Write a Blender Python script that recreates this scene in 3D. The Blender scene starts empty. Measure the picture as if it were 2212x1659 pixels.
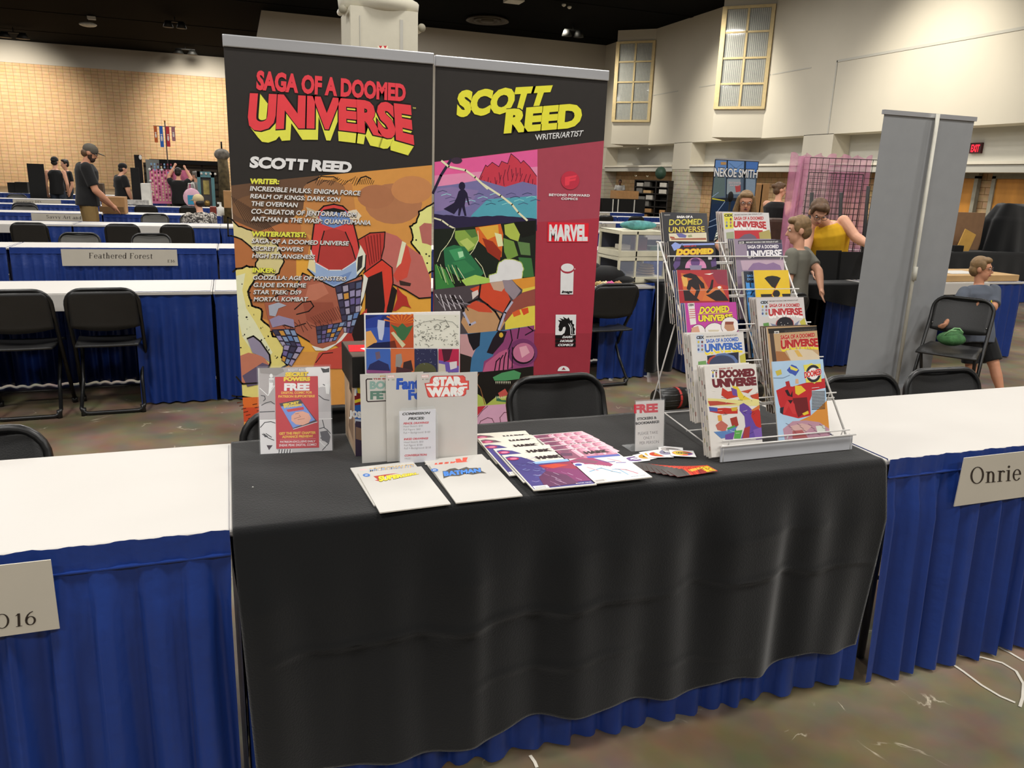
import bpy, bmesh, math, random
from mathutils import Vector, Matrix
random.seed(7)
SC = bpy.context.scene
COL = SC.collection
# ------------------------------------------------------------------ camera
IW, IH = 2212, 1659
FPX, HOR, ROLL, CAMH, YAW = 1680.0, 390.0, math.radians(2.1), 1.51, math.radians(20)
PIT = math.atan((IH / 2 - HOR) * math.cos(ROLL) / FPX)
_f = Vector((math.sin(YAW), math.cos(YAW), 0)); _r = Vector((math.cos(YAW), -math.sin(YAW), 0)); _z = Vector((0, 0, 1))
FW = math.cos(PIT) * _f - math.sin(PIT) * _z
_u = math.sin(PIT) * _f + math.cos(PIT) * _z
RT = math.cos(ROLL) * _r + math.sin(ROLL) * _u
UP = -math.sin(ROLL) * _r + math.cos(ROLL) * _u
CO = Vector((0, 0, CAMH))
cam = bpy.data.objects.new('camera', bpy.data.cameras.new('camera'))
COL.objects.link(cam)
cam.matrix_world = Matrix(((RT.x, UP.x, -FW.x, 0), (RT.y, UP.y, -FW.y, 0), (RT.z, UP.z, -FW.z, CAMH), (0, 0, 0, 1)))
cam.data.sensor_fit = 'HORIZONTAL'; cam.data.sensor_width = 36; cam.data.lens = FPX / IW * 36
cam.data.clip_start = 0.05; cam.data.clip_end = 200
SC.camera = cam
# ------------------------------------------------------------------ view, world, lights
SC.view_settings.view_transform = 'Standard'; SC.view_settings.look = 'None'
SC.view_settings.gamma = 1; SC.view_settings.use_curve_mapping = False
SC.view_settings.exposure = 0.0
SC.cycles.use_denoising = True
SC.cycles.max_bounces = 8; SC.cycles.diffuse_bounces = 4
W = bpy.data.worlds.new('ambient_fill'); SC.world = W; W.use_nodes = True
W.node_tree.nodes['Background'].inputs[0].default_value = (1, .97, .92, 1)
W.node_tree.nodes['Background'].inputs[1].default_value = 0.10  # weak even fill from all sides, added besides the hall lamps
CEIL = 8.88
def area(x, y, z, p, size=1.6, col=(1, .965, .915), to=None, spread=180):
    l = bpy.data.lights.new('hall_lamp', 'AREA'); l.shape = 'DISK'; l.size = size; l.energy = p; l.color = col
    l.spread = math.radians(spread)
    o = bpy.data.objects.new('hall_lamp', l); COL.objects.link(o); o.location = (x, y, z)
    if to: o.rotation_euler = (Vector(to) - Vector((x, y, z))).to_track_quat('-Z', 'Y').to_euler()
    return o
def spot(x, y, z, p, to, ang=70, blend=.6, r=.3, col=(1, .93, .80)):
    l = bpy.data.lights.new('hall_lamp', 'SPOT'); l.energy = p; l.spot_size = math.radians(ang); l.spot_blend = blend
    l.shadow_soft_size = r; l.color = col
    o = bpy.data.objects.new('hall_lamp', l); COL.objects.link(o); o.location = (x, y, z)
    o.rotation_euler = (Vector(to) - Vector((x, y, z))).to_track_quat('-Z', 'Y').to_euler()
LP = 235
for gx in (-10, -3, 4, 11):
    for gy in (-7, 0, 7, 13.5):
        area(gx, gy, CEIL - .35, LP * (1.5 if gy < 5 else 1.1))
# rows of lamps farther down the hall
for gx, gy, p in ((-8, 24, 600), (-1, 24, 600), (6, 24, 600), (13, 24, 600), (-4, 36, 600), (8, 36, 500), (-6, 50, 900), (0, 50, 600)):
    area(gx, gy, CEIL - .2, p, 1.0)
# wall washers
for gx in (-13, -1.5):
    spot(gx, 53, CEIL - .3, 6500, (gx + .4, 60, 4.6), 75, 1, .4)
for gy in (9.5, 18.5, 28.5, 37.5):
    spot(15.5, gy, CEIL - .3, 2600, (20, gy + .6, 3.9), 80, 1, .4)

# ------------------------------------------------------------------ pixel <-> place
def ray(px, py): return FW + (px - IW / 2) / FPX * RT - (py - IH / 2) / FPX * UP
def AZ(px, py, z): d = ray(px, py); return CO + d * ((z - CAMH) / d.z)
def AY(px, py, y): d = ray(px, py); return CO + d * (y / d.y)
def AX(px, py, x): d = ray(px, py); return CO + d * (x / d.x)
def AD(px, py, dep): return CO + ray(px, py) * dep
V = Vector

# ------------------------------------------------------------------ materials
def lin(h):
    if not isinstance(h, str): return tuple(h)
    h = h.lstrip('#')
    o = []
    for i in (0, 2, 4):
        c = int(h[i:i + 2], 16) / 255
        o.append(c / 12.92 if c <= .04045 else ((c + .055) / 1.055) ** 2.4)
    return tuple(o)
MATS = {}
def mat(name, h, rough=.55, metal=0, var=.08, scale=9, bump=0, bscale=60, spec=.4, sheen=0, emit=0, alpha=1, trans=0, coat=0, stretch=None):
    if name in MATS: return MATS[name]
    m = bpy.data.materials.new(name); m.use_nodes = True; MATS[name] = m
    N, L = m.node_tree.nodes, m.node_tree.links
    b = N['Principled BSDF']; c = lin(h)
    b.inputs['Roughness'].default_value = rough; b.inputs['Metallic'].default_value = metal
    b.inputs['Specular IOR Level'].default_value = spec
    b.inputs['Base Color'].default_value = (*c, 1)
    if sheen:
        b.inputs['Sheen Weight'].default_value = sheen; b.inputs['Sheen Roughness'].default_value = .5
    if coat: b.inputs['Coat Weight'].default_value = coat; b.inputs['Coat Roughness'].default_value = .12
    if trans: b.inputs['Transmission Weight'].default_value = trans; b.inputs['IOR'].default_value = 1.05
    if alpha < 1: b.inputs['Alpha'].default_value = alpha
    if emit:
        b.inputs['Emission Color'].default_value = (*c, 1); b.inputs['Emission Strength'].default_value = emit
    if var or bump:
        tc = N.new('ShaderNodeTexCoord'); mp = N.new('ShaderNodeMapping'); L.new(tc.outputs['Object'], mp.inputs[0])
        if stretch: mp.inputs['Scale'].default_value = stretch
    if var:
        n = N.new('ShaderNodeTexNoise'); n.inputs['Scale'].default_value = scale; n.inputs['Detail'].default_value = 4
        L.new(mp.outputs[0], n.inputs['Vector'])
        r = N.new('ShaderNodeValToRGB')
        r.color_ramp.elements[0].position = .3; r.color_ramp.elements[1].position = .7
        r.color_ramp.elements[0].color = (*[x * (1 - var) for x in c], 1)
        r.color_ramp.elements[1].color = (*[min(1, x * (1 + var)) for x in c], 1)
        L.new(n.outputs['Fac'], r.inputs[0]); L.new(r.outputs[0], b.inputs['Base Color'])
    if bump:
        n2 = N.new('ShaderNodeTexNoise'); n2.inputs['Scale'].default_value = bscale; n2.inputs['Detail'].default_value = 3
        L.new(mp.outputs[0], n2.inputs['Vector'])
        bp = N.new('ShaderNodeBump'); bp.inputs['Strength'].default_value = bump; bp.inputs['Distance'].default_value = .01
        L.new(n2.outputs['Fac'], bp.inputs['Height']); L.new(bp.outputs[0], b.inputs['Normal'])
    return m
def block_mat(name, c1, c2, mort, bw, bh, ms=.012, rough=.8, axis='XZ', bump=.4):
    m = bpy.data.materials.new(name); m.use_nodes = True; N, L = m.node_tree.nodes, m.node_tree.links
    b = N['Principled BSDF']; b.inputs['Roughness'].default_value = rough; b.inputs['Specular IOR Level'].default_value = .2
    tc = N.new('ShaderNodeTexCoord'); sx = N.new('ShaderNodeSeparateXYZ'); L.new(tc.outputs['Object'], sx.inputs[0])
    cb = N.new('ShaderNodeCombineXYZ')
    L.new(sx.outputs['X' if axis == 'XZ' else 'Y'], cb.inputs[0]); L.new(sx.outputs['Z'], cb.inputs[1])
    br = N.new('ShaderNodeTexBrick'); L.new(cb.outputs[0], br.inputs['Vector'])
    br.inputs['Color1'].default_value = (*lin(c1), 1); br.inputs['Color2'].default_value = (*lin(c2), 1); br.inputs['Mortar'].default_value = (*lin(mort), 1)
    br.inputs['Scale'].default_value = 1; br.inputs['Brick Width'].default_value = bw; br.inputs['Row Height'].default_value = bh
    br.inputs['Mortar Size'].default_value = ms; br.inputs['Mortar Smooth'].default_value = .3
    br.offset = 0 if bw > .3 and axis == 'XZ' else .5
    n = N.new('ShaderNodeTexNoise'); n.inputs['Scale'].default_value = 6; n.inputs['Detail'].default_value = 6
    L.new(tc.outputs['Object'], n.inputs['Vector'])
    mx = N.new('ShaderNodeMix'); mx.data_type = 'RGBA'; mx.blend_type = 'MULTIPLY'; mx.inputs[0].default_value = .35
    L.new(br.outputs['Color'], mx.inputs[6]); L.new(n.outputs['Color'], mx.inputs[7]); L.new(mx.outputs[2], b.inputs['Base Color'])
    bp = N.new('ShaderNodeBump'); bp.inputs['Strength'].default_value = bump; bp.inputs['Distance'].default_value = .02
    L.new(br.outputs['Fac'], bp.inputs['Height']); bp.invert = True; L.new(bp.outputs[0], b.inputs['Normal'])
    MATS[name] = m
    return m
KINK = 1.35
def PC(h, k=None, rough=.45):
    """printed ink: colour as it looks in normal light"""
    k = k or KINK
    nm = 'ink_' + h.lstrip('#') + '_%d_%d' % (rough * 100, k * 100)
    if nm in MATS: return MATS[nm]
    return mat(nm, tuple(min(.88, max(.004, x * k)) for x in lin(h)), rough, var=.03, scale=25, spec=.3)

# ------------------------------------------------------------------ mesh builder
class MB:
    def __init__(s): s.v, s.f, s.m, s.sm, s.mats = [], [], [], [], []
    def mi(s, m):
        if m not in s.mats: s.mats.append(m)
        return s.mats.index(m)
    def add(s, vs, fs, m, smooth=False):
        b = len(s.v); s.v += [V(p) for p in vs]; i = s.mi(m)
        for f in fs: s.f.append([b + k for k in f]); s.m.append(i); s.sm.append(smooth)
        return s
    def box(s, x0, x1, y0, y1, z0, z1, m):
        return s.add([(x, y, z) for z in (z0, z1) for y in (y0, y1) for x in (x0, x1)],
                     [(0, 2, 3, 1), (4, 5, 7, 6), (0, 1, 5, 4), (2, 6, 7, 3), (0, 4, 6, 2), (1, 3, 7, 5)], m)
    def obox(s, c, u, v, w, m):
        c, u, v, w = V(c), V(u), V(v), V(w)
        return s.add([c + a * u + b * v + d * w for d in (-1, 1) for b in (-1, 1) for a in (-1, 1)],
                     [(0, 2, 3, 1), (4, 5, 7, 6), (0, 1, 5, 4), (2, 6, 7, 3), (0, 4, 6, 2), (1, 3, 7, 5)], m)
    def slab(s, pts, d, m, ms=None):
        """polygon pts (planar) given depth vector d"""
        n = len(pts); d = V(d); P = [V(p) for p in pts]
        s.add(P, [list(range(n))], m)
        s.add([p + d for p in P], [list(range(n))[::-1]], ms or m)
        Q = P + [p + d for p in P]
        s.add(Q, [(i, i + n, (i + 1) % n + n, (i + 1) % n) for i in range(n)], ms or m)
        return s
    def poly(s, pts, m): return s.add(pts, [list(range(len(pts)))], m)
    def tube(s, pts, r, m, n=8, closed=False, caps=True):
        P = [V(p) for p in pts]; k = len(P)
        R = r if isinstance(r, (list, tuple)) else [r] * k
        rings = []; up = None
        for i in range(k):
            t = (P[(i + 1) % k] - P[i - 1]) if closed else (P[min(i + 1, k - 1)] - P[max(i - 1, 0)])
            if t.length < 1e-9: t = V((0, 0, 1))
            t.normalize()
            if up is None: up = t.orthogonal().normalized()
            up = (up - t * up.dot(t))
            if up.length < 1e-6: up = t.orthogonal()
            up.normalize(); sd = t.cross(up)
            rings.append([P[i] + R[i] * (math.cos(a) * up + math.sin(a) * sd) for a in [2 * math.pi * j / n for j in range(n)]])
        vs = [p for q in rings for p in q]; fs = []
        for i in range(k if closed else k - 1):
            a, b = i * n, ((i + 1) % k) * n
            fs += [(a + j, a + (j + 1) % n, b + (j + 1) % n, b + j) for j in range(n)]
        s.add(vs, fs, m, True)
        if caps and not closed: s.add(rings[0], [list(range(n))[::-1]], m); s.add(rings[-1], [list(range(n))], m)
        return s
    def cyl(s, p0, p1, r, m, n=12): return s.tube([p0, p1], r, m, n)
    def lathe(s, prof, c, m, n=20, axis=None):
        c = V(c); vs = []
        for r, z in prof: vs += [c + V((r * math.cos(2 * math.pi * j / n), r * math.sin(2 * math.pi * j / n), z)) for j in range(n)]
        fs = []
        for i in range(len(prof) - 1):
            fs += [(i * n + j, i * n + (j + 1) % n, (i + 1) * n + (j + 1) % n, (i + 1) * n + j) for j in range(n)]
        fs.append(list(range(n))[::-1]); fs.append([(len(prof) - 1) * n + j for j in range(n)])
        return s.add(vs, fs, m, True)
    def ell(s, c, rad, m, rot=None, n=14, k=9):
        c = V(c); vs = []
        for i in range(k + 1):
            a = math.pi * i / k
            for j in range(n):
                b = 2 * math.pi * j / n
                p = V((rad[0] * math.sin(a) * math.cos(b), rad[1] * math.sin(a) * math.sin(b), rad[2] * math.cos(a)))
                vs.append(c + (rot @ p if rot else p))
        fs = [(i * n + j, (i + 1) * n + j, (i + 1) * n + (j + 1) % n, i * n + (j + 1) % n) for i in range(k) for j in range(n)]
        return s.add(vs, fs, m, True)
    def grid(s, fn, nu, nv, m, smooth=True, flip=False):
        vs = [fn(i / nu, j / nv) for j in range(nv + 1) for i in range(nu + 1)]
        q = lambda i, j: j * (nu + 1) + i
        fs = [((q(i, j), q(i + 1, j), q(i + 1, j + 1), q(i, j + 1)) if not flip else (q(i, j), q(i, j + 1), q(i + 1, j + 1), q(i + 1, j))) for j in range(nv) for i in range(nu)]
        return s.add(vs, fs, m, smooth)
    def mesh(s, name, origin=(0, 0, 0)):
        o = V(origin); me = bpy.data.meshes.new(name)
        me.from_pydata([tuple(p - o) for p in s.v], [], s.f)
        for m in s.mats: me.materials.append(m)
        me.polygons.foreach_set('material_index', s.m); me.polygons.foreach_set('use_smooth', s.sm)
        me.update(); return me
    def build(s, name, parent=None, origin=None, bevel=0, solid=0, clean=True):
        if origin is None: origin = parent.location.copy() if parent else (0, 0, 0)
        me = s.mesh(name, origin)
        if clean:
            bm = bmesh.new(); bm.from_mesh(me); bmesh.ops.remove_doubles(bm, verts=bm.verts, dist=1e-6)
            bmesh.ops.recalc_face_normals(bm, faces=bm.faces); bm.to_mesh(me); bm.free()
        ob = bpy.data.objects.new(name, me); COL.objects.link(ob)
        if parent: ob.parent = parent
        else: ob.location = origin
        if solid:
            md = ob.modifiers.new('thick', 'SOLIDIFY'); md.thickness = solid; md.offset = 0
        if bevel:
            md = ob.modifiers.new('bevel', 'BEVEL'); md.width = bevel; md.segments = 2; md.limit_method = 'ANGLE'
        return ob
def tag(o, label, cat, group=None, kind=None):
    o['label'] = label; o['category'] = cat
    if group: o['group'] = group
    if kind: o['kind'] = kind
    return o
def thing(name, label, cat, loc=(0, 0, 0), group=None, rz=0):
    o = bpy.data.objects.new(name, None); COL.objects.link(o); o.location = loc; o.rotation_euler = (0, 0, rz)
    o.empty_display_size = .1
    return tag(o, label, cat, group)
def struct(o): o['kind'] = 'structure'; return o
def dup(root, loc, rz=0, label=None, group=None):
    r = root.copy(); COL.objects.link(r); r.location = loc; r.rotation_euler = (0, 0, rz)
    if label: r['label'] = label
    if group: r['group'] = group
    for ch in list(root.children):
        c = ch.copy(); COL.objects.link(c); c.parent = r
        for g in list(ch.children):
            d = g.copy(); COL.objects.link(d); d.parent = c
    return r
# ------------------------------------------------------------------ text
_TX = {}
def text_geo(s, bold=0, shear=0, gap=1):
    k = (s, bold, shear, gap)
    if k in _TX: return _TX[k]
    cu = bpy.data.curves.new('t', 'FONT'); cu.body = s; cu.size = 1; cu.offset = bold; cu.shear = shear; cu.space_character = gap
    cu.resolution_u = 3; cu.fill_mode = 'FRONT'
    ob = bpy.data.objects.new('t', cu); COL.objects.link(ob)
    dg = bpy.context.evaluated_depsgraph_get(); dg.update()
    me = ob.evaluated_get(dg).to_mesh()
    vs = [(v.co.x, v.co.y) for v in me.vertices]; fs = [list(p.vertices) for p in me.polygons]
    ob.evaluated_get(dg).to_mesh_clear(); bpy.data.objects.remove(ob); bpy.data.curves.remove(cu)
    x0 = min(p[0] for p in vs); x1 = max(p[0] for p in vs)
    CAPH = .729
    vs = [((p[0] - x0) / (x1 - x0), p[1] / CAPH) for p in vs]
    _TX[k] = (vs, fs, (x1 - x0) / CAPH)
    return _TX[k]
# a small serif alphabet: R rect, A ring arc, L slanted stroke (units: cap height 1)
def _R(x0, x1, y0, y1): return [[(x0, y0), (x1, y0), (x1, y1), (x0, y1)]]
def _A(cx, cy, rx, ry, tx, ty, a0=0, a1=360):
    n = max(3, int(abs(a1 - a0) / 18)); o = []
    for i in range(n):
        q = [math.radians(a0 + (a1 - a0) * k / n) for k in (i, i + 1)]
        o.append([(cx + rx * math.cos(q[0]), cy + ry * math.sin(q[0])), (cx + rx * math.cos(q[1]), cy + ry * math.sin(q[1])),
                  (cx + (rx - tx) * math.cos(q[1]), cy + (ry - ty) * math.sin(q[1])), (cx + (rx - tx) * math.cos(q[0]), cy + (ry - ty) * math.sin(q[0]))])
    return o
def _L(x0, y0, x1, y1, w): return [[(x0 - w / 2, y0), (x0 + w / 2, y0), (x1 + w / 2, y1), (x1 - w / 2, y1)]]
def _stem(x, h, w=.13, top=1): return _R(x - w / 2, x + w / 2, 0, h) + _R(x - .15, x + .15, 0, .04) + (_R(x - .15, x + .06, h - .045, h) if top else [])
SER = {
 'O': (.86, lambda: _A(.42, .5, .40, .52, .12, .05)), 'D': (.80, lambda: _stem(.15, 1) + _A(.28, .5, .44, .5, .13, .05, -90, 90) + _R(.1, .3, .95, 1) + _R(.1, .3, 0, .05)),
 'n': (.64, lambda: _stem(.15, .68) + _A(.30, .42, .22, .27, .12, .07, 0, 150) + _R(.40, .52, 0, .43) + _R(.34, .60, 0, .04)),
 'h': (.64, lambda: _stem(.15, 1.05) + _A(.30, .42, .22, .27, .12, .07, 0, 150) + _R(.40, .52, 0, .43) + _R(.34, .60, 0, .04)),
 'r': (.46, lambda: _stem(.15, .68) + _A(.31, .5, .16, .19, .10, .08, 20, 150)),
 'i': (.32, lambda: _stem(.15, .68) + _A(.15, .88, .075, .075, .075, .075)), 'l': (.32, lambda: _stem(.15, 1.05)),
 'e': (.56, lambda: _A(.28, .34, .26, .36, .11, .05, 0, 325) + _R(.1, .53, .35, .40)), 'o': (.60, lambda: _A(.29, .34, .27, .36, .11, .05)),
 'd': (.64, lambda: _A(.26, .34, .24, .36, .11, .05) + _R(.42, .54, 0, 1.05) + _R(.32, .5, 1.01, 1.05) + _R(.5, .62, 0, .04)),
 'b': (.62, lambda: _R(.08, .2, 0, 1.05) + _R(0, .1, 1.01, 1.05) + _A(.34, .34, .24, .36, .11, .05)),
 'g': (.62, lambda: _A(.26, .36, .24, .33, .11, .05) + _R(.42, .54, -.1, .68) + _A(.28, -.1, .26, .22, .1, .06, -160, 0)),
 'a': (.58, lambda: _A(.24, .19, .22, .21, .11, .05) + _R(.36, .48, 0, .5) + _A(.27, .5, .21, .2, .11, .05, 0, 160) + _R(.44, .58, 0, .05)),
 's': (.48, lambda: _A(.23, .51, .19, .19, .1, .06, 20, 270) + _A(.23, .17, .20, .19, .1, .06, -160, 90)),
 't': (.42, lambda: _R(.12, .24, .1, .86) + _R(.02, .38, .63, .68) + _A(.27, .13, .15, .15, .12, .06, 180, 320)),
 'v': (.58, lambda: _L(.1, .68, .30, 0, .12) + _L(.48, .68, .28, 0, .05) + _R(.0, .22, .64, .68) + _R(.38, .58, .64, .68)),
 'y': (.58, lambda: _L(.1, .68, .30, 0, .12) + _L(.48, .68, .2, -.32, .05) + _R(.0, .22, .64, .68) + _R(.38, .58, .64, .68)),
 'F': (.66, lambda: _stem(.15, 1) + _R(.1, .6, .95, 1) + _R(.2, .46, .5, .55) + _R(.56, .61, .78, 1)),
 'E': (.70, lambda: _stem(.15, 1) + _R(.1, .6, .95, 1) + _R(.2, .48, .5, .55) + _R(.1, .64, 0, .05) + _R(.56, .61, .78, 1) + _R(.6, .65, 0, .22)),
 'S': (.62, lambda: _A(.29, .74, .25, .28, .12, .06, 20, 270) + _A(.29, .26, .27, .28, .12, .06, -160, 90)),
 'A': (.82, lambda: _L(.1, 0, .40, 1, .05) + _L(.42, 1, .70, 0, .14) + _R(.2, .58, .33, .38) + _R(0, .22, 0, .04) + _R(.55, .84, 0, .04)),
 '1': (.46, lambda: _R(.17, .30, 0, .98) + _R(.08, .40, 0, .04) + _L(.1, .82, .22, .96, .08)),
 '6': (.62, lambda: _A(.30, .32, .27, .34, .11, .06) + _A(.46, .36, .44, .66, .11, .06, 95, 180)), ' ': (.30, lambda: []),
 'M': (1.0, lambda: _stem(.13, 1, .06) + _stem(.86, 1, .13) + _L(.14, 1, .48, 0, .13) + _L(.86, 1, .5, 0, .05)),
 'X': (.8, lambda: _L(.1, 1, .66, 0, .14) + _L(.66, 1, .1, 0, .05)), 'I': (.34, lambda: _stem(.16, 1)), 'm': (.96, lambda: _stem(.15, .68) + _A(.30, .42, .22, .27, .12, .07, 0, 150) + _R(.40, .52, 0, .43) + _A(.66, .42, .22, .27, .12, .07, 0, 150) + _R(.76, .88, 0, .43)),
}
def serif_geo(s, gap=.06):
    x = 0; vs, fs = [], []
    for ch in s:
        w, fn = SER[ch]
        for q in fn():
            b = len(vs); vs += [(x + p[0], p[1]) for p in q]; fs.append([b, b + 1, b + 2, b + 3])
        x += w + gap
    x -= gap
    return [(p[0] / x, p[1]) for p in vs], fs, x
# ------------------------------------------------------------------ flat printed sheets
class Surf:
    """a flat face in the hall: origin o, unit u (right), v (up)"""
    def __init__(s, o, u, v):
        s.o, s.u, s.v = V(o), V(u).normalized(), V(v).normalized(); s.n = s.u.cross(s.v).normalized()
        s.v = s.n.cross(s.u)
    def at(s, px, py):
        d = ray(px, py); t = (s.o - CO).dot(s.n) / d.dot(s.n); p = CO + d * t - s.o
        return (p.dot(s.u), p.dot(s.v))
    def P(s, a, b, h=0): return s.o + s.u * a + s.v * b + s.n * h
    def moved(s, d): return Surf(s.o + s.n * d, s.u, s.v)
class Pr:
    """ink shapes layered on a Surf, gathered into one MB. With raw=False points are photo pixels, else surface metres"""
    def __init__(s, S, mb=None, eps=.000012, clip=None):
        s.S, s.mb, s.eps, s.L = S, mb or MB(), eps, 1; s.clip = clip
    def uv(s, p, raw): return p if raw else s.S.at(*p)
    def poly(s, pts, h, raw=False, L=None, lay=True):
        q = [s.uv(p, raw) for p in pts]
        if s.clip: q = clip_rect(q, s.clip)
        if len(q) < 3: return s
        k = s.L if L is None else L
        s.mb.poly([s.S.P(a, b, k * s.eps) for a, b in q], h if not isinstance(h, str) else PC(h))
        if L is None and lay: s.L += 1
        return s
    def ell(s, c, rx, ry, h, raw=False, rot=0, n=20, a0=0, a1=360):
        q = []
        for i in range(n):
            a = math.radians(a0 + (a1 - a0) * i / (n if a1 - a0 == 360 else n - 1)); x, y = rx * math.cos(a), ry * math.sin(a)
            q.append((c[0] + x * math.cos(rot) - y * math.sin(rot), c[1] + x * math.sin(rot) + y * math.cos(rot)))
        return s.poly(q, h, raw)
    def line(s, pts, w, h, raw=False):
        q = [V((*s.uv(p, raw), 0)) for p in pts]; m = h if not isinstance(h, str) else PC(h)
        for a, b in zip(q, q[1:]):
            d = (b - a)
            if d.length < 1e-7: continue
            d.normalize(); n = V((-d.y, d.x, 0)) * w / 2; e = d * w * .3
            s.mb.poly([s.S.P(p.x, p.y, s.L * s.eps) for p in (a - e - n, b + e - n, b + e + n, a - e + n)], m)
        s.L += 1; return s
    def geo(s, g, fn, h):
        m = h if not isinstance(h, str) else PC(h)
        s.mb.add([s.S.P(*fn(x, y), s.L * s.eps) for x, y in g[0]], g[1], m); s.L += 1; return s
    def text(s, t, bl, br, tl, h, raw=False, bold=.02, shear=0, gap=1, serif=False, lay=True):
        """bl, br: ends of the baseline, tl: cap top above bl"""
        a, b, c = [V((*s.uv(p, raw), 0)) for p in (bl, br, tl)]; e, f = b - a, c - a
        g = serif_geo(t) if serif else text_geo(t, bold, shear, gap)
        s.geo(g, lambda x, y: ((a + e * x + f * y).x, (a + e * x + f * y).y), h); return s
    def textq(s, t, bl, br, tr, tl, h, raw=False, bold=.03, shear=0, bb=0, bt=0, off=(0, 0)):
        """text warped into a quad, bottom edge bulging by bb and top by bt (fractions of height)"""
        q = [V((*s.uv((p[0] + off[0], p[1] + off[1]) if not raw else p, raw), 0)) for p in (bl, br, tr, tl)]
        def fn(x, y):
            k = 4 * x * (1 - x); yy = (-bb * k) * (1 - y) + y * (1 + bt * k) if False else y + (bb * k) * (1 - y) + bt * k * y
            p = (q[0] * (1 - x) + q[1] * x) * (1 - yy) + (q[3] * (1 - x) + q[2] * x) * yy
            return (p.x, p.y)
        return s.geo(text_geo(t, bold, shear), fn, h)
def clip_rect(q, r):
    x0, x1, y0, y1 = r
    for ax, lim, sg in ((0, x0, 1), (0, x1, -1), (1, y0, 1), (1, y1, -1)):
        o = []
        for i in range(len(q)):
            a, b = q[i - 1], q[i]; ia, ib = (a[ax] - lim) * sg >= 0, (b[ax] - lim) * sg >= 0
            if ia != ib:
                t = (lim - a[ax]) / (b[ax] - a[ax]); o.append((a[0] + (b[0] - a[0]) * t, a[1] + (b[1] - a[1]) * t))
            if ib: o.append(b)
        q = o
        if not q: return []
    return q
# ================================================================== the hall
M = {}
M['white_wall'] = mat('painted_wall', '#c9c3b4', .85, var=.03, scale=.6, spec=.2)
M['panel_grey'] = mat('wall_panel_paint', '#b7b5ac', .85, var=.03, scale=.6, spec=.2)
M['black_ceiling'] = mat('black_painted_deck', '#0b0b0a', .95, var=.2, scale=.4, spec=.05)
M['brick'] = block_mat('tan_split_block', '#d0ad84', '#c8a379', '#a08260', .40, .20, .014)
M['brick_r'] = block_mat('tan_rough_block', '#cbab83', '#c19e74', '#937650', .40, .20, .012, axis='YZ')
M['pil'] = block_mat('painted_block', '#c6c0ae', '#c3bdab', '#9b9684', 4.0, .20, .012, axis='YZ', bump=.2)
M['win_frame'] = mat('cream_window_frame', '#cdb98a', .6)
M['bulk'] = mat('shaded_wall_paint', '#b3aca0', .9, var=.03, scale=.5, spec=.1)
def floor_mat():
    m = bpy.data.materials.new('stained_concrete'); m.use_nodes = True; N, L = m.node_tree.nodes, m.node_tree.links
    b = N['Principled BSDF']; tc = N.new('ShaderNodeTexCoord')
    def noise(sc, det=5, dist=0):
        n = N.new('ShaderNodeTexNoise'); n.inputs['Scale'].default_value = sc; n.inputs['Detail'].default_value = det; n.inputs['Distortion'].default_value = dist
        L.new(tc.outputs['Object'], n.inputs['Vector']); return n
    n1, n2, n3 = noise(.9, 8, .4), noise(6, 6), noise(2.2, 10, 1.2)
    r = N.new('ShaderNodeValToRGB'); e = r.color_ramp.elements
    e[0].position = .32; e[0].color = (*lin('#5a4e3c'), 1); e[1].position = .70; e[1].color = (*lin('#8a7b64'), 1)
    L.new(n1.outputs['Fac'], r.inputs[0])
    mx = N.new('ShaderNodeMix'); mx.data_type = 'RGBA'; mx.blend_type = 'OVERLAY'; mx.inputs[0].default_value = .5
    L.new(r.outputs[0], mx.inputs[6]); L.new(n2.outputs['Color'], mx.inputs[7])
    # pale scuffs: thin threads of a warped noise, only where a broad mask allows
    s = N.new('ShaderNodeValToRGB'); q = s.color_ramp.elements
    q[0].position = .492; q[0].color = (0, 0, 0, 1); q[1].position = .5; q[1].color = (1, 1, 1, 1); x = q.new(.508); x.color = (0, 0, 0, 1)
    L.new(n3.outputs['Fac'], s.inputs[0])
    nm = noise(5.5, 3); mk = N.new('ShaderNodeValToRGB'); mk.color_ramp.elements[0].position = .56; mk.color_ramp.elements[1].position = .66
    L.new(nm.outputs['Fac'], mk.inputs[0])
    mu = N.new('ShaderNodeMath'); mu.operation = 'MULTIPLY'; L.new(s.outputs[0], mu.inputs[0]); L.new(mk.outputs[0], mu.inputs[1])
    m2 = N.new('ShaderNodeMix'); m2.data_type = 'RGBA'; L.new(mu.outputs[0], m2.inputs[0]); L.new(mx.outputs[2], m2.inputs[6]); m2.inputs[7].default_value = (*lin('#c8bda6'), 1)
    L.new(m2.outputs[2], b.inputs['Base Color'])
    rr = N.new('ShaderNodeMapRange'); rr.inputs[3].default_value = .28; rr.inputs[4].default_value = .5; L.new(n2.outputs['Fac'], rr.inputs[0]); L.new(rr.outputs[0], b.inputs['Roughness'])
    b.inputs['Specular IOR Level'].default_value = .35
    MATS['stained_concrete'] = m; return m
mb = MB(); mb.box(-26, 22, -10, 61, -.1, 0, floor_mat()); struct(mb.build('floor'))
mb = MB(); mb.box(-26, 22, -10, 61, CEIL, CEIL + .2, M['black_ceiling'])
for gy in (8, 14, 20, 26, 33, 40, 48, 55): mb.box(-26, 20.5, gy, gy + .25, CEIL - .02, CEIL, M['black_ceiling'])
struct(mb.build('ceiling'))
# brick end wall with a pale painted band above
mb = MB(); mb.box(-26, 3, 60, 60.3, 0, 7.57, M['brick']); mb.box(-26, 3, 59.96, 60.3, 7.57, CEIL, M['bulk']); struct(mb.build('wall_far'))
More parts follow.
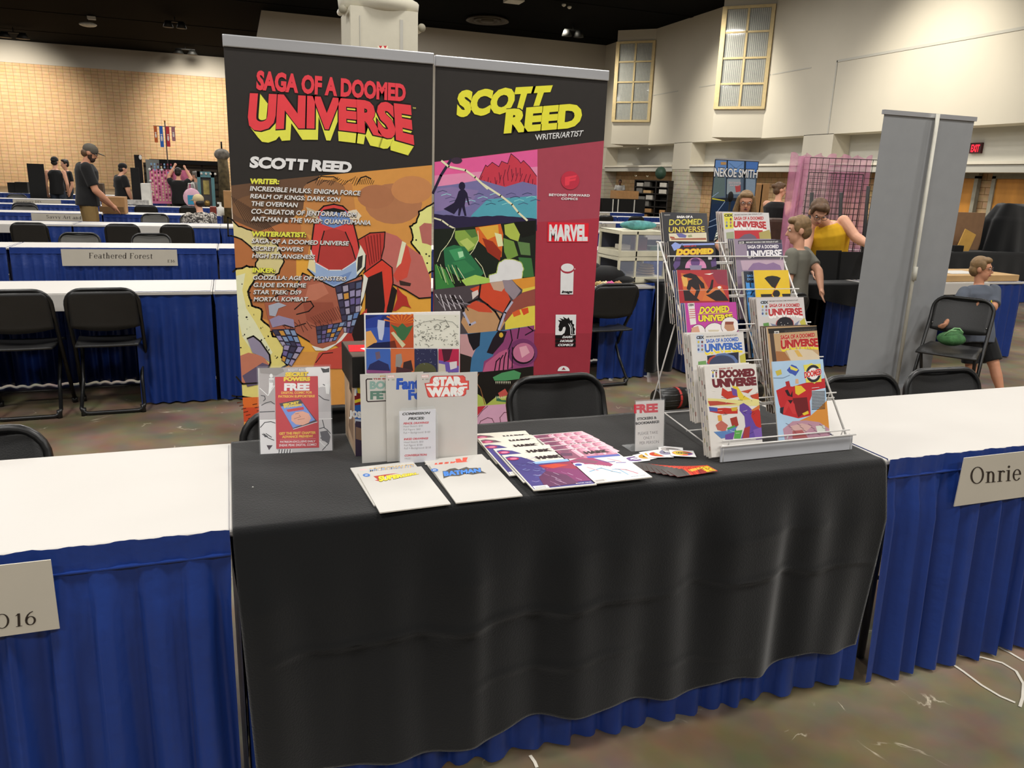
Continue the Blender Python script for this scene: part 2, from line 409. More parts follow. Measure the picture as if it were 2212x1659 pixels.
# nearer white bulkhead wall
mb = MB(); mb.slab([(1.92, 41.8, 0), (20, 41.8, 0), (20, 41.8, CEIL), (1.92, 41.8, CEIL), (1.45, 41.8, 6.8), (1.45, 41.8, 0)], (0, .6, 0), M['bulk']); struct(mb.build('wall_back'))
# right hand wall: upper slab, recess, ledge, rough block below
XW = 20.0
mb = MB()
mb.box(XW, XW + 1.2, -6, 41.8, 3.48, CEIL, M['white_wall'])
mb.box(XW + .75, XW + 1.2, -6, 41.8, 2.45, 3.48, M['panel_grey'])
mb.box(XW + .75, XW + 1.2, -6, 41.8, 0, 2.3, M['brick_r'])
for y0, y1 in ((32.2, 33.75), (23.1, 24.65), (14.0, 15.3), (41.0, 41.8)):
    mb.box(XW, XW + 1.1, y0, y1, 2.3, 3.5, M['white_wall']); mb.box(XW + .02, XW + 1.1, y0 + .02, y1 - .02, 0, 2.32, M['pil'])
for y0, y1 in ((24.7, 26.9), (27.0, 32.0)): mb.box(XW - .012, XW, y0, y1, 5.80, 5.84, M['panel_grey'])
mb.box(XW - .02, XW, 6, 23.4, 5.84, 5.92, M['panel_grey']); mb.box(XW - .02, XW, 23.36, 23.42, 3.5, 5.9, M['panel_grey'])
mb.box(XW - .012, XW, 33.8, 36.2, 5.80, 5.84, M['panel_grey'])
struct(mb.build('wall_right'))
LEDGE = mat('lit_ledge_paint', '#d8d2c2', .8, var=.02)
mb = MB()
for y0, y1 in ((-6, 14.0), (15.3, 23.1), (24.65, 32.2), (33.75, 41.0)):
    mb.box(XW - .05, XW + .76, y0 + .01, y1 - .01, 2.42, 2.5, LEDGE); mb.box(XW, XW + .76, y0 + .01, y1 - .01, 2.2, 2.42, M['panel_grey'])  # paler strip and grey band below: lit edge and shade put into colour
struct(mb.build('trim_1'))
# three-sided bays that carry the high windows
def bay(nw, y0):
    A, B, C = V((XW, y0, 0)), V((XW - 1.4, y0 + 1.38, 0)), V((XW, y0 + 2.76, 0)); z = V((0, 0, 1))
    mb = MB(); tri = [A, B, C]
    mb.slab([p + z * 3.5 for p in tri], z * (CEIL - 3.5), M['white_wall']); struct(mb.build('wall_bay', origin=(XW - .5, y0 + 1.38, 3.5)))
    S = Surf(B + z * 4.57, A - B, z); w = (A - B).length; z1 = 8.35 - 4.57
    root = struct(bpy.data.objects.new('window_%d' % nw, None)); COL.objects.link(root); root.location = S.P(w / 2, 0)
    fr = MB()
    def bar(a0, a1, b0, b1, d=.10, m=M['win_frame']): fr.obox(S.P((a0 + a1) / 2, (b0 + b1) / 2, d / 2), S.u * (a1 - a0) / 2, S.v * (b1 - b0) / 2, S.n * d / 2, m)
    bar(-.02, .16, 0, z1); bar(w - .14, w, 0, z1); bar(.16, w - .14, 0, .10); bar(.16, w - .14, z1 - .1, z1)
    for k in (1, 2, 3): bar(.16, w - .14, z1 * k / 4 - .035, z1 * k / 4 + .035, .08)
    bar(w / 2 - .04, w / 2 + .04, .1, z1 - .1, .08)
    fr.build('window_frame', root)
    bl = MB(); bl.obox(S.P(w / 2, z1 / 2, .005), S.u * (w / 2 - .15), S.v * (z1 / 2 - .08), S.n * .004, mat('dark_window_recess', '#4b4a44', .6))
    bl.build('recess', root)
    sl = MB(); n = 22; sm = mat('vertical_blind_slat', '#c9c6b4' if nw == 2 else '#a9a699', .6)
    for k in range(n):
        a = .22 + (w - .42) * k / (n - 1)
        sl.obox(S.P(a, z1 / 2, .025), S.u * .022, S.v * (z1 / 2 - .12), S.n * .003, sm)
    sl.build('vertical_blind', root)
    gl = MB(); gl.obox(S.P(w / 2, z1 / 2, .05), S.u * (w / 2 - .15), S.v * (z1 / 2 - .08), S.n * .002, mat('window_glass', '#dfe6e4', .05, var=0, alpha=.16, spec=.6))
    gl.build('pane', root)
bay(1, 36.24); bay(2, 27.13)
# doors under the ledge near the exit sign
dm, dfm = mat('oak_door_veneer', '#b67d33', .45, var=.18, scale=3, stretch=(1, 1, .25)), mat('steel_door_frame', '#8d8a7c', .5)
nd = 1
for y1, y0 in ((20.6, 17.55), (17.1, 14.6)):
    r = struct(bpy.data.objects.new('door_%d' % nd, None)); COL.objects.link(r); nd += 1; r.location = (XW + .7, (y0 + y1) / 2, 0)
    ym = (y0 + y1) / 2
    f = MB(); X0 = XW + .58
    for a, b in ((y1 - .12, y1), (y0, y0 + .12), (ym - .06, ym + .06)): f.box(X0, X0 + .14, a, b, 0, 2.12, dfm)
    f.box(X0, X0 + .14, y0, y1, 2.05, 2.2, dfm); f.build('door_frame', r)
    for a, b in ((y0 + .12, ym - .06), (ym + .06, y1 - .12)):
        d = MB(); d.box(X0 + .05, X0 + .10, a, b, .01, 2.05, dm); dl = d.build('door_leaf', r)
        h = MB(); h.box(X0 - .02, X0 + .02, a + .08, b - .08, .98, 1.05, dfm); h.box(X0 - .01, X0 + .06, a + .1, a + .5, 1.92, 2.0, dfm); h.build('push_bar', dl)
# round column with a collar, behind the banners
cw = mat('column_paint', '#c9c4b2', .8, var=.02)
cx, cy = 2.86, 16.0
mb = MB(); mb.box(cx - .62, cx + .62, cy - .62, cy + .62, 0, 4.46, cw); mb.box(cx - .46, cx - .445, cy - .63, cy - .6, 0, 4.3, M['panel_grey']); mb.box(cx + .28, cx + .34, cy - .63, cy - .6, 0, 4.3, M['panel_grey'])
mb.lathe([(.6, 4.25), (.6, CEIL)], (cx, cy, 0), cw, 24)
mb.lathe([(.62, 4.42), (.74, 4.48), (.76, 4.67), (.62, 4.72)], (cx, cy, 0), cw, 24)
struct(mb.build('column_1', origin=(cx, cy, 0)))
S = Surf((cx - .62, cy - .622, 0), (1, 0, 0), (0, 0, 1)); p = Pr(S)
p.poly([(816, 99), (838, 99), (838, 118), (816, 118)], '#d9cdb8'); p.poly([(818, 99), (826, 99), (822, 105)], '#b0222c'); p.poly([(828, 99), (836, 99), (832, 105)], '#b0222c')
p.text('FIRE', (818, 110), (836, 110), (818, 106), '#c4453c'); p.text('EXT.', (818, 116), (836, 116), (818, 112), '#c4453c')
tag(p.mb.build('fire_extinguisher_sign', origin=S.P(.5, 3.5), clean=False), 'small white sign with red arrows on the big white column', 'sign')
for dx, dz in ((-.74, 4.40), (.72, 4.22)):
    b = MB(); c = V((cx + dx, cy - .5, dz)); b.cyl(c, c + V((0, .35, 0)), .06, mat('speaker_shell', '#d8d4c6', .5), 14); b.ell(c, (.075, .05, .075), mat('speaker_grille', '#8f8a78', .6))
    tag(b.build('lamp_can', origin=c), 'white can lamp on the %s side of the big column collar' % ('left' if dx < 0 else 'right'), 'lamp')
# ================================================================== exhibit tables
BLUE = mat('royal_blue_skirt', '#15347c', .42, var=.10, scale=3, bump=.25, bscale=25, spec=.45, sheen=.03)
WHT = mat('white_vinyl_cover', '#c8c4be', .5, var=.015, scale=3, spec=.3)
LEGM = mat('grey_steel_leg', '#6f7072', .4, .6)
TL = 1.83
def skirt_mb(x0, x1, yf, yb, seed, n=None, sides=True, ztop=.745, top=.06, amp=1, ret=0):
    """pleated skirt: front at yf, returning at both ends to yb"""
    rnd = random.Random(seed); mb = MB(); L = x1 - x0; ph = [rnd.uniform(0, 6.28) for _ in range(6)]
    sg = 1 if yb > yf else -1
    N = n or int(L / .0095)
    def fn(i, j):
        t = i * L; x = x0 + t; z = ztop * (1 - j) + .012 * j
        d = max(0, (ztop - z - top)) ; g = min(1, d / .12)
        k = 2 * math.pi * t
        wob = .35 * math.sin(k * .9 + ph[0]) + .3 * math.sin(k * 2.3 + ph[1])
        pl = math.sin(k / .085 + 2.2 * wob * (.5 + .8 * j)) + .45 * math.sin(k / .031 + ph[2]) * (1 - .8 * j) + .5 * math.sin(k / .19 + ph[3])
        a = .0035 + g * (.008 + .012 * j) * amp
        crimp = .0018 * math.sin(z * 130 + 4 * math.sin(t * 31 + ph[4])) * math.exp(-((z - .6) / .06) ** 2)
        return V((x + .006 * math.sin(k / .085 + ph[5]) * g, yf - sg * (.004 + a * (pl + 1.2) + .012 * j) - crimp, z))
    rows = 26
    zs = lambda j: j
    mb.grid(fn, N, rows, BLUE)
    # stitched header band
    mb.box(x0, x1, yf - sg * .016, yf, ztop - top + .002, ztop - top + .005, BLUE)
    if sides:
        for xe, s in ((x0, -1), (x1, 1)):
            def fs(i, j, xe=xe, s=s):
                y = yf + (yb - yf) * i; z = ztop * (1 - j) + .012 * j; g = min(1, max(0, ztop - z - top) / .12)
                return V((xe + s * -(.001 + g * .006 * (math.sin(y * 74 + ph[1]) - 1)) * 1, y, z))
            mb.grid(fs, 30, 8, BLUE)
    if ret:      # the skirt turns the corners and runs a little way along the open side
        for xa, xb in ((x0, x0 + ret), (x1 - ret, x1)):
            def fr(i, j, xa=xa, xb=xb):
                x = xa + (xb - xa) * i; z = ztop * (1 - j) + .012 * j; g = min(1, max(0, ztop - z - top) / .12)
                return V((x, yb + sg * (.004 + (.0035 + g * (.007 + .008 * j)) * (math.sin(x * 66 + ph[2] + math.sin(x * 13)) + 1.2)) , z))
            mb.grid(fr, int(ret / .01), 12, BLUE)
    return mb
def table(x0, y0, label, seed, dep=.60, low=False, wd=TL, front=-1, amp=1):
    t = thing('exhibit_table', label, 'table', (x0 + wd / 2, y0 + dep / 2, 0), 'skirted exhibit tables')
    mb = MB()
    mb.box(x0 + .002, x0 + wd - .002, y0, y0 + dep, .722, .742, WHT)
    if front > 0: mb.box(x0 + .46, x0 + wd - .46, y0 - .004, y0, .63, .735, WHT)
    mb.build('table_top', t, bevel=.006)
    yf, yb = (y0, y0 + dep - .02) if front < 0 else (y0 + dep, y0 + .02)
    skirt_mb(x0 + .012, x0 + wd - .012, yf, yb, seed, n=110 if low else None, amp=amp, ret=.46 if front > 0 else 0).build('skirt', t, solid=0)
    for lx in (x0 + .12, x0 + wd - .12):
        for ly in (y0 + .08, y0 + dep - .08):
            l = MB(); l.cyl((lx, ly, 0), (lx, ly, .722), .014, LEGM, 8); l.build('leg', t)
    return t
# the three nearest tables
table(-.024 - TL, 1.69, 'bare white-topped table with blue skirt and sign O16, left of the black cloth', 1)
table(-.024, 1.70, 'table under the black cloth, blue skirt showing below its hem', 2, amp=.55)
table(-.024 + TL, 1.685, 'bare white-topped table with blue skirt at right, sign beginning Onrie', 3)
# rows behind
def row(y0, xs, labels, seed, dep=.6, front=-1):
    for k, (x, lb) in enumerate(zip(xs, labels)): table(x, y0, lb, seed + k, dep, low=y0 > 7, front=front, wd=TL - .39 if y0 == 5.41 and k == 2 else TL)
X0 = -.13
row(5.41, [X0 - TL, X0 - 2 * TL, X0 - .0, X0 + TL - .38], ['white-topped blue-skirted table behind the pair of black folding chairs at left', 'white-topped table cut by the left photo edge, behind the left black folding chair',
    'white-topped table mostly hidden behind the two tall banners', 'table behind the wire rack, holding the clear display bins'], 20, front=1)
row(8.45, [X0 - TL, X0 - 2 * TL, X0, X0 + 2.2, X0 + 2.2 + TL], ['blue-skirted table bearing the Feathered Forest sign', 'blue-skirted table at the left photo edge beside the Feathered Forest table', 'blue-skirted table in the Feathered Forest row, seen between the banners',
    'blue-skirted table in the row behind the clear bins, sign ending dios', 'blue-skirted table behind the clear bins, just left of the long haired person'], 30)
row(11.75, [X0 - TL, X0 - 2 * TL, X0, X0 + 4.2, X0 + 4.2 + TL], ['white-topped table behind the Feathered Forest row, two black chairs before it', 'white-topped table behind the Feathered Forest row at the left photo edge', 'white-topped table of the third row, seen in the gap between the banners',
    'white-topped table of the third row, right of the maroon banner', 'white-topped table of the third row, behind the black comic at the rack top'], 40, .7, front=1)
row(14.5, [X0 - TL, X0 - 2 * TL, X0 - 3 * TL, X0 + 5.4, X0 + 5.4 + TL], ['blue-skirted table with the cardboard box, right of the man in a cap', 'blue-skirted table bearing the Savvy Art sign', 'blue-skirted table at the left photo edge beside the Savvy Art table',
    'blue-skirted table bearing the sign ending Art by', 'blue-skirted table bearing the Dragons sign'], 50, .75)
row(17.4, [X0 - TL, X0 - 2 * TL, X0 - 3 * TL, X0 + 7.2, X0 + 7.2 + TL], ['white-topped table behind the two grey-backed chairs at far left', 'white-topped table just behind the man in a cap', 'white-topped table behind the Savvy Art row, at the left photo edge',
    'far white-topped table left of the dark bookcase', 'far white-topped table in front of the dark bookcase'], 60)
row(19.9, [-3.2 - TL, -3.2, -3.2 - 2 * TL, 9.2], ['far blue-skirted table with the small blurred sign at left', 'far table in front of the pink display board', 'far blue-skirted table at the left photo edge', 'far table in front of the black cloth covered table by the bookcase'], 70)
row(23.6, [-6.2, -6.2 + TL], ['farthest white-topped table at left, beside the black panel', 'farthest white-topped table under the tall black panels'], 80)
# ================================================================== folding chairs
BLK = mat('black_enamel_steel', '#161616', .35, var=.05, spec=.5)
BLKP = mat('black_chair_plastic', '#232323', .42, var=.08, bump=.12, bscale=300, spec=.45)
CHR = mat('worn_steel', '#8b8a85', .3, .8)
def make_chair(label, back=BLKP, group=None):
    """faces +y; backrest at -y"""
    t = thing('folding_chair', label, 'chair', (0, 0, 0), group)
    w = .198
    def arch(x, y0, z0): return None
    # main frame: front feet -> up to an arched back
    pts = [(-w - .01, .20, .01), (-w, .0, .40), (-w, -.155, .63)]
    n = 6
    for k in range(n + 1):
        a = math.pi - (math.pi / 2) * k / n; pts.append((-w + .09 + .09 * math.cos(a), -.185 - .02 * math.sin(a), .702 + .09 * math.sin(a)))
    for k in range(n + 1):
        a = math.pi / 2 - (math.pi / 2) * k / n; pts.append((w - .09 + .09 * math.cos(a), -.185 - .02 * math.sin(a), .702 + .09 * math.sin(a)))
    pts += [(w, -.155, .63), (w, .0, .40), (w + .01, .20, .01)]
    f = MB(); f.tube(pts, .0125, BLK, 8); f.tube([(-w - .005, .16, .10), (w + .005, .16, .10)], .008, BLK, 6)
    f.build('frame', t)
    # rear leg loop
    q = [(-w + .025, .13, .43), (-w + .03, -.03, .2), (-w + .02, -.15, .05)]
    for k in range(5):
        a = math.pi + (math.pi / 2) * k / 4; q.append((-w + .06 + .04 * math.cos(a), -.16, .055 + .04 * math.sin(a)))
    q += [(-x, y, z) for x, y, z in q[::-1]]
    r = MB(); r.tube(q, .0115, BLK, 8)
    for s in (-1, 1): r.cyl((s * (w - .03), -.156, .0), (s * (w - .03), -.153, .05), .015, BLK, 8)
    r.build('rear_leg', t)
    for s in (-1, 1):
        c = MB(); c.cyl((s * (w + .01), .20, 0), (s * (w + .009), .193, .035), .017, BLK, 10); c.build('foot_cap', t)
    # seat: dished panel with a rolled front
    sb = MB()
    def seat(i, j):
        x = (i - .5) * .385 * (1 - .10 * (1 - j)); y = -.19 + .40 * j
        return V((x, y, .445 - .018 * (1 - (2 * i - 1) ** 2) * (1 - (2 * j - 1) ** 4) - (.02 * max(0, j - .8) / .2)))
    sb.grid(seat, 12, 12, back); sb.build('seat', t, solid=.014)
    # backrest: curved panel with round upper corners
    bb = MB(); H0, H1, hw = .555, .782, w - .010
    def bk(i, j):
        z = H0 + (H1 - H0) * j; e = max(0, (j - .62) / .38); half = hw * (1 - .20 * (1 - math.sqrt(max(0, 1 - e ** 2.2))) / 1)
        x = (2 * i - 1) * half; k = 1 - (2 * i - 1) ** 2
        return V((x, -.135 - .075 * j - .025 * k, z - (.022 * k if j < .01 else 0) ))
    bb.grid(bk, 16, 12, back); ob = bb.build('backrest', t, solid=.016)
    for s in (-1, 1):
        c = MB(); c.ell((s * (hw - .012), -.145, .60), (.007, .012, .007), CHR, n=8, k=5); c.build('rivet', t)
    return t
ch0 = make_chair('black folding chair behind the black table, backrest before the maroon banner')
GREY = mat('grey_chair_plastic', '#55534d', .45, var=.05)
chg = None
def put(proto, used, x, y, rz, label, group=None):
    if not used[0]:
        used[0] = 1; proto.location = (x, y, 0); proto.rotation_euler = (0, 0, math.radians(rz)); proto['label'] = label
        if group: proto['group'] = group
        return proto
    return dup(proto, (x, y, 0), math.radians(rz), label, group)
u0 = [0]
G1 = 'black folding chairs'
for x, y, rz, lb in (
    (1.15, 2.44, 183, 'black folding chair behind the black table, its back before the maroon banner'),
    (2.37, 2.20, 180, 'black folding chair behind the right white table, next to the wire rack'),
    (2.83, 2.22, 178, 'black folding chair behind the right white table, below the boy'),
    (-.71, 2.20, 182, 'black folding chair cut by the left photo edge, behind the O16 table'),
    (.20, 2.20, 180, 'black folding chair mostly hidden behind the red Secret Powers placard'),
    (-.755, 5.40, 2, 'black folding chair at left showing both rear feet, right one of the pair'),
    (-1.22, 5.37, 2, 'black folding chair of the pair at left, cut by the photo edge'),
    (2.66, 5.36, 4, 'black folding chair just right of the maroon banner, facing the clear bins'),
    (3.72, 4.75, 8, 'black folding chair standing behind the wire rack, in front of the grey shirted boy'),
    (-2.35, 11.4, 2, 'black chair back before the third row at left, beside the white cloth flap'),
    (-1.31, 11.4, 2, 'black chair back in the third row, below the cardboard box'),
    (-.66, 11.4, 0, 'black chair back in the third row, nearest the tall left banner'),
    (-2.95, 11.4, 0, 'black chair back in the third row, cut by the left photo edge'),
    (-3.55, 17.05, 0, 'black chair back left of the man in a cap, before the far row'),
    (-1.52, 17.1, 0, 'far black chair behind the left one of the two grey chair backs'),
    (-.72, 17.1, 0, 'far black chair behind the right grey chair back'),
    (-5.9, 22.9, 0, 'farthest black chair back left of the black panel'),
    (6.25, 14.1, 0, 'black chair back right of the maroon banner, behind the sign ending Art by'),
    (8.25, 16.9, 0, 'black chair back under the dark bookcase, left of the black comic'),
    (9.0, 16.8, 0, 'black chair back under the dark bookcase, touching the black comic'),
    ): put(ch0, u0, x, y, rz, lb)
chg = make_chair('grey folding chair', GREY); ug = [0]
for x, y, rz, lb in (
    (-1.55, 9.42, 178, 'grey chair back peeking over the left end of the Feathered Forest table'),
    (-.83, 9.42, 182, 'grey chair back peeking over the right end of the Feathered Forest table'),
    (-1.12, 13.6, 180, 'grey chair back, left one of the two beside the person in camouflage'),
    (-.55, 13.6, 180, 'grey chair back partly hidden by the person in camouflage'),
    (-3.35, 15.7, 180, 'grey chair back peeking over the Savvy Art table'),
    (-4.6, 21.0, 180, 'far grey chair back over the blurred sign, left one of two'),
    (-4.0, 21.0, 180, 'far grey chair back over the blurred sign, right one of two'),
    ): put(chg, ug, x, y, rz, lb)
# ================================================================== black cloth on the middle table
CLOTH = mat('black_cotton_cloth', '#0c0d0e', .95, var=.12, scale=4, bump=.15, bscale=220, spec=.1, sheen=.27)
ZT = .748
def cr(ox, oy, s): return lambda *q: [(ox + x / s, oy + y / s) for x, y in q] if len(q) != 1 else (ox + q[0][0] / s, oy + q[0][1] / s)
def cloth():
    mb = MB(); x0, x1, yf, yb = -.03, 1.80, 1.692, 2.288
    rnd = random.Random(3)
    def crease(x, z):
        d = 0
        for zc, am, sl, xa, xb in ((.44, .007, .01, .0, 1.1), (.46, .006, -.02, 1.1, 1.8), (.28, .004, .03, .5, 1.0), (.57, .003, .05, 1.25, 1.6), (.6, .003, -.1, .75, .95), (.22, .003, .0, 1.0, 1.35)):
            if xa <= x <= xb:
                q = (z - zc - sl * (x - xa) - .006 * math.sin(x * 23)) / .010
                d += am * math.exp(-q * q) * math.sin(math.pi * (x - xa) / (xb - xa)) ** .3
        return d
    def fn(i, j):
        x = x0 + (x1 - x0) * i
        zb = .150 - .05 * (1 - i) + .03 * max(0, i - .7) / .3 + .012 * math.sin(x * 9 + 1) + .008 * math.sin(x * 21) + .02 * math.exp(-((x - 1.45) / .1) ** 2) * -1
        # j 0..0.35 top sheet (back to front), then a rounded edge, then the drop
        if j < .3:
            y = yb + (yf - yb) * (j / .3); return V((x, y, ZT - .002 + .0012 * math.sin(x * 17 + y * 9) * math.sin(y * 21)))
        t = (j - .3) / .7; R = .03
        if t < .12:
            a = t / .12 * math.pi / 2; return V((x, yf - R * math.sin(a) * .9, ZT - .002 - R * (1 - math.cos(a))))
        s = (t - .12) / .88; z0 = ZT - .002 - R; z = z0 + (zb - z0) * s
        g = min(1, s / .25)
        f = .011 * math.sin(x * 14.5 + .8 + .9 * s) + .009 * math.sin(x * 24 - 1.3 * s + 2) + .005 * math.sin(x * 41 + 1) + .006 * math.exp(-((x - 1.43 + .04 * s) / .035) ** 2) + .008 * math.exp(-((x - .52) / .03) ** 2)
        fl = .018 * s * (math.exp(-((x - x0) / .12) ** 2))
        xx = x + (-.0 if x > .9 else 0) + .025 * s * math.exp(-((x - x0) / .2) ** 2) - .055 * s * math.exp(-((x - x1) / .25) ** 2)
        return V((xx, yf - .027 - g * (f + .022) - crease(x, z) - fl - .02 * s, z))
    mb.grid(fn, 260, 110, CLOTH)
    # short overhang at the right end
    return mb.build('black_tablecloth', origin=(.9, 2, ZT), solid=.0015)
tag(cloth(), 'black cloth draped over the middle table and down its front', 'tablecloth')
# ================================================================== roll-up banners
ALU = mat('brushed_aluminium', '#c6c7ca', .35, .55, var=.05, scale=30, stretch=(.05, 1, 1))
def banner(name, label, x0, x1, Y, ztop):
    t = thing(name, label, 'banner', ((x0 + x1) / 2, Y, 0))
    b = MB(); b.box(x0 - .002, x1 + .002, Y - .07, Y + .09, .012, .085, ALU); b.build('base', t, bevel=.012)
    for s in (-1, 1):
        f = MB(); xx = (x0 + x1) / 2 + s * .25; f.box(xx - .03, xx + .03, Y - .16, Y + .16, 0, .012, ALU); f.build('foot', t)
    p = MB(); p.cyl(((x0 + x1) / 2, Y + .045, .08), ((x0 + x1) / 2, Y + .03, ztop - .02), .011, ALU); p.build('pole', t)
    r = MB(); r.box(x0 - .003, x1 + .003, Y - .012, Y + .014, ztop - .045, ztop, ALU); rl = r.build('top_rail', t, bevel=.004)
    for xx, s in ((x0, -1), (x1, 1)):
        c = MB(); c.box(min(xx - .002, xx + s * .008), max(xx + .002, xx + s * .008), Y - .016, Y + .018, ztop - .048, ztop + .003, mat('rail_end_cap', '#b9babd', .4)); c.build('end_cap', rl)
    S = Surf((x0, Y - .004, 0), (1, 0, 0), (0, 0, 1))
    mb = MB(); mb.box(x0, x1, Y - .0035, Y + .001, .08, ztop - .04, PC('2f2c2a', 1.1, .5))
    return t, Pr(S, mb, clip=(0, x1 - x0, .085, ztop - .045))
YB = 3.46
bt, p = banner('pull_up_banner', 'tall pull-up banner at left with the red and yellow Universe title and orange art', .012, .848, YB, 2.02)
c3, c4, c5 = cr(480, 60, 4.608), cr(480, 360, 4.608), cr(480, 640, 4.608)
K = 'ink'; BK = '1d1916'
def zig(pts, n, amp, seed):
    """ragged outline between points"""
    r = random.Random(seed); o = []
    for a, b in zip(pts, pts[1:]):
        for k in range(n): t = k / n; o.append((a[0] + (b[0] - a[0]) * t + r.uniform(-amp, amp), a[1] + (b[1] - a[1]) * t + r.uniform(-amp, amp)))
    return o + [pts[-1]]
p.poly([(490, 402), (604, 388), (940, 356), (940, 1000), (500, 1000)], 'c58a46')
p.poly([(490, 402), (604, 388), (690, 380), (668, 440), (600, 500), (560, 520), (490, 480)], '604736')
p.poly([(490, 470), (560, 500), (640, 470), (670, 520), (650, 640), (600, 700), (490, 660)], 'a8693f')
p.poly([(660, 400), (760, 395), (770, 470), (700, 520), (650, 500)], 'b57b45')
for c, rx, ry, h in (((850, 440), 62, 44, 'a56f4d'), ((812, 425), 40, 26, 'a06a4a'), ((890, 410), 45, 30, 'b87d4f'), ((700, 410), 46, 22, '8f6442'), ((560, 450), 60, 30, '6f5038')): p.ell(c, rx, ry, h)
p.poly([(640, 560), (940, 520), (940, 760), (640, 760)], 'd49a3e')
for k in range(22):
    x = 688 + k * 4.2; p.line([(x, 378 + 9 * abs(math.sin(k * .33)) + 3), (x - 7, 396 + 5 * math.sin(k))], .0022, BK)
for k in range(9): x = 776 + k * 4; p.line([(x, 384 + abs(k - 4) * 1.5), (x - 4, 398)], .002, BK)
p.line(c4((845, 165), (940, 120), (985, 95), (1040, 100), (1110, 100), (1150, 125)), .004, BK); p.line(c4((1355, 150), (1380, 110), (1430, 95), (1480, 120)), .005, BK)
for k in range(12): p.line([(500 + k * 5, 424 + k * 3), (530 + k * 6, 480 + k * 2)], .0022, '3d2e26')
# pale and yellow bursts with ragged dark outline
b1 = zig(c4((60, 500), (160, 590), (280, 640), (430, 700), (560, 790), (620, 950), (560, 1060), (480, 1110), (400, 1080), (330, 990), (360, 900), (280, 790), (150, 700), (60, 690)), 3, 1.6, 1)
p.poly(b1, 'c9bd86'); p.line(b1 + b1[:1], .006, BK)
b2 = zig(c5((100, -250), (240, -300), (330, -280), (420, -250), (330, -180), (260, -40), (290, 90), (390, 120), (390, 230), (480, 300), (500, 400), (620, 420), (640, 520), (590, 600), (640, 690), (520, 760), (480, 900), (420, 1010), (250, 1010), (100, 990)), 3, 1.8, 2)
p.poly(b2, 'dcc676'); p.line(b2, .008, BK)
p.poly(c5((130, -200), (230, -230), (200, -60), (240, 120), (330, 260), (420, 420), (500, 560), (400, 700), (200, 400), (130, 100)), 'e6dcae')
r_ = random.Random(5)
for k in range(70):
    x = r_.uniform(110, 560); y = r_.uniform(-150, 640)
    if x < 240 + (y + 150) * .42: p.ell(c5((x, y)), r_.uniform(.5, 2.2), r_.uniform(.5, 2.4), BK, n=8)
b3 = zig(c4((2110, 360), (1960, 450), (1930, 550), (1870, 600), (1900, 700), (1880, 770), (1960, 850), (1980, 920), (1930, 960), (1950, 1030), (2030, 1070), (2110, 1040)), 4, 1.6, 3)
p.poly(b3, 'e4d383'); p.line(b3, .007, BK); p.poly(c4((1960, 600), (2010, 560), (2110, 570), (2110, 800), (2040, 770), (1990, 760)), 'a9645c')
for q in ((1930, 730), (2010, 1000), (2040, 960), (2060, 890), (2030, 870)): p.ell(c4(q), 2, 2, BK, n=8)
# broad brown mass with red, maroon and black masses (loose colour shapes)
body = c4((450, 1380), (520, 1300), (640, 1230), (720, 1250), (800, 1060), (960, 1130), (1110, 1200), (1390, 1080), (1420, 1240), (1360, 1480), (1290, 1700), (1100, 1760), (900, 1760), (700, 1640), (480, 1640))
p.poly(body, 'a05d49'); p.line(body, .006, BK)
p.poly(c5((420, 60), (1400, 30), (1320, 210), (1240, 330), (1130, 490), (960, 520), (880, 470), (850, 400), (700, 330), (480, 330)), '9c5a47')
p.poly(c4((860, 1180), (1000, 1150), (1060, 1260), (930, 1330), (820, 1330)), 'b3705a'); p.poly(c5((800, 60), (1100, 60), (1150, 240), (960, 300), (840, 240)), '8d4c3c')
for a in (((720, 1420), (800, 1350), (880, 1340), (910, 1390), (860, 1440), (740, 1470)), ((560, 1560), (700, 1600), (830, 1560))): p.line(c4(*a), .005, BK)
for k in range(16): x = 880 + k * 22; p.line(c4((x, 1500 - k * 9), (x + 60, 1560 - k * 4)), .0026, '5d3128')
for k in range(14): x = 560 + k * 40; p.line(c5((x, 230 + (k * 37) % 60), (x + 50, 300 + (k * 53) % 70)), .003, '57302a')
# capsule shape in reds with a blue band and a steel collar
hel = c4((873, 960), (890, 760), (915, 570), (962, 440), (1010, 393), (1110, 373), (1200, 393), (1262, 450), (1310, 580), (1350, 740), (1375, 890), (1330, 980), (1110, 1080), (940, 1010))
p.poly(hel, 'c2413d'); p.line(hel + hel[:1], .006, BK)
p.poly(c4((1010, 640), (1110, 610), (1230, 650), (1290, 800), (1330, 930), (1190, 1030), (1060, 1020), (950, 950)), 'a53a36')
p.poly(c4((965, 500), (1000, 440), (1110, 420), (1230, 440), (1275, 500), (1275, 555), (1110, 612), (985, 570)), '6480b3'); p.poly(c4((1000, 430), (1110, 410), (1230, 435), (1200, 465), (1110, 450), (1020, 470)), BK)
p.line(c4((1015, 640), (975, 780), (950, 950)), .005, BK); p.line(c4((1225, 650), (1290, 800), (1325, 920)), .005, BK)
p.poly(c4((833, 400), (930, 440), (960, 520), (870, 500)), 'b3a283'); p.poly(zig(c4((1250, 440), (1330, 430), (1390, 490), (1360, 530), (1270, 520)), 3, 1, 8), 'cfc3ad')
p.poly(c4((880, 830), (930, 960), (1060, 1030), (1190, 1030), (1330, 930), (1380, 780), (1435, 890), (1420, 1000), (1330, 1110), (1110, 1200), (950, 1120), (850, 1020)), '8ea4c6')
p.poly(c4((880, 830), (925, 950), (930, 1060), (850, 1010)), 'd4c79a'); p.poly(c4((1375, 780), (1435, 880), (1410, 1010), (1340, 1080), (1330, 950)), 'e0d9c0'); p.poly(c4((1350, 900), (1400, 880), (1390, 1000), (1340, 1050)), '33302e')
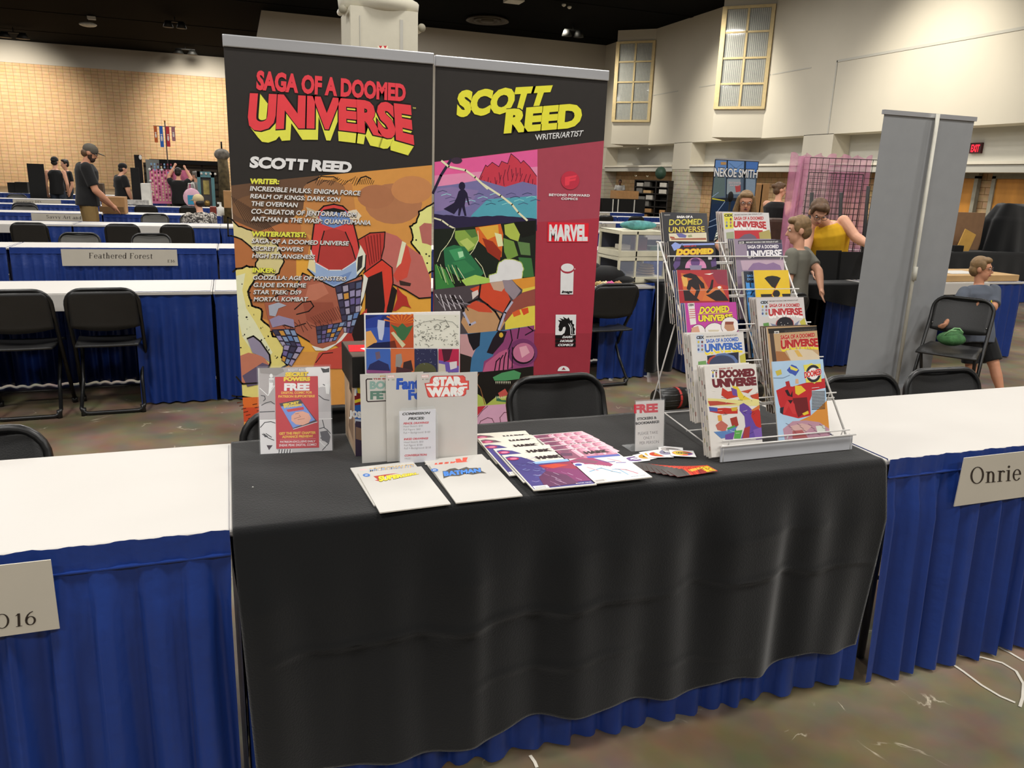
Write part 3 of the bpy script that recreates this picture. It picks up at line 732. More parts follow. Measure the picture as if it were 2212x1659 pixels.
p.line(c4((880, 830), (925, 955), (1060, 1030), (1190, 1030), (1330, 940)), .004, 'e8e2d4'); p.line(c4((850, 1020), (950, 1120), (1110, 1200), (1330, 1110), (1420, 1000)), .005, BK)
p.poly(c4((1000, 1090), (1110, 1110), (1290, 1040), (1250, 1120), (1110, 1180), (1000, 1130)), '6f88b6')
# shoulder and cape masses
p.poly(c4((1350, 730), (1470, 660), (1620, 650), (1740, 690), (1860, 800), (1990, 890), (2060, 1080), (2110, 1300), (1950, 1310), (1830, 1230), (1700, 1170), (1680, 1010), (1500, 990)), 'b2645c')
sh = c4((1350, 730), (1470, 660), (1620, 650), (1610, 800), (1570, 960), (1420, 1060), (1430, 880)); p.poly(sh, 'ad3933'); p.line(sh, .005, BK)
for k in range(6): p.line(c4((1420 + k * 30, 700 - k * 6), (1470 + k * 22, 980 - k * 14)), .004, '6f211f')
p.poly(c4((1780, 760), (1850, 800), (1880, 930), (1840, 1100), (1740, 1150), (1700, 1080), (1790, 930)), 'c24a3c'); p.poly(c4((1790, 740), (1830, 760), (1780, 960), (1730, 1010)), 'e0d5b4')
p.poly(c4((1760, 1130), (1880, 1160), (1870, 1190), (1770, 1180)), '3b2a26'); p.line(c4((1700, 1170), (1830, 1230), (1960, 1310), (2080, 1300)), .006, BK)
cp = c4((1405, 1060), (1590, 925), (1690, 1005), (1700, 1150), (1640, 1440), (1590, 1700), (1420, 1700), (1440, 1110)); p.poly(cp, 'c93f30'); p.line(cp, .005, BK)
p.poly(c4((1430, 1110), (1590, 1040), (1620, 1380), (1600, 1520), (1420, 1520)), '241c1b'); p.poly(c4((1700, 1190), (1740, 1230), (1700, 1420), (1610, 1640), (1640, 1400)), '241c1b')
p.poly(zig(c4((1740, 1190), (1830, 1300), (1880, 1410), (1790, 1380), (1740, 1430), (1700, 1440), (1740, 1320)), 3, 1.5, 9), 'a8322c')
p.poly(c4((1410, 1070), (1450, 1110), (1410, 1290), (1330, 1480), (1240, 1660), (1210, 1640), (1330, 1400), (1390, 1240)), 'e6ddc9')
p.poly(c5((1260, 300), (1440, 120), (1440, 520), (1190, 520), (1130, 490)), 'a63b34'); p.poly(c5((1340, 190), (1440, 170), (1440, 420), (1320, 470), (1290, 380)), '241c1b')
p.poly(c5((1360, 60), (1390, 110), (1300, 300), (1190, 440), (1040, 540), (930, 540), (890, 490), (1000, 520), (1130, 470), (1240, 330)), 'e8dfcb')
p.poly(c5((960, 560), (1190, 500), (1440, 540), (1440, 720), (900, 720), (930, 640)), 'b5483d'); p.line(c5((930, 660), (1000, 570), (1100, 560)), .004, BK)
# patchwork of plates
pal = ('5e79a8', '6a5f8e', '8f86a8', 'c08a3f', '4f5a78', '7c8fae', '584a70', '3e3a50', '9a93a6')
def patch(q, nu, nv, seed, g=.12):
    rr = random.Random(seed); q = c4(*q) if seed < 50 else c5(*q)
    p.poly(q, '2b2533')
    f = lambda u, v: tuple((q[0][i] * (1 - u) + q[1][i] * u) * (1 - v) + (q[3][i] * (1 - u) + q[2][i] * u) * v for i in (0, 1))
    for i in range(nu):
        for j in range(nv):
            o = .15 * (i % 2) / nv; u0, u1, v0, v1 = (i + g) / nu, (i + 1 - g) / nu, (j + g) / nv + o, min(1, (j + 1 - g) / nv + o)
            p.poly([f(u0, v0), f(u1, v0), f(u1, v1), f(u0, v1)], rr.choice(pal), lay=False)
    p.L += 1
patch(((1120, 1190), (1395, 1120), (1370, 1440), (1180, 1480)), 4, 4, 11)
patch(((1180, 1480), (1370, 1440), (1290, 1660), (1210, 1650)), 3, 3, 12)
patch(((490, 330), (720, 320), (800, 520), (600, 500)), 4, 3, 61); patch(((610, 480), (820, 500), (690, 700), (590, 640)), 3, 3, 62)
patch(((930, 300), (1230, 250), (1130, 440), (950, 470)), 5, 4, 63)
p.poly(c5((470, 230), (560, 190), (710, 230), (720, 310), (620, 280), (500, 310)), '8d83a0'); p.poly(c5((460, 90), (560, 60), (640, 90), (560, 120), (530, 200), (470, 190)), '9fa3b0')
# fist at the left edge, ground
p.poly(c5((130, 610), (260, 560), (400, 590), (470, 680), (400, 830), (250, 880), (150, 830)), 'b4715b'); p.poly(c5((250, 420), (310, 395), (380, 450), (470, 580), (480, 660), (400, 600), (300, 560)), '8b8398')
p.poly(c5((200, 790), (400, 660), (480, 690), (390, 870), (250, 900)), '5d5268'); p.line(c5((250, 420), (310, 395), (380, 450), (470, 580), (480, 660), (400, 860), (200, 870), (140, 800)), .007, BK)
p.poly(c5((100, 1010), (420, 1000), (420, 1180), (100, 1170)), 'd0682f'); p.poly(c5((100, 1110), (420, 1100), (420, 1260), (100, 1240)), 'c04a2c'); p.poly(c5((100, 1240), (420, 1260), (420, 1700), (100, 1700)), 'd08a42')
p.poly(zig(c5((130, 1300), (200, 1350), (260, 1480), (420, 1440), (420, 1700), (110, 1700)), 3, 2, 21), 'd9cba4')
for k in range(12): p.line(c5((150 + k * 22, 1060 + (k * 31) % 200), (190 + k * 22, 1052 + (k * 31) % 200)), .004, '5b2a1c')
# the words
p.textq('SAGA OF A DOOMED', *c3((338, 605), (1825, 725), (1827, 562), (343, 425)), 'd83f49', bold=.05)
F = c3((245, 1010), (1908, 1140), (1880, 775), (275, 655)); Bk = c3((330, 1120), (1850, 1235), (1830, 880), (365, 760))
for k in range(11):
    t = 1 - k / 10; p.textq('UNIVERSE', *[(a[0] + (b[0] - a[0]) * t, a[1] + (b[1] - a[1]) * t) for a, b in zip(F, Bk)], 'e6d84e', bold=.075, bb=.24, bt=.05)
p.textq('UNIVERSE', *F, '1b1414', bold=.085, bb=.24, bt=.05); p.textq('UNIVERSE', *F, 'd43f46', bold=.055, bb=.24, bt=.05)
p.text('TM', *c3((1895, 808), (1925, 808), (1895, 792)), 'd9cf70')
p.text('SCOTT REED', *c3((270, 1385), (1282, 1437), (282, 1280)), 'efecea', bold=.055)
for t, a, b, c, h, bo in (('WRITER:', (272, 168), (565, 172), (278, 118), 'e8de4b', .05), ('INCREDIBLE HULKS: ENIGMA FORCE', (275, 238), (1370, 285), (284, 190), 'eeeae4', .02), ('REALM OF KINGS: DARK SON', (278, 312), (1168, 347), (287, 268), 'eeeae4', .02),
    ('THE OVERMAN', (285, 388), (745, 403), (294, 342), 'eeeae4', .02), ('CO-CREATOR OF JENTORRA FROM', (285, 465), (1332, 500), (294, 417), 'eeeae4', .02), ('ANT-MAN & THE WASP: QUANTUMANIA', (285, 540), (1475, 578), (294, 494), 'eeeae4', .02),
    ('WRITER/ARTIST:', (288, 690), (832, 700), (294, 642), 'e8de4b', .05), ('SAGA OF A DOOMED UNIVERSE', (290, 758), (1255, 783), (298, 714), 'eeeae4', .02), ('SECRET POWERS', (295, 833), (803, 842), (302, 790), 'eeeae4', .02), ('HIGH STRANGENESS', (297, 905), (918, 918), (305, 862), 'eeeae4', .02),
    ('INKER:', (300, 1050), (525, 1055), (306, 1005), 'e8de4b', .05), ('GODZILLA: AGE OF MONSTERS', (302, 1122), (1228, 1132), (310, 1080), 'eeeae4', .02), ('G.I.JOE EXTREME', (307, 1195), (830, 1200), (314, 1152), 'eeeae4', .02), ('STAR TREK: DS9', (308, 1267), (783, 1270), (315, 1225), 'eeeae4', .02), ('MORTAL KOMBAT', (312, 1338), (845, 1338), (320, 1295), 'eeeae4', .02)):
    p.text(t, c4((a[0] + 3, a[1] + 3)), c4((b[0] + 3, b[1] + 3)), c4((c[0] + 3, c[1] + 3)), '5a4a38', bold=bo + .055)
    p.text(t, c4(a), c4(b), c4(c), h, bold=bo)
p.mb.build('printed_graphic', bt, clean=False)
# ---- right banner
bt, p = banner('pull_up_banner', 'tall pull-up banner at right with yellow name, comic panels and maroon logo column', .862, 1.678, YB + .012, 2.015)
c6, c7, c8 = cr(920, 100, 5.267), cr(920, 400, 5.267), cr(920, 640, 5.267)
p.poly([(930, 351), (1312, 303), (1312, 1000), (930, 1000)], '98404e')
p.poly([(1155, 480), (1312, 470), (1312, 720), (1150, 720)], '9c3341'); p.poly([(1150, 720), (1312, 720), (1312, 1000), (1150, 1000)], '8f303c')
p.poly([(930, 351), (1161, 323), (1160, 485), (930, 500)], 'd2588f'); p.poly([(930, 380), (1161, 360), (1160, 485), (930, 500)], 'de83a6')
mt = c6((470, 1660), (600, 1530), (620, 1480), (680, 1350), (700, 1370), (755, 1320), (830, 1370), (862, 1308), (930, 1335), (968, 1222), (1050, 1290), (1080, 1330), (1110, 1300), (1180, 1370), (1262, 1480), (1262, 1800), (470, 1800)); p.poly(mt, 'b83848'); p.line(mt[:15], .003, '3a1c2c')
for k in range(26): x = 640 + k * 24; y = 1480 - 140 * math.exp(-((x - 980) / 160) ** 2); p.line(c6((x, y + (k * 47) % 120), (x - 40 + (k * 29) % 60, y + 90 + (k * 47) % 120)), .003, '5a1c30')
p.poly(c7((90, 20), (330, -10), (620, -60), (760, -20), (900, 20), (1100, -40), (1262, 0), (1262, 420), (90, 420)), '6f6a98'); p.poly(c7((520, 340), (700, 160), (1000, 140), (1262, 120), (1262, 420), (500, 420)), '4f98a8'); p.poly(c7((100, 40), (300, 20), (600, 60), (500, 240), (100, 300)), '7f6f9c')
for k in range(24): x = 130 + k * 46; p.line(c7((x, 80 + (k * 37) % 150), (x + 60, 60 + (k * 37) % 150), (x + 110, 74 + (k * 37) % 150)), .0025, ('2c3b56', '8fd0cf', '46476e')[k % 3])
gr = zig(c7((90, 330), (300, 345), (540, 362), (860, 345), (1262, 385)), 6, 1, 4); p.poly(gr + c7((1262, 520), (90, 520)), '29233f')
p.line(c6((80, 1670), (170, 1470), (240, 1360), (285, 1290)), .012, '272338'); p.ell(c6((350, 1300)), 12, 7, '3a2c3c')
p.line(c6((180, 1305), (260, 1370), (450, 1410), (560, 1490), (700, 1620)), .009, 'e0d0ae'); p.line(c7((650, -10), (850, 120), (980, 220), (1050, 310), (1150, 400)), .009, 'e0d0ae'); p.line(c7((95, 375), (180, 400), (260, 460), (340, 500)), .007, 'e0d0ae')
sil = c7((372, 70), (400, 50), (440, 50), (470, 90), (497, 225), (485, 230), (455, 140), (440, 230), (462, 350), (440, 350), (410, 250), (385, 350), (365, 345), (372, 260), (320, 330), (200, 270), (320, 200), (350, 140)); p.poly(sil, '211c34'); p.ell(c7((410, 10)), 7, 9, '211c34')
# green panel: loose green, orange and white masses
def panel(q, h):
    q = c7(*q) if True else q
    p.poly(q, h); return q
panel(((90, 500), (330, 490), (1255, 400), (1240, 1040), (90, 1190)), '1b211a')
for a, h in ((((560, 480), (850, 440), (880, 560), (860, 820), (760, 780), (600, 640)), 'c9622a'), (((600, 480), (820, 450), (830, 560), (700, 620)), 'e0a23f'), (((640, 600), (760, 640), (860, 760), (840, 860), (700, 760)), '8e2f20'), (((780, 540), (860, 560), (880, 690), (820, 700)), 'd8d3a0'),
    (((330, 520), (560, 500), (600, 600), (560, 720), (480, 760), (380, 680), (330, 600)), '7f9c45'), (((380, 640), (470, 600), (560, 680), (480, 740)), 'a9bb62'), (((440, 510), (560, 500), (590, 580), (520, 600)), '4d7338'),
    (((200, 720), (320, 680), (440, 700), (560, 860), (660, 1000), (600, 1060), (400, 1060), (220, 960)), '2c6b45'), (((260, 740), (400, 710), (450, 830), (330, 860)), '3f8f5b'), (((300, 880), (440, 850), (560, 960), (430, 1010)), '357a4c'), (((360, 760), (420, 750), (430, 810), (380, 830)), '9fd0a2'),
    (((890, 450), (1000, 430), (1070, 560), (1050, 640), (960, 610), (900, 560)), 'a3b24c'), (((880, 600), (1000, 640), (1050, 800), (930, 850), (890, 760)), '6f8f40'), (((1040, 640), (1180, 660), (1190, 800), (1080, 790)), '5b7a48'), (((1050, 820), (1200, 830), (1230, 1040), (1110, 1050)), '3c6a3a'), (((1000, 420), (1250, 400), (1240, 560), (1090, 600)), '151512'),
    (((400, 1080), (560, 1020), (720, 1060), (720, 1110), (460, 1150)), '9fc25a'), (((100, 900), (220, 960), (330, 1160), (110, 1190)), '3a7a3d')): p.poly(c7(*a), h)
for k in range(12): p.line(c7((120 + k * 22, 900 + (k * 31) % 60), (180 + k * 24, 1060 + (k * 23) % 80)), .003, ('7fae57', '14170f', 'cfe0a8')[k % 3])
for a in (((330, 500), (290, 600), (240, 680), (170, 760), (130, 870)), ((590, 520), (600, 620), (540, 740), (500, 790)), ((560, 830), (640, 930), (680, 1050))): p.line(c7(*a), .003, 'd5d9a8')
wb = zig(c7((720, 1105), (720, 1020), (800, 1000), (830, 880), (900, 840), (1000, 850), (1080, 870), (1110, 950), (1090, 1060)), 3, 1, 6); p.poly(wb, 'd9d6da'); p.line(wb, .004, 'b7c86a')
# orange and tan panel
panel(((90, 1190), (700, 1115), (1242, 1040), (1240, 1660), (90, 1800)), '4a4246')
for a, h in ((((500, 1180), (640, 1130), (720, 1110), (900, 1160), (960, 1300), (880, 1450), (700, 1370), (610, 1270)), 'c3482f'), (((450, 1400), (600, 1320), (760, 1420), (860, 1460), (900, 1560), (820, 1700), (500, 1720), (400, 1560)), 'b48a63'), (((460, 1380), (560, 1310), (700, 1360), (760, 1450), (600, 1440)), 'c04a33'),
    (((730, 1110), (870, 1090), (900, 1160), (860, 1210), (770, 1190)), 'b99a86'), (((870, 1080), (980, 1080), (1080, 1200), (1000, 1310), (900, 1200)), '8d8088'), (((980, 1075), (1240, 1040), (1240, 1180), (1100, 1190), (1030, 1130)), 'cf8b36'), (((1100, 1180), (1240, 1150), (1240, 1260), (1080, 1300)), 'd7bd4b'),
    (((960, 1330), (1100, 1220), (1240, 1180), (1240, 1380), (1060, 1420), (880, 1560)), '8c4a40'), (((900, 1560), (1000, 1440), (1160, 1380), (1240, 1370), (1240, 1640), (900, 1680)), 'dcc24a'), (((980, 1450), (1060, 1410), (1080, 1470), (1000, 1500)), 'cc5a2e'), (((1080, 1410), (1160, 1390), (1170, 1450), (1110, 1480)), 'c84a2a'), (((520, 1220), (590, 1190), (600, 1240), (530, 1300)), 'cfc2bb')): p.poly(c7(*a), h)
for a in (((480, 1340), (600, 1290), (700, 1360), (790, 1440), (850, 1540)), ((600, 1290), (620, 1130)), ((300, 1260), (420, 1400), (440, 1500)), ((960, 1320), (860, 1500), (810, 1660))): p.line(c7(*a), .009, '1d1718')
for a in (((430, 1450), (500, 1590), (560, 1560)), ((980, 1330), (900, 1450), (830, 1640))): p.line(c7(*a), .011, 'a9a7ba')
for k in range(18): p.line(c7((110 + k * 18, 1240 + (k * 41) % 120), (160 + k * 20, 1330 + (k * 31) % 100)), .004, ('c9c3c8', '201b1e', '8a828a')[k % 3])
# blue and plum panel
p.poly(c8((390, 430), (620, 410), (830, 390), (1232, 330), (1225, 800), (500, 870), (390, 870)), '3f6c93')
for a, h in ((((390, 430), (560, 430), (600, 520), (520, 700), (390, 660)), 'b98e90'), (((470, 430), (620, 410), (610, 560), (540, 620), (490, 520)), '1d1a20'), (((390, 650), (520, 690), (500, 870), (390, 870)), '2a2522'), (((860, 400), (1232, 330), (1225, 810), (960, 830), (640, 880), (660, 740), (760, 680), (820, 520)), '86406c'), (((820, 390), (920, 400), (880, 520), (760, 660), (690, 640), (760, 480)), '231b22'), (((640, 880), (680, 760), (830, 640), (920, 600), (1000, 780), (900, 850)), 'b0597c')): p.poly(c8(*a), h)
p.ell(c8((1100, 640)), 32, 30, '6f3560'); p.ell(c8((1105, 650)), 25, 23, '1c141c'); p.ell(c8((1110, 640)), 23, 21, 'b56a88'); p.poly(c8((1060, 580), (1140, 560), (1180, 640), (1090, 700)), 'd19aa8'); p.ell(c8((855, 440)), 4.5, 5.5, 'c9a23a')
for k in range(5): p.line(c8((780 + k * 50, 850 - k * 8), (800 + k * 46, 740 - k * 20), (840 + k * 36, 700 - k * 30)), .006, '2a1626')
for a in (((960, 380), (980, 500), (940, 600)), ((1060, 360), (1040, 480)), ((1160, 345), (1220, 390), (1130, 440))): p.line(c8(*a), .006, '2a1626')
p.poly(c8((390, 860), (540, 870), (960, 830), (1222, 795), (1222, 1240), (390, 1320)), '1d1a17')
for a, h in ((((540, 1080), (660, 1160), (690, 1240), (540, 1260)), 'a9b556'), (((690, 1230), (800, 1140), (1222, 1100), (1222, 1260), (690, 1260)), 'a9b556'), (((760, 920), (860, 870), (1000, 840), (1080, 870), (1060, 940), (900, 960), (780, 960)), '4b8a5a'), (((800, 1130), (860, 1180), (960, 1180), (960, 1210), (800, 1190)), '39694a'), (((820, 1100), (900, 1050), (940, 1120), (840, 1150)), 'b8524a')): p.poly(c8(*a), h)
for k in range(9): x = 790 + k * 20; p.poly(c8((x, 968), (x + 12, 968), (x + 7, 1000)), 'd9d0b4', lay=False); p.poly(c8((x, 1160), (x + 12, 1160), (x + 6, 1130)), 'd9d0b4', lay=False)
p.line(c8((600, 880), (560, 960), (620, 1050), (670, 1230)), .004, '8a5a3a')
p.poly(c8((540, 1260), (690, 1240), (1222, 1200), (1222, 1400), (800, 1450), (540, 1500)), 'cf9fb8'); p.poly(c8((540, 1260), (680, 1245), (600, 1340), (540, 1400)), 'b8343f')
for a in (((600, 1480), (620, 1420), (660, 1400), (700, 1380), (750, 1390), (780, 1450)), ((850, 1440), (840, 1380), (890, 1320), (1000, 1320), (1000, 1420)), ((540, 1480), (580, 1380), (640, 1300), (700, 1250))): p.line(c8(*a), .004, '7a4a5c')
p.poly([(1040, 925), (1151, 905), (1312, 868), (1312, 1000), (930, 1000), (930, 945)], '1f1b1b')
# name and logos
p.textq('SCOTT', *c6((345, 785), (1345, 712), (1440, 450), (362, 512)), 'e3cf3b', bold=.065); p.textq('REED', *c6((885, 972), (1765, 900), (1785, 650), (912, 722)), '1f1b1b', bold=.09); p.textq('REED', *c6((885, 972), (1765, 900), (1785, 650), (912, 722)), 'e3cf3b', bold=.065)
p.textq('WRITER/ARTIST', *c6((1245, 1070), (1770, 1020), (1795, 952), (1240, 1002)), 'e9e6e6', bold=.01)
p.ell(c6((1640, 1525)), 20, 20, 'b03042'); p.textq('F', *c6((1580, 1580), (1690, 1560), (1715, 1465), (1580, 1490)), 'd83c4c', bold=.06)
p.text('BEYOND FORWARD', *c7((1398, 122), (1862, 130), (1399, 95)), 'ecd9dc', bold=.04, gap=1.1); p.text('COMICS', *c7((1537, 165), (1725, 168), (1538, 140)), 'ecd9dc', bold=.04, gap=1.1)
p.poly(c7((1385, 420), (1850, 432), (1848, 645), (1380, 645)), 'cf2230'); p.textq('MARVEL', *c7((1398, 622), (1838, 622), (1838, 450), (1402, 450)), 'e9e4e6', bold=.06)
p.poly(c7((1532, 960), (1680, 960), (1672, 1242), (1527, 1242)), 'dcd6da'); p.ell(c7((1608, 945)), 15.5, 11.5, '9c3341'); p.ell(c7((1608, 937)), 13.8, 8.8, 'dcd6da'); p.text('image', *c7((1540, 1226), (1664, 1226), (1543, 1196)), '1b1b1b', bold=.06, shear=.3)
p.ell(c7((1692, 953)), 1.6, 1.6, 'd9a3aa', n=8)
p.poly(c8((1475, 208), (1708, 208), (1703, 440), (1470, 440)), 'e6e2e4')
p.poly(c8((1512, 325), (1522, 298), (1500, 270), (1545, 275), (1516, 246), (1570, 262), (1556, 230), (1605, 258), (1620, 236), (1640, 275), (1664, 270), (1666, 310), (1686, 320), (1680, 350), (1696, 372), (1686, 400), (1692, 432), (1650, 432), (1652, 370), (1640, 330), (1615, 305), (1640, 360), (1642, 440), (1545, 440), (1575, 415), (1588, 370), (1583, 345), (1560, 352), (1553, 372), (1545, 392), (1522, 400), (1508, 385), (1512, 360), (1506, 345)), '151313')
p.line(c8((1640, 305), (1662, 350), (1668, 425)), .002, 'e6e2e4')
for k, (t, a) in enumerate((('DARK', 1548), ('HORSE', 1522), ('COMICS', 1498))):
    y = 443 + k * 45; p.poly(c8((1471, y), (1703, y), (1702, y + 39), (1470, y + 39)), '151313', L=p.L); p.L += 1; p.text(t, *c8((a, y + 31), (1672, y + 30), (a + 5, y + 7)), 'e6e2e4', bold=.05, shear=.2)
p.ell(c8((1565, 850)), 13, 11, 'dcd6da', a0=180, a1=360); p.poly(c8((1540, 836), (1565, 806), (1590, 836)), '8f303c')
p.mb.build('printed_graphic', bt, clean=False)
# ================================================================== booth name signs hung on the skirts
CARD = mat('cream_card', '#c2bcae', .6, var=.02)
def hang_sign(label, xa, xb, Yf, z0, z1, words, name='booth_sign', tilt=0, shear=0):
    Yf -= .035 if Yf > 5 else 0; S = Surf((xa, Yf, z0), (1, 0, tilt), (0, -.02, 1)); w, h = xb - xa, z1 - z0
    mb = MB(); mb.obox(S.P(w / 2, h / 2, -.002), S.u * w / 2, S.v * h / 2, S.n * .0015, CARD)
    p = Pr(S, mb)
    for t, bl, br, tl in words: p.text(t, bl, br, tl, '2b2420', serif=True)
    return tag(p.mb.build(name, origin=S.P(w / 2, h / 2), clean=False), label, 'sign')
yf = 1.640
a = AY(0, 1200, yf); b = AY(103, 1193, yf); c = AY(117, 1357, yf); 
hang_sign('white sign reading O16 on the blue skirt at the left photo edge', b.x - .62, b.x + .004, yf, c.z - .003, .742, [('O', (-12, 1359), (22, 1356), (-13, 1328)), ('16', (31, 1355), (80, 1348), (30, 1326))])
a = AY(2085, 983, yf); b = AY(2057, 1095, yf)
hang_sign('white sign with large serif name Onrie on the right blue skirt', a.x - .004, a.x + .56, yf, b.z, .742, [('Onrie', (2095, 1046), (2206, 1037), (2096, 1010))])
for lb, x0p, x1p, y0p, y1p, Yr, w in (
    ('cream sign reading Feathered Forest on the blue skirt at left', 133, 385, 537, 573, 8.43, [('Feathered Forest', (192, 558), (330, 559), (192, 546)), ('E16', (362, 567), (378, 567), (362, 561))]),
    ('cream sign reading Savvy Art behind the man in a cap', 68, 213, 459, 478, 14.48, [('Savvy Art and', (100, 471.5), (176, 474), (100, 464.5))]),
    ('small far sign with blurred writing, behind the black chair back at left', 28, 133, 428, 440, 19.88, [('imaginary DIX', (34, 437), (90, 438), (34, 432.5))]),
    ('cream sign ending Art by, right of the maroon banner', 1270, 1327, 481, 497, 14.48, [('Art by', (1297, 488.5), (1312, 489), (1297, 483)), ('li', (1296, 494.5), (1299, 494.5), (1296, 490))]),
    ('cream sign ending dios, right of the maroon banner', 1262, 1324, 541, 572, 8.43, [('dios', (1291, 558), (1312, 558), (1291, 549))]),
    ('cream sign beginning Dragon, left of the rack', 1393, 1462, 482, 501, 14.46, [('Dragons', (1407, 493), (1435, 494), (1407, 486.5))]),
    ('tiny far sign with faint writing, beside the cardboard box stack', 1285, 1316, 459, 466, 19.88, [('sell', (1303, 465.2), (1311, 465.2), (1303, 462.5))])):
    A, B = AY(x0p, y0p, Yr), AY(x1p, y1p, Yr); hang_sign(lb, A.x, B.x, Yr - .01, B.z, min(A.z, .741), w)
KINK = 1.12
# ================================================================== things on the black cloth
SLEEVE = mat('clear_sleeve', '#e8ecee', .08, var=0, alpha=.05, spec=.8)
ACR = mat('clear_acrylic', '#dfe6e8', .06, var=0, alpha=.06, spec=.8)
PAPER = mat('white_card_stock', '#c9c6c0', .55, var=.015, spec=.3)
EDGE = mat('paper_edges', '#cfcac0', .7, var=.1, scale=90)
def lean(bl, br, deg, z=ZT, y=None, x0=None):
    """upright sheet standing on the cloth, leaning back by deg"""
    a, b = AZ(*bl, z), AZ(*br, z); u = (b - a); u.z = 0; w = u.length; u.normalize(); back = V((-u.y, u.x, 0))
    r = math.radians(deg); return Surf(a, u, V((0, 0, 1)) * math.cos(r) + back * math.sin(r)), w
def sheet(S, w, h, t, m, mb=None, edge=None):
    mb = mb or MB(); mb.slab([S.P(0, 0), S.P(w, 0), S.P(w, h), S.P(0, h)], -S.n * t, m, edge or m); return mb
# ---- red placard in a sleeve
S, w = lean((563, 981), (718, 973), 14); h = S.at(562, 795)[1]
mb = sheet(S, w, h, .004, PC('b9b6b8')); p = Pr(S, mb, clip=(0, w, 0, h)); cs = cr(540, 780, 7.54)
for a, hx in ((((150, 80), (920, 80), (930, 240), (400, 260), (420, 960), (150, 960)), 'a8a2a2'), (((900, 110), (1310, 90), (1320, 420), (1110, 420), (1100, 240), (940, 240)), 'dedbdc'), (((150, 960), (420, 950), (430, 1430), (520, 1530), (150, 1530)), 'dcdadb'), (((1110, 830), (1340, 820), (1345, 1480), (1130, 1480)), 'c4c1c3'),
    (((150, 700), (410, 700), (410, 940), (150, 950)), 'b9b3b5'), (((150, 90), (520, 90), (560, 170), (420, 240), (300, 210), (170, 200)), '8e8886'), (((1150, 110), (1230, 130), (1290, 110), (1290, 180), (1190, 190)), '2c2a2e')): p.poly(cs(*a), hx)
for a in (((160, 440), (290, 560), (400, 400)), ((160, 960), (420, 955)), ((1110, 945), (1335, 935)), ((1120, 430), (1210, 380)), ((1130, 1300), (1200, 1370), (1250, 1400)), ((300, 560), (330, 470), (380, 400))): p.line(cs(*a), .0018, 'f0eeee')
for a in (((170, 1080), (240, 1000), (340, 985), (410, 1010)), ((200, 1190), (300, 1250), (390, 1290)), ((260, 1180), (350, 1240)), ((180, 560), (240, 570), (250, 620), (220, 650)), ((190, 720), (260, 680), (340, 660), (400, 700)), ((160, 830), (400, 820)), ((1190, 380), (1280, 420)), ((1130, 1100), (1200, 1080), (1260, 1120), (1310, 1180)), ((1180, 960), (1210, 1080)), ((1150, 1250), (1280, 1340), (1180, 1450)), ((1120, 560), (1200, 620), (1290, 640))): p.line(cs(*a), .0022, '2b2830')
p.poly(cs((270, 1370), (370, 1370), (310, 1450)), '3a2733'); p.poly(cs((215, 1170), (300, 1230), (240, 1240)), '2b2830'); p.ell(cs((345, 240)), 3.5, 4.5, 'f0eeee'); p.poly(cs((310, 280), (390, 280), (370, 400), (330, 520), (300, 550), (310, 400)), 'e8e6e6')
for k in range(4): p.line(cs((320 + k * 18, 300), (326 + k * 16, 350)), .001, '2b2830')
for k in range(10): p.line(cs((480 + k * 22, 1440), (470 + k * 22, 1500)), .002, ('2b2830', 'eeeeee')[k % 2])
p.poly(cs((1140, 1150), (1260, 1130), (1310, 1230), (1290, 1330), (1170, 1290)), '55525a'); p.poly(cs((1220, 380), (1310, 370), (1290, 540), (1240, 530)), 'f4f4f2')
p.poly(cs((408, 258), (1105, 245), (1125, 1408), (428, 1428)), 'bd2230')
for a, t, hx, bo in ((((620, 165), (910, 160), (622, 125)), 'SCOTT REED', 'e6e2e2', .02), (((572, 248), (948, 240), (576, 185)), 'SECRET', 'efc62a', .075), (((548, 322), (980, 318), (550, 262)), 'POWERS', 'efc62a', .075), (((555, 475), (970, 470), (557, 362)), 'FREE', 'f4f0ef', .06),
    (((508, 534), (1013, 528), (510, 497)), 'DIGITAL COMIC FOR', 'edae3c', .045), (((460, 594), (1055, 588), (462, 556)), 'PATREON SUPPORTERS!', 'edae3c', .045), (((475, 1200), (1072, 1182), (476, 1160)), 'GET THE FIRST CHAPTER', 'edb83c', .045), (((522, 1252), (1022, 1240), (523, 1214)), 'ADVANCE PREVIEW!', 'edb83c', .045),
    (((490, 1332), (1065, 1320), (491, 1298)), 'PATREON-EXCLUSIVE EARLY', 'e3d6d8', .025), (((474, 1390), (1082, 1376), (475, 1352)), 'SNEAK PEAK DIGITAL COMIC!', 'e3d6d8', .025)):
    if t in ('SECRET', 'POWERS'): p.text(t, *cs(*[(x, y + 6) for x, y in a]), '5a3a14', bold=.1)
    p.text(t, *cs(*a), hx, bold=bo)
p.line(cs((485, 1278), (1070, 1262)), .0006, 'dca0a4')
p.poly(cs((475, 690), (820, 620), (1095, 985), (705, 1110)), '3a2a3a'); p.poly(cs((500, 740), (860, 690), (1060, 960), (700, 1090)), '6f8fd8'); p.ell(cs((830, 930)), 22, 15.5, 'e0a58e', n=9); p.poly(cs((590, 790), (870, 745), (880, 790), (620, 830)), 'c8303c')
p.text('SECRET', *cs((545, 730), (805, 685), (535, 695)), 'e8c83a', bold=.07); p.text('POWERS', *cs((560, 765), (850, 722), (548, 735)), 'e8c83a', bold=.07); p.line(cs((705, 1110), (1095, 990)), .0016, 'e9e4e6')
for a in (((740, 860), (800, 850)), ((720, 940), (830, 905)), ((780, 955), (890, 935)), ((800, 880), (820, 900))): p.line(cs(*a), .0009, '6a3a3a')
t = thing('placard', 'red Secret Powers FREE placard in a clear sleeve, left end of the cloth', 'placard', S.P(w / 2, 0)); p.mb.build('printed_card', t, clean=False)
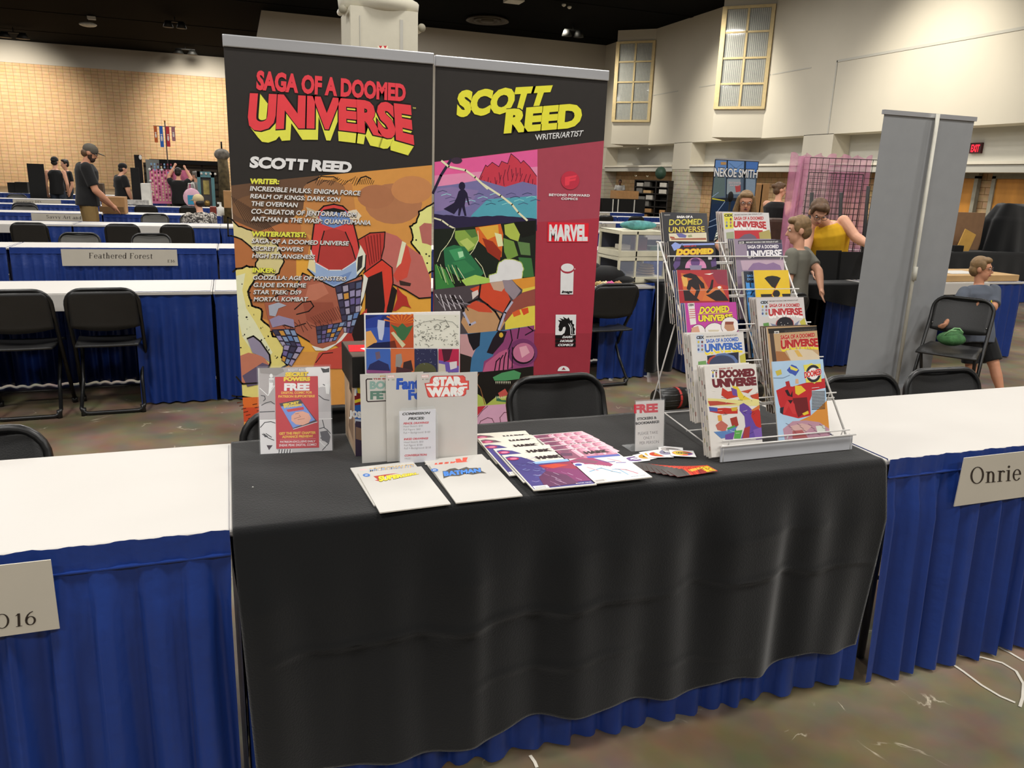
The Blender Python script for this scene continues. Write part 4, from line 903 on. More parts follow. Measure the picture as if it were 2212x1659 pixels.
m2 = MB(); m2.obox(S.P(w / 2, h / 2 + .002, .004), S.u * (w / 2 + .003), S.v * (h / 2 + .003), S.n * .0004, SLEEVE); m2.build('sleeve', t)
m2 = MB(); m2.slab([S.P(w * .35, .0, -.005), S.P(w * .65, .0, -.005), S.P(w * .58, h * .6, -.005), S.P(w * .42, h * .6, -.005)], (0, .002, 0), EDGE); q = S.P(w / 2, 0) + V((0, .09, .0)); m2.slab([S.P(w * .42, h * .6, -.008), S.P(w * .58, h * .6, -.008), q + V((.03, 0, 0)), q - V((.03, 0, 0))], (0, .002, 0), EDGE); m2.build('easel_back', t)
# ---- comic storage box with a dark lid
fy = 2.075; fx = AY(768, 985, fy).x; S = Surf((fx, fy, ZT), (1, 0, 0), (0, 0, 1)); bw, bd, bh = .195, .20, .285
t = thing('comic_box', 'cardboard comic storage box with printed sides and black lid, behind the blank covers', 'box', (fx + bw / 2, fy + bd / 2, ZT))
mb = MB(); mb.box(fx, fx + bw, fy, fy + bd, ZT, ZT + bh - .01, PC('a99a86')); p = Pr(S, mb, clip=(0, bw, 0, bh)); cb = cr(480, 640, 4.608)
p.poly(cb((1205, 870), (1440, 870), (1440, 1600), (1215, 1600)), '20306e')
for a, hx in ((((1210, 880), (1440, 880), (1440, 1040), (1260, 1100), (1212, 1010)), '2f6cb8'), (((1340, 905), (1440, 900), (1440, 990), (1350, 980)), 'e0c832'), (((1215, 1030), (1330, 960), (1440, 980), (1440, 1070), (1230, 1100)), '7d1f22'), (((1225, 1060), (1400, 1010), (1440, 1030), (1300, 1070), (1225, 1100)), 'ddc832'), (((1212, 1100), (1440, 1070), (1440, 1240), (1212, 1215)), '2b5fae'), (((1212, 1225), (1320, 1240), (1250, 1500), (1212, 1560)), '5f9a3c'), (((1330, 1240), (1440, 1250), (1440, 1600), (1240, 1590)), '3f3346'), (((1330, 1300), (1440, 1330), (1440, 1450), (1330, 1420)), '8a6f5c'), (((1215, 880), (1240, 880), (1222, 1000), (1212, 1000)), 'e4e2dc'), (((1315, 880), (1340, 880), (1335, 990), (1312, 990)), 'e4e2dc'),
    (((1300, 1235), (1330, 1240), (1235, 1590), (1212, 1590)), 'b9c4d6'), (((1212, 1205), (1440, 1235), (1440, 1255), (1212, 1228)), 'b9c4d6')): p.poly(cb(*a), hx)
p.text('JOSH', *cb((1262, 1195), (1430, 1215), (1262, 1135)), 'eeece4', bold=.08)
S2 = Surf((fx, fy + bd, ZT), (0, -1, 0), (0, 0, 1)); p2 = Pr(S2, mb, clip=(0, bd, 0, bh))
for a, hx in ((((.01, .01), (.19, .01), (.19, .24), (.01, .25)), 'b59a80'), (((.02, .02), (.1, .02), (.12, .2), (.05, .16)), 'c9ab8e'), (((.07, .05), (.16, .03), (.18, .2), (.12, .14)), '8e7561'), (((.10, .17), (.15, .165), (.15, .19), (.10, .195)), '1c1714')): p2.poly(a, hx, raw=True)
mb.build('box_body', t, clean=False)
m2 = MB(); m2.box(fx - .006, fx + bw + .006, fy - .006, fy + bd + .006, ZT + bh - .085, ZT + bh, mat('black_box_lid', '#101010', .5)); m2.box(fx - .004, fx + bw + .004, fy - .004, fy + bd + .004, ZT + bh, ZT + bh + .0015, mat('brown_box_top', '#5b5149', .5)); m2.build('lid', t)
for k, (x, y, c1, lb) in enumerate(((.03, .10, 'c8202c', 'red slip of card on the comic box lid'), (.075, .06, 'e8e4e2', 'white printed card on the comic box lid, beside the red slip'))):
    m3 = MB(); z = ZT + bh + .0015 + .001 * k; c = V((fx + x, fy + y, z)); r = .35 if k else -.1; u, v = V((math.cos(r), math.sin(r), 0)), V((-math.sin(r), math.cos(r), 0)); S3 = Surf(c, u, v)
    m3.slab([S3.P(-.03, -.045, .0008), S3.P(.06, -.045, .0008), S3.P(.06, .045, .0008), S3.P(-.03, .045, .0008)], V((0, 0, -.0007)), PC(c1)); q = Pr(S3.moved(.0009), m3)
    if k: q.poly([(.0, -.03), (.03, -.03), (.03, .03), (.0, .03)], 'd9923c', raw=True); q.text('COMIC', (-.02, -.04), (.02, -.04), (-.02, -.03), '2a5aa0', raw=True)
    tag(m3.build('card_slip', origin=c, clean=False), lb, 'card')
# ---- tall art print board
by = 2.045; xl, xr = AY(789, 720, by).x, AY(996, 720, by).x; S = Surf((xl, by, ZT), (1, 0, 0), (0, .03, 1)); w = xr - xl; h = S.at(890, 675)[1]
mb = sheet(S, w, h, .005, PC('e6e3df')); p = Pr(S, mb, clip=(.003, w - .003, 0, h - .004)); ca = cr(540, 660, 4.254)
def tile(q, h): p.poly(ca(*q), h)
tile(((1062, 78), (1284, 82), (1288, 390), (1066, 390)), '3a55a8'); tile(((1062, 90), (1284, 90), (1284, 200), (1062, 190)), '24306e'); tile(((1062, 130), (1130, 110), (1230, 80), (1160, 200), (1062, 210)), '2c3f92'); tile(((1175, 130), (1240, 140), (1230, 260), (1215, 320), (1185, 310), (1170, 200)), 'b9c0d6'); tile(((1066, 240), (1110, 230), (1170, 330), (1120, 390), (1066, 390)), 'd8a05a'); tile(((1140, 345), (1288, 330), (1288, 390), (1066, 390)), '1a2148')
tile(((1284, 82), (1502, 82), (1504, 390), (1288, 390)), 'b8502e')
for k in range(9): a = math.radians(-20 - k * 18); x, y = 1392, 170; p.poly(ca((x, y), (x + 170 * math.cos(a), y - 170 * math.sin(a) * -.7), (x + 170 * math.cos(a + .12), y - 170 * math.sin(a + .12) * -.7)), 'd9772f', lay=False)
tile(((1290, 170), (1360, 200), (1400, 160), (1440, 200), (1500, 180), (1460, 260), (1420, 320), (1370, 320), (1340, 240)), '3d6b45'); tile(((1295, 250), (1320, 240), (1430, 360), (1400, 388)), 'c9c6a0'); tile(((1288, 330), (1330, 320), (1350, 390), (1288, 390)), '6b2f22')
tile(((1506, 84), (1926, 84), (1926, 388), (1508, 388)), 'dcdccf'); r_ = random.Random(12)
for k in range(110):
    x, y = r_.uniform(1515, 1915), r_.uniform(250, 380) if k > 35 else r_.uniform(100, 250); p.line(ca((x, y), (x + r_.uniform(-16, 16), y + r_.uniform(-10, 10)), (x + r_.uniform(-16, 16), y + r_.uniform(-12, 12))), .0008, '33352f')
p.line(ca((1510, 190), (1600, 150), (1720, 130), (1860, 150), (1915, 200)), .0008, '33352f'); p.line(ca((1690, 190), (1720, 170), (1750, 190), (1740, 220), (1700, 220), (1690, 190)), .001, '33352f'); p.line(ca((1740, 160), (1800, 140), (1830, 190), (1780, 220)), .001, '33352f')
tile(((1066, 396), (1288, 396), (1292, 620), (1068, 620)), '3f62b0'); tile(((1100, 540), (1180, 500), (1270, 540), (1292, 620), (1068, 620)), '2a2f5c'); tile(((1150, 430), (1190, 420), (1200, 480), (1160, 500)), '6a5a6e'); tile(((1068, 590), (1292, 600), (1292, 620), (1068, 620)), '8a4a7c')
tile(((1292, 394), (1508, 394), (1512, 620), (1294, 620)), 'c86a3e'); tile(((1340, 450), (1390, 440), (1400, 520), (1370, 590), (1335, 560)), '8f8a86'); tile(((1410, 520), (1480, 500), (1500, 600), (1400, 600)), '3a2a2c'); tile(((1345, 560), (1490, 590), (1480, 620), (1340, 620)), '4c3034')
tile(((1510, 396), (1722, 396), (1724, 620), (1512, 620)), '2e3050'); p.ell(ca((1610, 610)), 24, 20, '55563a', a0=180, a1=360)
for k in range(26): p.ell(ca((r_.uniform(1515, 1718), r_.uniform(400, 540))), .7, .7, '8d93ad', n=6)
tile(((1730, 398), (1926, 398), (1928, 612), (1732, 612)), 'b22a4c'); tile(((1732, 500), (1830, 520), (1926, 560), (1928, 612), (1732, 612)), '6a55a8'); tile(((1760, 398), (1860, 398), (1830, 500), (1780, 520)), '4a2030'); tile(((1830, 520), (1900, 510), (1900, 570), (1840, 590)), 'd6cfd2'); tile(((1732, 530), (1790, 540), (1800, 612), (1732, 612)), 'c6bfae')
tag(p.mb.build('art_print_board', origin=S.P(w / 2, 0), clean=False), 'tall white board of seven small art prints behind the blank comic covers', 'print')
# ---- blank sketch covers standing in front of it
cq = cr(740, 780, 6.9125); CW, CH = .172, .262
def standing(yb, lx, label, name='blank_sketch_cover'):
    x = AY(lx, 900, yb).x; S = Surf((x, yb, ZT + .0), (1, -.02, 0), (0, .075, 1)); mb = sheet(S, CW, S.at(lx + 20, 808)[1], .0025, PAPER, edge=EDGE); return S, Pr(S, mb), label, name
def done(s): S, p, lb, nm = s; tag(p.mb.build(nm, origin=S.P(CW / 2, 0), clean=False), lb, 'comic')
s = standing(2.016, 781, 'blank sketch cover with green BO FE lettering, leftmost of the three standing'); p = s[1]
for pts in (((440, 268), (370, 268), (352, 285), (362, 590), (380, 606), (700, 590)),): p.line(cq(*pts), .0032, '3a2f30')
p.text('THE BOOK', *cq((455, 278), (780, 270), (456, 256)), '9c3a3a', bold=.05); p.text('BOBA', *cq((405, 412), (850, 404), (405, 302)), '86a49c', bold=.06); p.text('FETT', *cq((412, 566), (850, 556), (412, 450)), '5f7f72', bold=.06); p.text('STAR', *cq((556, 236), (700, 232), (560, 215)), 'c09a4a', bold=.05); done(s)
s = standing(2.009, 836, 'blank sketch cover with blue Fant Fo lettering, middle of the three standing'); p = s[1]
p.poly(cq((668, 210), (780, 207), (780, 248), (669, 250)), 'd8a8a4'); p.text('MARVEL', *cq((674, 243), (774, 240), (674, 218)), 'f0e4e0', bold=.05); p.text('1', *cq((680, 290), (692, 290), (680, 268)), '6f6a64'); p.poly(cq((735, 268), (775, 266), (775, 288), (736, 290)), 'a7a29a')
p.text('Fantastic', *cq((800, 414), (1500, 395), (806, 258)), '3357b2', bold=.06); p.text('Four', *cq((980, 570), (1380, 556), (978, 430)), '3357b2', bold=.06); done(s)
s = standing(2.002, 903, 'blank sketch cover with red STAR WARS logo, rightmost of the three standing'); p = s[1]
p.poly(cq((1180, 206), (1286, 203), (1286, 243), (1180, 246)), 'd8a8a4'); p.text('MARVEL', *cq((1185, 240), (1281, 237), (1185, 214)), 'f0e4e0', bold=.05); p.text('1', *cq((1195, 282), (1206, 282), (1195, 262)), '6f6a64'); p.poly(cq((1240, 262), (1282, 260), (1282, 282), (1240, 284)), 'a7a29a')
lg = ((1330, 232), (1360, 220), (1800, 212), (1835, 240), (1838, 290), (1888, 292), (1888, 428), (1848, 430), (1846, 490), (1812, 522), (1290, 545), (1268, 520), (1222, 330), (1300, 322), (1306, 270))
p.poly(cq(*lg), 'b04444'); p.poly(cq(*[(1555 + (x - 1555) * .965, 380 + (y - 380) * .94) for x, y in lg]), 'd6554c')
p.textq('STAR', *cq((1345, 366), (1800, 350), (1790, 232), (1350, 244)), 'efe9e2', bold=.085); p.poly(cq((1250, 342), (1370, 336), (1370, 366), (1250, 372)), 'efe9e2'); p.poly(cq((1760, 330), (1862, 326), (1862, 352), (1760, 356)), 'efe9e2')
p.textq('WARS', *cq((1280, 522), (1800, 505), (1830, 388), (1255, 400)), 'efe9e2', bold=.085); p.poly(cq((1760, 382), (1862, 378), (1862, 404), (1760, 408)), 'efe9e2'); done(s)
# ---- acrylic price stand
yb = 1.985; x0, x1 = AY(864, 940, yb).x, AY(942, 940, yb).x; S = Surf((x0, yb, ZT), (1, -.01, 0), (0, .06, 1)); w = x1 - x0; h = S.at(900, 886)[1]
t = thing('price_stand', 'clear acrylic stand with the commission price list, before the blank covers', 'sign', S.P(w / 2, 0))
p = Pr(S, sheet(S, w, h, .001, PC('d3d2d8')))
for tx, a, hx, bo in (('COMMISSION', ((890, 808), (1308, 790), (893, 772)), '221c20', .05), ('PRICES:', ((978, 878), (1222, 868), (982, 840)), '221c20', .05), ('PENCIL DRAWINGS', ((906, 947), (1288, 930), (908, 918)), 'c03a48', .05), ('Head Sketch: $30', ((910, 990), (1195, 978), (911, 962)), '7b777c', 0), ('Full Figure: $60', ((911, 1037), (1162, 1028), (912, 1009)), '7b777c', 0), ('Full + Background: $100', ((912, 1086), (1306, 1070), (913, 1056)), '7b777c', 0),
    ('INKED DRAWINGS', ((914, 1180), (1280, 1165), (915, 1152)), 'c03a48', .05), ('Head Sketch: $50', ((917, 1226), (1205, 1215), (918, 1198)), '7b777c', 0), ('Full Figure: $100', ((918, 1272), (1192, 1262), (919, 1244)), '7b777c', 0), ('Full + Background: $150', ((920, 1318), (1318, 1302), (921, 1288)), '7b777c', 0), ('CONVERSATION:', ((925, 1425), (1262, 1410), (926, 1396)), 'c03a48', .05), ('FREE!', ((928, 1470), (1020, 1467), (929, 1442)), '8b878c', 0)):
    p.text(tx, *cq(*a), hx, bold=bo, shear=.2 if bo else 0)
p.mb.build('price_card', t, clean=False)
m2 = MB(); r = .012; pts = [(-.004, 0), (w + .006, 0), (w + .006, h * .9), (w - .004, h + .008), (.006, h + .008), (-.004, h * .9)]
m2.slab([S.P(a, b, .0025) for a, b in pts], -S.n * .001, ACR); m2.slab([S.P(a, b, -.003) for a, b in pts], -S.n * .001, ACR); m2.box(x0 - .004, x1 + .004, yb - .0035, yb + .012, ZT, ZT + .0015, ACR); m2.build('acrylic_holder', t)
# ---- comics lying flat
def flat(bl, br, z, h=CH, w=CW, t=.003, m=PAPER):
    a, b = AZ(*bl, z + t), AZ(*br, z + t); u = (b - a).normalized(); S = Surf(a, u, V((-u.y, u.x, 0)))
    mb = MB(); mb.slab([S.P(0, 0), S.P(w, 0), S.P(w, h), S.P(0, h)], V((0, 0, -t)), m, EDGE); return S, Pr(S, mb)
def fin(S, p, name, label, cat='comic', group=None, w=CW, h=CH): return tag(p.mb.build(name, origin=S.P(w / 2, h / 2), clean=False), label, cat, group)
cf = cr(740, 960, 5.267)
S, p = flat((808, 1092), (958, 1072), ZT); p.text('MICRONAUTS', *cf((297, 317), (812, 266), (305, 275)), 'd2a84e', bold=.1); p.text('MICRONAUTS', *cf((300, 314), (808, 266), (308, 277)), '8fa6c8', bold=.03); p.poly(cf((190, 285), (270, 278), (280, 290), (200, 297)), 'dcb4b4'); fin(S, p, 'blank_sketch_cover', 'flat blank cover with the ochre Micronauts lettering, lower of the left pair')
S, p = flat((820.6, 1107), (972, 1088), ZT + .0032); p.poly(cf((350, 362), (560, 332), (640, 328), (500, 352), (420, 420), (365, 408), (400, 400)), 'b0443a')
p.textq('SUPERGIRL', *cf((415, 425), (868, 338), (866, 318), (400, 366)), '5f5420', bold=.09); p.textq('SUPERGIRL', *cf((418, 419), (866, 336), (864, 319), (403, 364)), 'e8cf3e', bold=.06); p.ell(cf((272, 350)), 8, 3.6, '4a78bc'); p.text('DC', *cf((256, 356), (288, 352), (256, 344)), 'e9edf2', bold=.04); p.text('1 XXX', *cf((262, 374), (318, 370), (262, 366)), '9a968e'); fin(S, p, 'blank_sketch_cover', 'flat blank cover with the red and yellow Supergirl logo, front left on the black cloth')
S, p = flat((974, 1070), (1103, 1055), ZT); k = cf((1035, 225), (1460, 190))
p.text('HULK', *cf((1040, 255), (1300, 232), (1052, 214)), 'd65a48', bold=.09); p.poly(cf((1285, 165), (1335, 160), (1362, 190), (1368, 150), (1425, 146), (1408, 190), (1465, 215), (1400, 222), (1345, 205), (1358, 232), (1300, 238)), 'd65a48'); p.poly(cf((935, 222), (1005, 213), (1010, 222), (945, 232)), 'c9c2b8'); fin(S, p, 'blank_sketch_cover', 'flat blank cover with red Hulk lettering, lower of the right pair')
S, p = flat((985, 1086), (1112, 1072), ZT + .0032)
p.poly(cf((1148, 388), (1140, 320), (1215, 278), (1280, 268), (1320, 285), (1410, 255), (1440, 270), (1530, 265), (1580, 300), (1640, 328), (1560, 330), (1480, 345), (1400, 335), (1330, 360), (1220, 362)), '55524e')
p.textq('BATMAN', *cf((1150, 362), (1580, 312), (1572, 268), (1138, 308)), '3f3d3c', bold=.1); p.textq('BATMAN', *cf((1155, 358), (1575, 310), (1567, 271), (1144, 310)), '4a86d8', bold=.07); p.ell(cf((1047, 292)), 8, 3.6, '4a78bc'); p.text('DC', *cf((1030, 298), (1064, 294), (1030, 286)), 'e9edf2', bold=.04); p.text('1 XXX', *cf((1030, 318), (1100, 310), (1030, 310)), '9a968e'); fin(S, p, 'blank_sketch_cover', 'flat blank cover with the blue bat-winged logo, right of the Supergirl cover')
# ---- two fans of horror comics
r_ = random.Random(31)
def hark_left(i, bl, br):
    S, p = flat(bl, br, ZT + .0034 * (4 - i), m=PC('d9d5c8')); w, h = CW, CH
    P = lambda pts, c: p.poly([(a * w, b * h) for a, b in pts], c, raw=True)
    body = '47427f' if i < 3 else '6c5a60'
    P([(.02, .02), (.98, .02), (.98, .66), (.45, .70), (.38, .80), (.28, .90), (.12, .95), (.02, .93)], body)
    for k in range(46 if i == 0 else 14):
        x, y = r_.uniform(.04, .6), r_.uniform(.06, .9)
        if i < 3: p.line([(x * w, y * h), ((x + .05) * w, (y - .03) * h), ((x + .11) * w, (y - .015) * h)], .0012, r_.choice(('7f8fd0', '5a66b8', '8a5f9c', '2e2a58', 'a9b8e0')), raw=True)
    P([(.40, .66), (.98, .66), (.98, .73), (.38, .72)], '8fb4dc'); P([(.45, .52), (.98, .36), (.98, .65), (.42, .62)], '93304a'); P([(.44, .60), (.7, .62), (.9, .56), (.6, .50)], 'c0452f'); P([(.5, .1), (.98, .1), (.98, .42), (.7, .5), (.45, .5)], '7a2f62'); P([(.2, .04), (.75, .06), (.7, .3), (.45, .45), (.25, .3)], '5c2f52')
    for k in range(16 if i == 0 else 0): x = r_.uniform(.3, .8); y = r_.uniform(.1, .45); p.line([(x * w, y * h), ((x + .05) * w, (y - .07) * h)], .001, r_.choice(('b98ab0', 'd8c4dc', '3e2350')), raw=True)
    p.ell((.12 * w, .86 * h), .1 * w, .045 * h, 'a8365e', raw=True); p.ell((.13 * w, .86 * h), .06 * w, .025 * h, 'd0809c', raw=True)
    P([(.03, .02), (.26, .02), (.26, .09), (.03, .09)], 'e2e0da')
    for k in range(9): P([(.06 + .018 * k, .03), (.066 + .018 * k, .03), (.066 + .018 * k, .07), (.06 + .018 * k, .07)], '222226')
    p.text('BOOK ONE', (.7 * w, .045 * h), (.95 * w, .045 * h), (.7 * w, .065 * h), 'd8cfd8', raw=True)
    p.text('HARK', (.50 * w, .795 * h), (.95 * w, .795 * h), (.50 * w, .87 * h), '2c2326', raw=True, bold=.09, shear=-.1); p.line([(.47 * w, .81 * h), (.97 * w, .86 * h)], .0015, '2c2326', raw=True)
    return S, p
def shift(a, d, k): return (a[0] + d[0] * k, a[1] + d[1] * k)
LB = [((1153, 1059), (1277.6, 1047)), ((1130.5, 1041.5), (1254, 1030)), ((1100, 1027), (1222, 1016)), ((1088, 1013), (1207, 1003)), ((1072, 1001), (1189, 992))]
nm = ('topmost and nearest', 'second from the front', 'third from the front', 'second from the back', 'rearmost')
for i, (a, b) in enumerate(LB): S, p = hark_left(i, a, b); fin(S, p, 'horror_comic', 'pale topped HARK comic with a blue beast, %s of the left fan' % nm[i], group='left fan of pale HARK comics')
RB = [((1283, 1044), (1398.7, 1031)), ((1267, 1033), (1381, 1021)), ((1251, 1022), (1364, 1010)), ((1236, 1012), (1348, 1001)), ((1223, 1003), (1334, 992))]
for i, (a, b) in enumerate(RB):
    S, p = flat(a, b, ZT + .0034 * (4 - i), m=PC('dbd6d2')); w, h = CW, CH; P = lambda pts, c: p.poly([(x * w, y * h) for x, y in pts], c, raw=True)
    P([(.02, .70), (.98, .66), (.98, .985), (.02, .985)], 'bd7c92'); P([(.02, .70), (.35, .70), (.42, .985), (.02, .985)], '8a5068')
    for k in range(14): x = .3 + .05 * k; P([(x, .72 + .02 * (k % 3)), (x + .12, .78), (x + .05, .98), (x - .02, .94)], ('d99aac', 'e3b8c2', 'a8687e', 'c9869c')[k % 4])
    P([(.02, .80), (.2, .78), (.24, .86), (.05, .9)], '5c3a54'); P([(.1, .9), (.22, .9), (.26, .98), (.1, .98)], '74465e')
    if i == 0:
        P([(.4, .66), (.98, .64), (.98, .70), (.4, .72)], '4c5aa8'); P([(.02, .64), (.25, .70), (.48, .66), (.62, .52), (.66, .42), (.58, .38), (.46, .44), (.3, .5), (.1, .52)], '9c3a66'); P([(.1, .66), (.3, .66), (.5, .54), (.4, .5), (.2, .56)], '7d4a60')
        p.ell((.12 * w, .52 * h), .1 * w, .05 * h, 'c6ccea', raw=True); p.ell((.11 * w, .51 * h), .06 * w, .03 * h, '3d4a98', raw=True)
        for k in range(6): p.line([((.36 + .04 * k) * w, (.475 - .014 * k) * h), ((.37 + .04 * k) * w, (.445 - .014 * k) * h)], .001, '2a2028', raw=True)
        for q, c in ((((.15, .3), (.4, .36), (.5, .25), (.6, .18)), '6fa6c8'), (((.5, .62), (.6, .5), (.75, .5)), '5a5aa0'), (((.6, .3), (.75, .25), (.85, .12)), 'c87f98'), (((.7, .6), (.85, .48)), 'd9a0b2'), (((.55, .3), (.65, .28), (.68, .12)), '8fb8d4'), (((.2, .42), (.3, .3)), 'd9a0b2'), (((.75, .46), (.9, .44)), '7a6ab0')): p.line([(x * w, y * h) for x, y in q], .004, c, raw=True)
        P([(.04, .02), (.25, .02), (.25, .075), (.04, .075)], 'c9c6c2'); p.text('BOOK ONE', (.68 * w, .05 * h), (.93 * w, .05 * h), (.68 * w, .07 * h), 'a9b8cc', raw=True)
        for k in range(8): P([(.07 + .018 * k, .03), (.076 + .018 * k, .03), (.076 + .018 * k, .065), (.07 + .018 * k, .065)], '222226')
    p.text('HARK', (.44 * w, .79 * h), (.90 * w, .79 * h), (.44 * w, .865 * h), '2c1a20', raw=True, bold=.09, shear=-.1); p.line([(.41 * w, .805 * h), (.93 * w, .855 * h)], .0015, '2c1a20', raw=True)
    fin(S, p, 'horror_comic', 'pink HARK comic with a plum claw, %s of the right fan' % nm[i], group='right fan of pink HARK comics')
# ---- small acrylic stand
yb = 1.962; S0 = AZ(1372, 975, ZT), AZ(1433, 970, ZT); S = Surf(S0[0], S0[1] - S0[0], (0, .13, 1)); w = (S0[1] - S0[0]).length; h = S.at(1368, 868)[1]; cz = cr(1300, 840, 7.373)
t = thing('sign_stand', 'small clear stand reading FREE stickers and bookmarks, left of the wire rack', 'sign', S.P(w / 2, 0))
p = Pr(S, sheet(S, w, h, .001, PC('cbc8c6')))
for tx, a, hx, bo in (('FREE', ((515, 382), (895, 362), (512, 252)), 'c4283c', .06), ('STICKERS &', ((563, 500), (876, 474), (560, 460)), '241f22', .05), ('BOOKMARKS!', ((540, 572), (915, 540), (537, 533)), '241f22', .05), ('PLEASE TAKE', ((578, 738), (893, 712), (575, 690)), '5a5658', -.005), ('ONLY 1', ((665, 806), (832, 793), (662, 760)), '5a5658', -.005), ('PER PERSON', ((605, 888), (908, 862), (602, 840)), '5a5658', -.005)): p.text(tx, *cz(*a), hx, bold=bo)
p.mb.build('card', t, clean=False); m2 = MB()
for d in (.0022, -.003): m2.slab([S.P(-.002, 0, d), S.P(w + .002, 0, d), S.P(w + .002, h + .004, d), S.P(-.002, h + .004, d)], -S.n * .0012, ACR)
c = S.P(0, 0); m2.slab([c + V((-.012, .0, .001)), c + V((w, -.004, .001)), c + V((w - .004, .06, .001)), c + V((-.014, .06, .001))], V((0, 0, -.001)), ACR); m2.build('acrylic_holder', t)
# ---- stickers and bookmarks
WS = PC('dcd8d4', 1.5, .35)
for k, (px, py, rz, cols, lb) in enumerate(((1372, 991, .05, ('6a4a86', 'e6e2ea'), 'white sticker with a purple oval, left end of the sticker pile'), (1398, 985, .25, ('c79a3c', '4a3a2c'), 'white sticker with ochre lettering, second from the left in the pile'), (1412, 980, .12, ('d9b44a', 'b33a2c'), 'sticker with a yellow and red figure, in the middle of the pile'), (1424, 981, -.2, ('c4472f', 'dfae3e'), 'sticker with an orange red oval, right of the pile middle'), (1441, 976, .45, ('8a86a0', '4a4658'), 'sticker with grey violet marks, under the right end sticker'), (1449, 971, -.5, ('b9b2b0', '54504e'), 'nearly hidden white sticker at the back of the pile'), (1474, 979, -.38, ('c8302c', 'e6c23a'), 'white sticker with a red and yellow oval badge, right end of the pile'))):
    z = ZT + .0012 + .0011 * k; c = AZ(px, py, z); u = V((math.cos(rz), math.sin(rz), 0)); S = Surf(c, u, V((-u.y, u.x, .04 if k else 0)))
    mb = MB(); mb.slab([S.P(-.036, -.024), S.P(.036, -.024), S.P(.036, .024), S.P(-.036, .024)], -S.n * .0008, WS); p = Pr(S, mb)
    p.ell((0, 0), .030, .018, cols[0], raw=True); p.ell((.004, .001), .019, .009, cols[1], raw=True); p.line([(-.02, -.006), (.02, .007)], .003, cols[0], raw=True)
    if k == 6: p.poly([(-.030, .004), (-.012, .016), (.004, .015), (.0, -.012), (-.018, -.016)], 'e0c23a', raw=True); p.text('UNIVERSE', (-.018, -.003), (.026, -.003), (-.018, .005), '241a16', raw=True, bold=.08); p.poly([(.016, -.012), (.03, -.004), (.03, .002), (.014, -.004)], '4a58a8', raw=True)
    tag(p.mb.build('sticker', origin=c, clean=False), lb, 'sticker', 'free stickers on the black cloth')
nb = ('topmost', 'second', 'third', 'fourth', 'fifth', 'sixth', 'seventh', 'eighth', 'lowest')
for k in range(9):
    t_ = k / 8; px, py = 1532 - 90 * t_ ** .8, 1014 + 2 * t_; rz = math.radians(92 - 62 * t_ ** .9) if True else 0
    z = ZT + .0009 * (9 - k); c = AZ(1527 - 78 * t_, 1013 + 1.5 * t_, z); rz = math.radians(4 - 40 * t_); u = V((math.cos(rz), math.sin(rz), 0)); S = Surf(c, u, V((-u.y, u.x, 0)))
    L = .135; x0, x1, hh = .020 - L, .020, .025
    mb = MB(); mb.slab([S.P(x0, -hh), S.P(x1, -hh), S.P(x1, hh), S.P(x0, hh)], V((0, 0, -.0006)), PC('8f2320')); p = Pr(S, mb); q = lambda pts, c: p.poly(pts, c, raw=True)
    q([(x0, -hh), (x0 + .06, -hh), (x0 + .05, hh), (x0, hh)], '4a4644'); q([(x0 + .05, hh), (x0 + .1, hh), (x0 + .07, -hh), (x0 + .045, -hh)], 'c2301f'); q([(x0 + .06, .012), (x0 + .1, .018), (x0 + .1, .006), (x0 + .06, -.004)], 'dca83a'); q([(x1 - .036, -hh), (x1, -hh), (x1, hh), (x1 - .036, hh)], 'c8401f')
    for r in range(5): p.line([(x0 + .045 + .012 * r, hh), (x0 + .03 + .012 * r, -hh)], .0012, ('1f1a18', 'e0803a')[r % 2], raw=True)
    for xa, wd in ((x1 - .034, 'POWERS'), (x1 - .018, 'SECRET')):
        q([(xa, -.021), (xa + .014, -.021), (xa + .014, .020), (xa, .020)], '2a1a12'); p.text(wd, (xa + .001, .019), (xa + .001, -.020), (xa + .013, .019), 'e8c22e', raw=True, bold=.07)
    p.text('SCOTT REED', (x1 - .002, .018), (x1 - .002, -.018), (x1 + .0, .018), 'e8b08a', raw=True); q([(x1 - .04, -hh), (x1, -hh), (x1, -hh + .003), (x1 - .04, -hh + .003)], '3a3634')
    tag(p.mb.build('bookmark', origin=c, clean=False), 'red and yellow Secret Powers bookmark, %s of the fanned pile from the right' % nb[k], 'bookmark', 'fanned bookmarks on the black cloth')
mb = MB(); c = AZ(546, 1052, ZT + .002); mb.ell(c, (.0022, .002, .0015), PAPER, n=8, k=5); tag(mb.build('paper_scrap', origin=c), 'tiny white paper scrap lying on the left end of the black cloth', 'scrap')
KINK = 1.0
# ================================================================== wire rack of comics
WIRE = mat('white_coated_wire', '#dcdad6', .35, var=.02, spec=.5)
HDR = mat('grey_white_header', '#b4b5b9', .5, var=.03)
xa, xb = 1.296, 1.752
rk = thing('comic_rack', 'white wire rack with six tiers of comics at the right end of the black cloth', 'rack', ((xa + xb) / 2, 2.0, ZT))
R0, R1 = V((0, 1.795, .79)), V((0, 2.225, 1.335))
rail = lambda t, x: V((x, R0.y + (R1.y - R0.y) * t, R0.z + (R1.z - R0.z) * t))
for x in (xa, xb):
    s = MB(); s.tube([(x, 1.772, ZT + .002), (x, 1.778, .80)], .0028, WIRE, 6); s.tube([rail(0, x), rail(1, x), rail(1, x) + V((0, .018, .0))], .0032, WIRE, 8)
    s.tube([rail(1, x) + V((0, .01, 0)), (x, 2.175, .95), (x, 2.11, .765)], .0024, WIRE, 6); s.build('side_rail', rk)
s = MB(); xm = (xa + xb) / 2
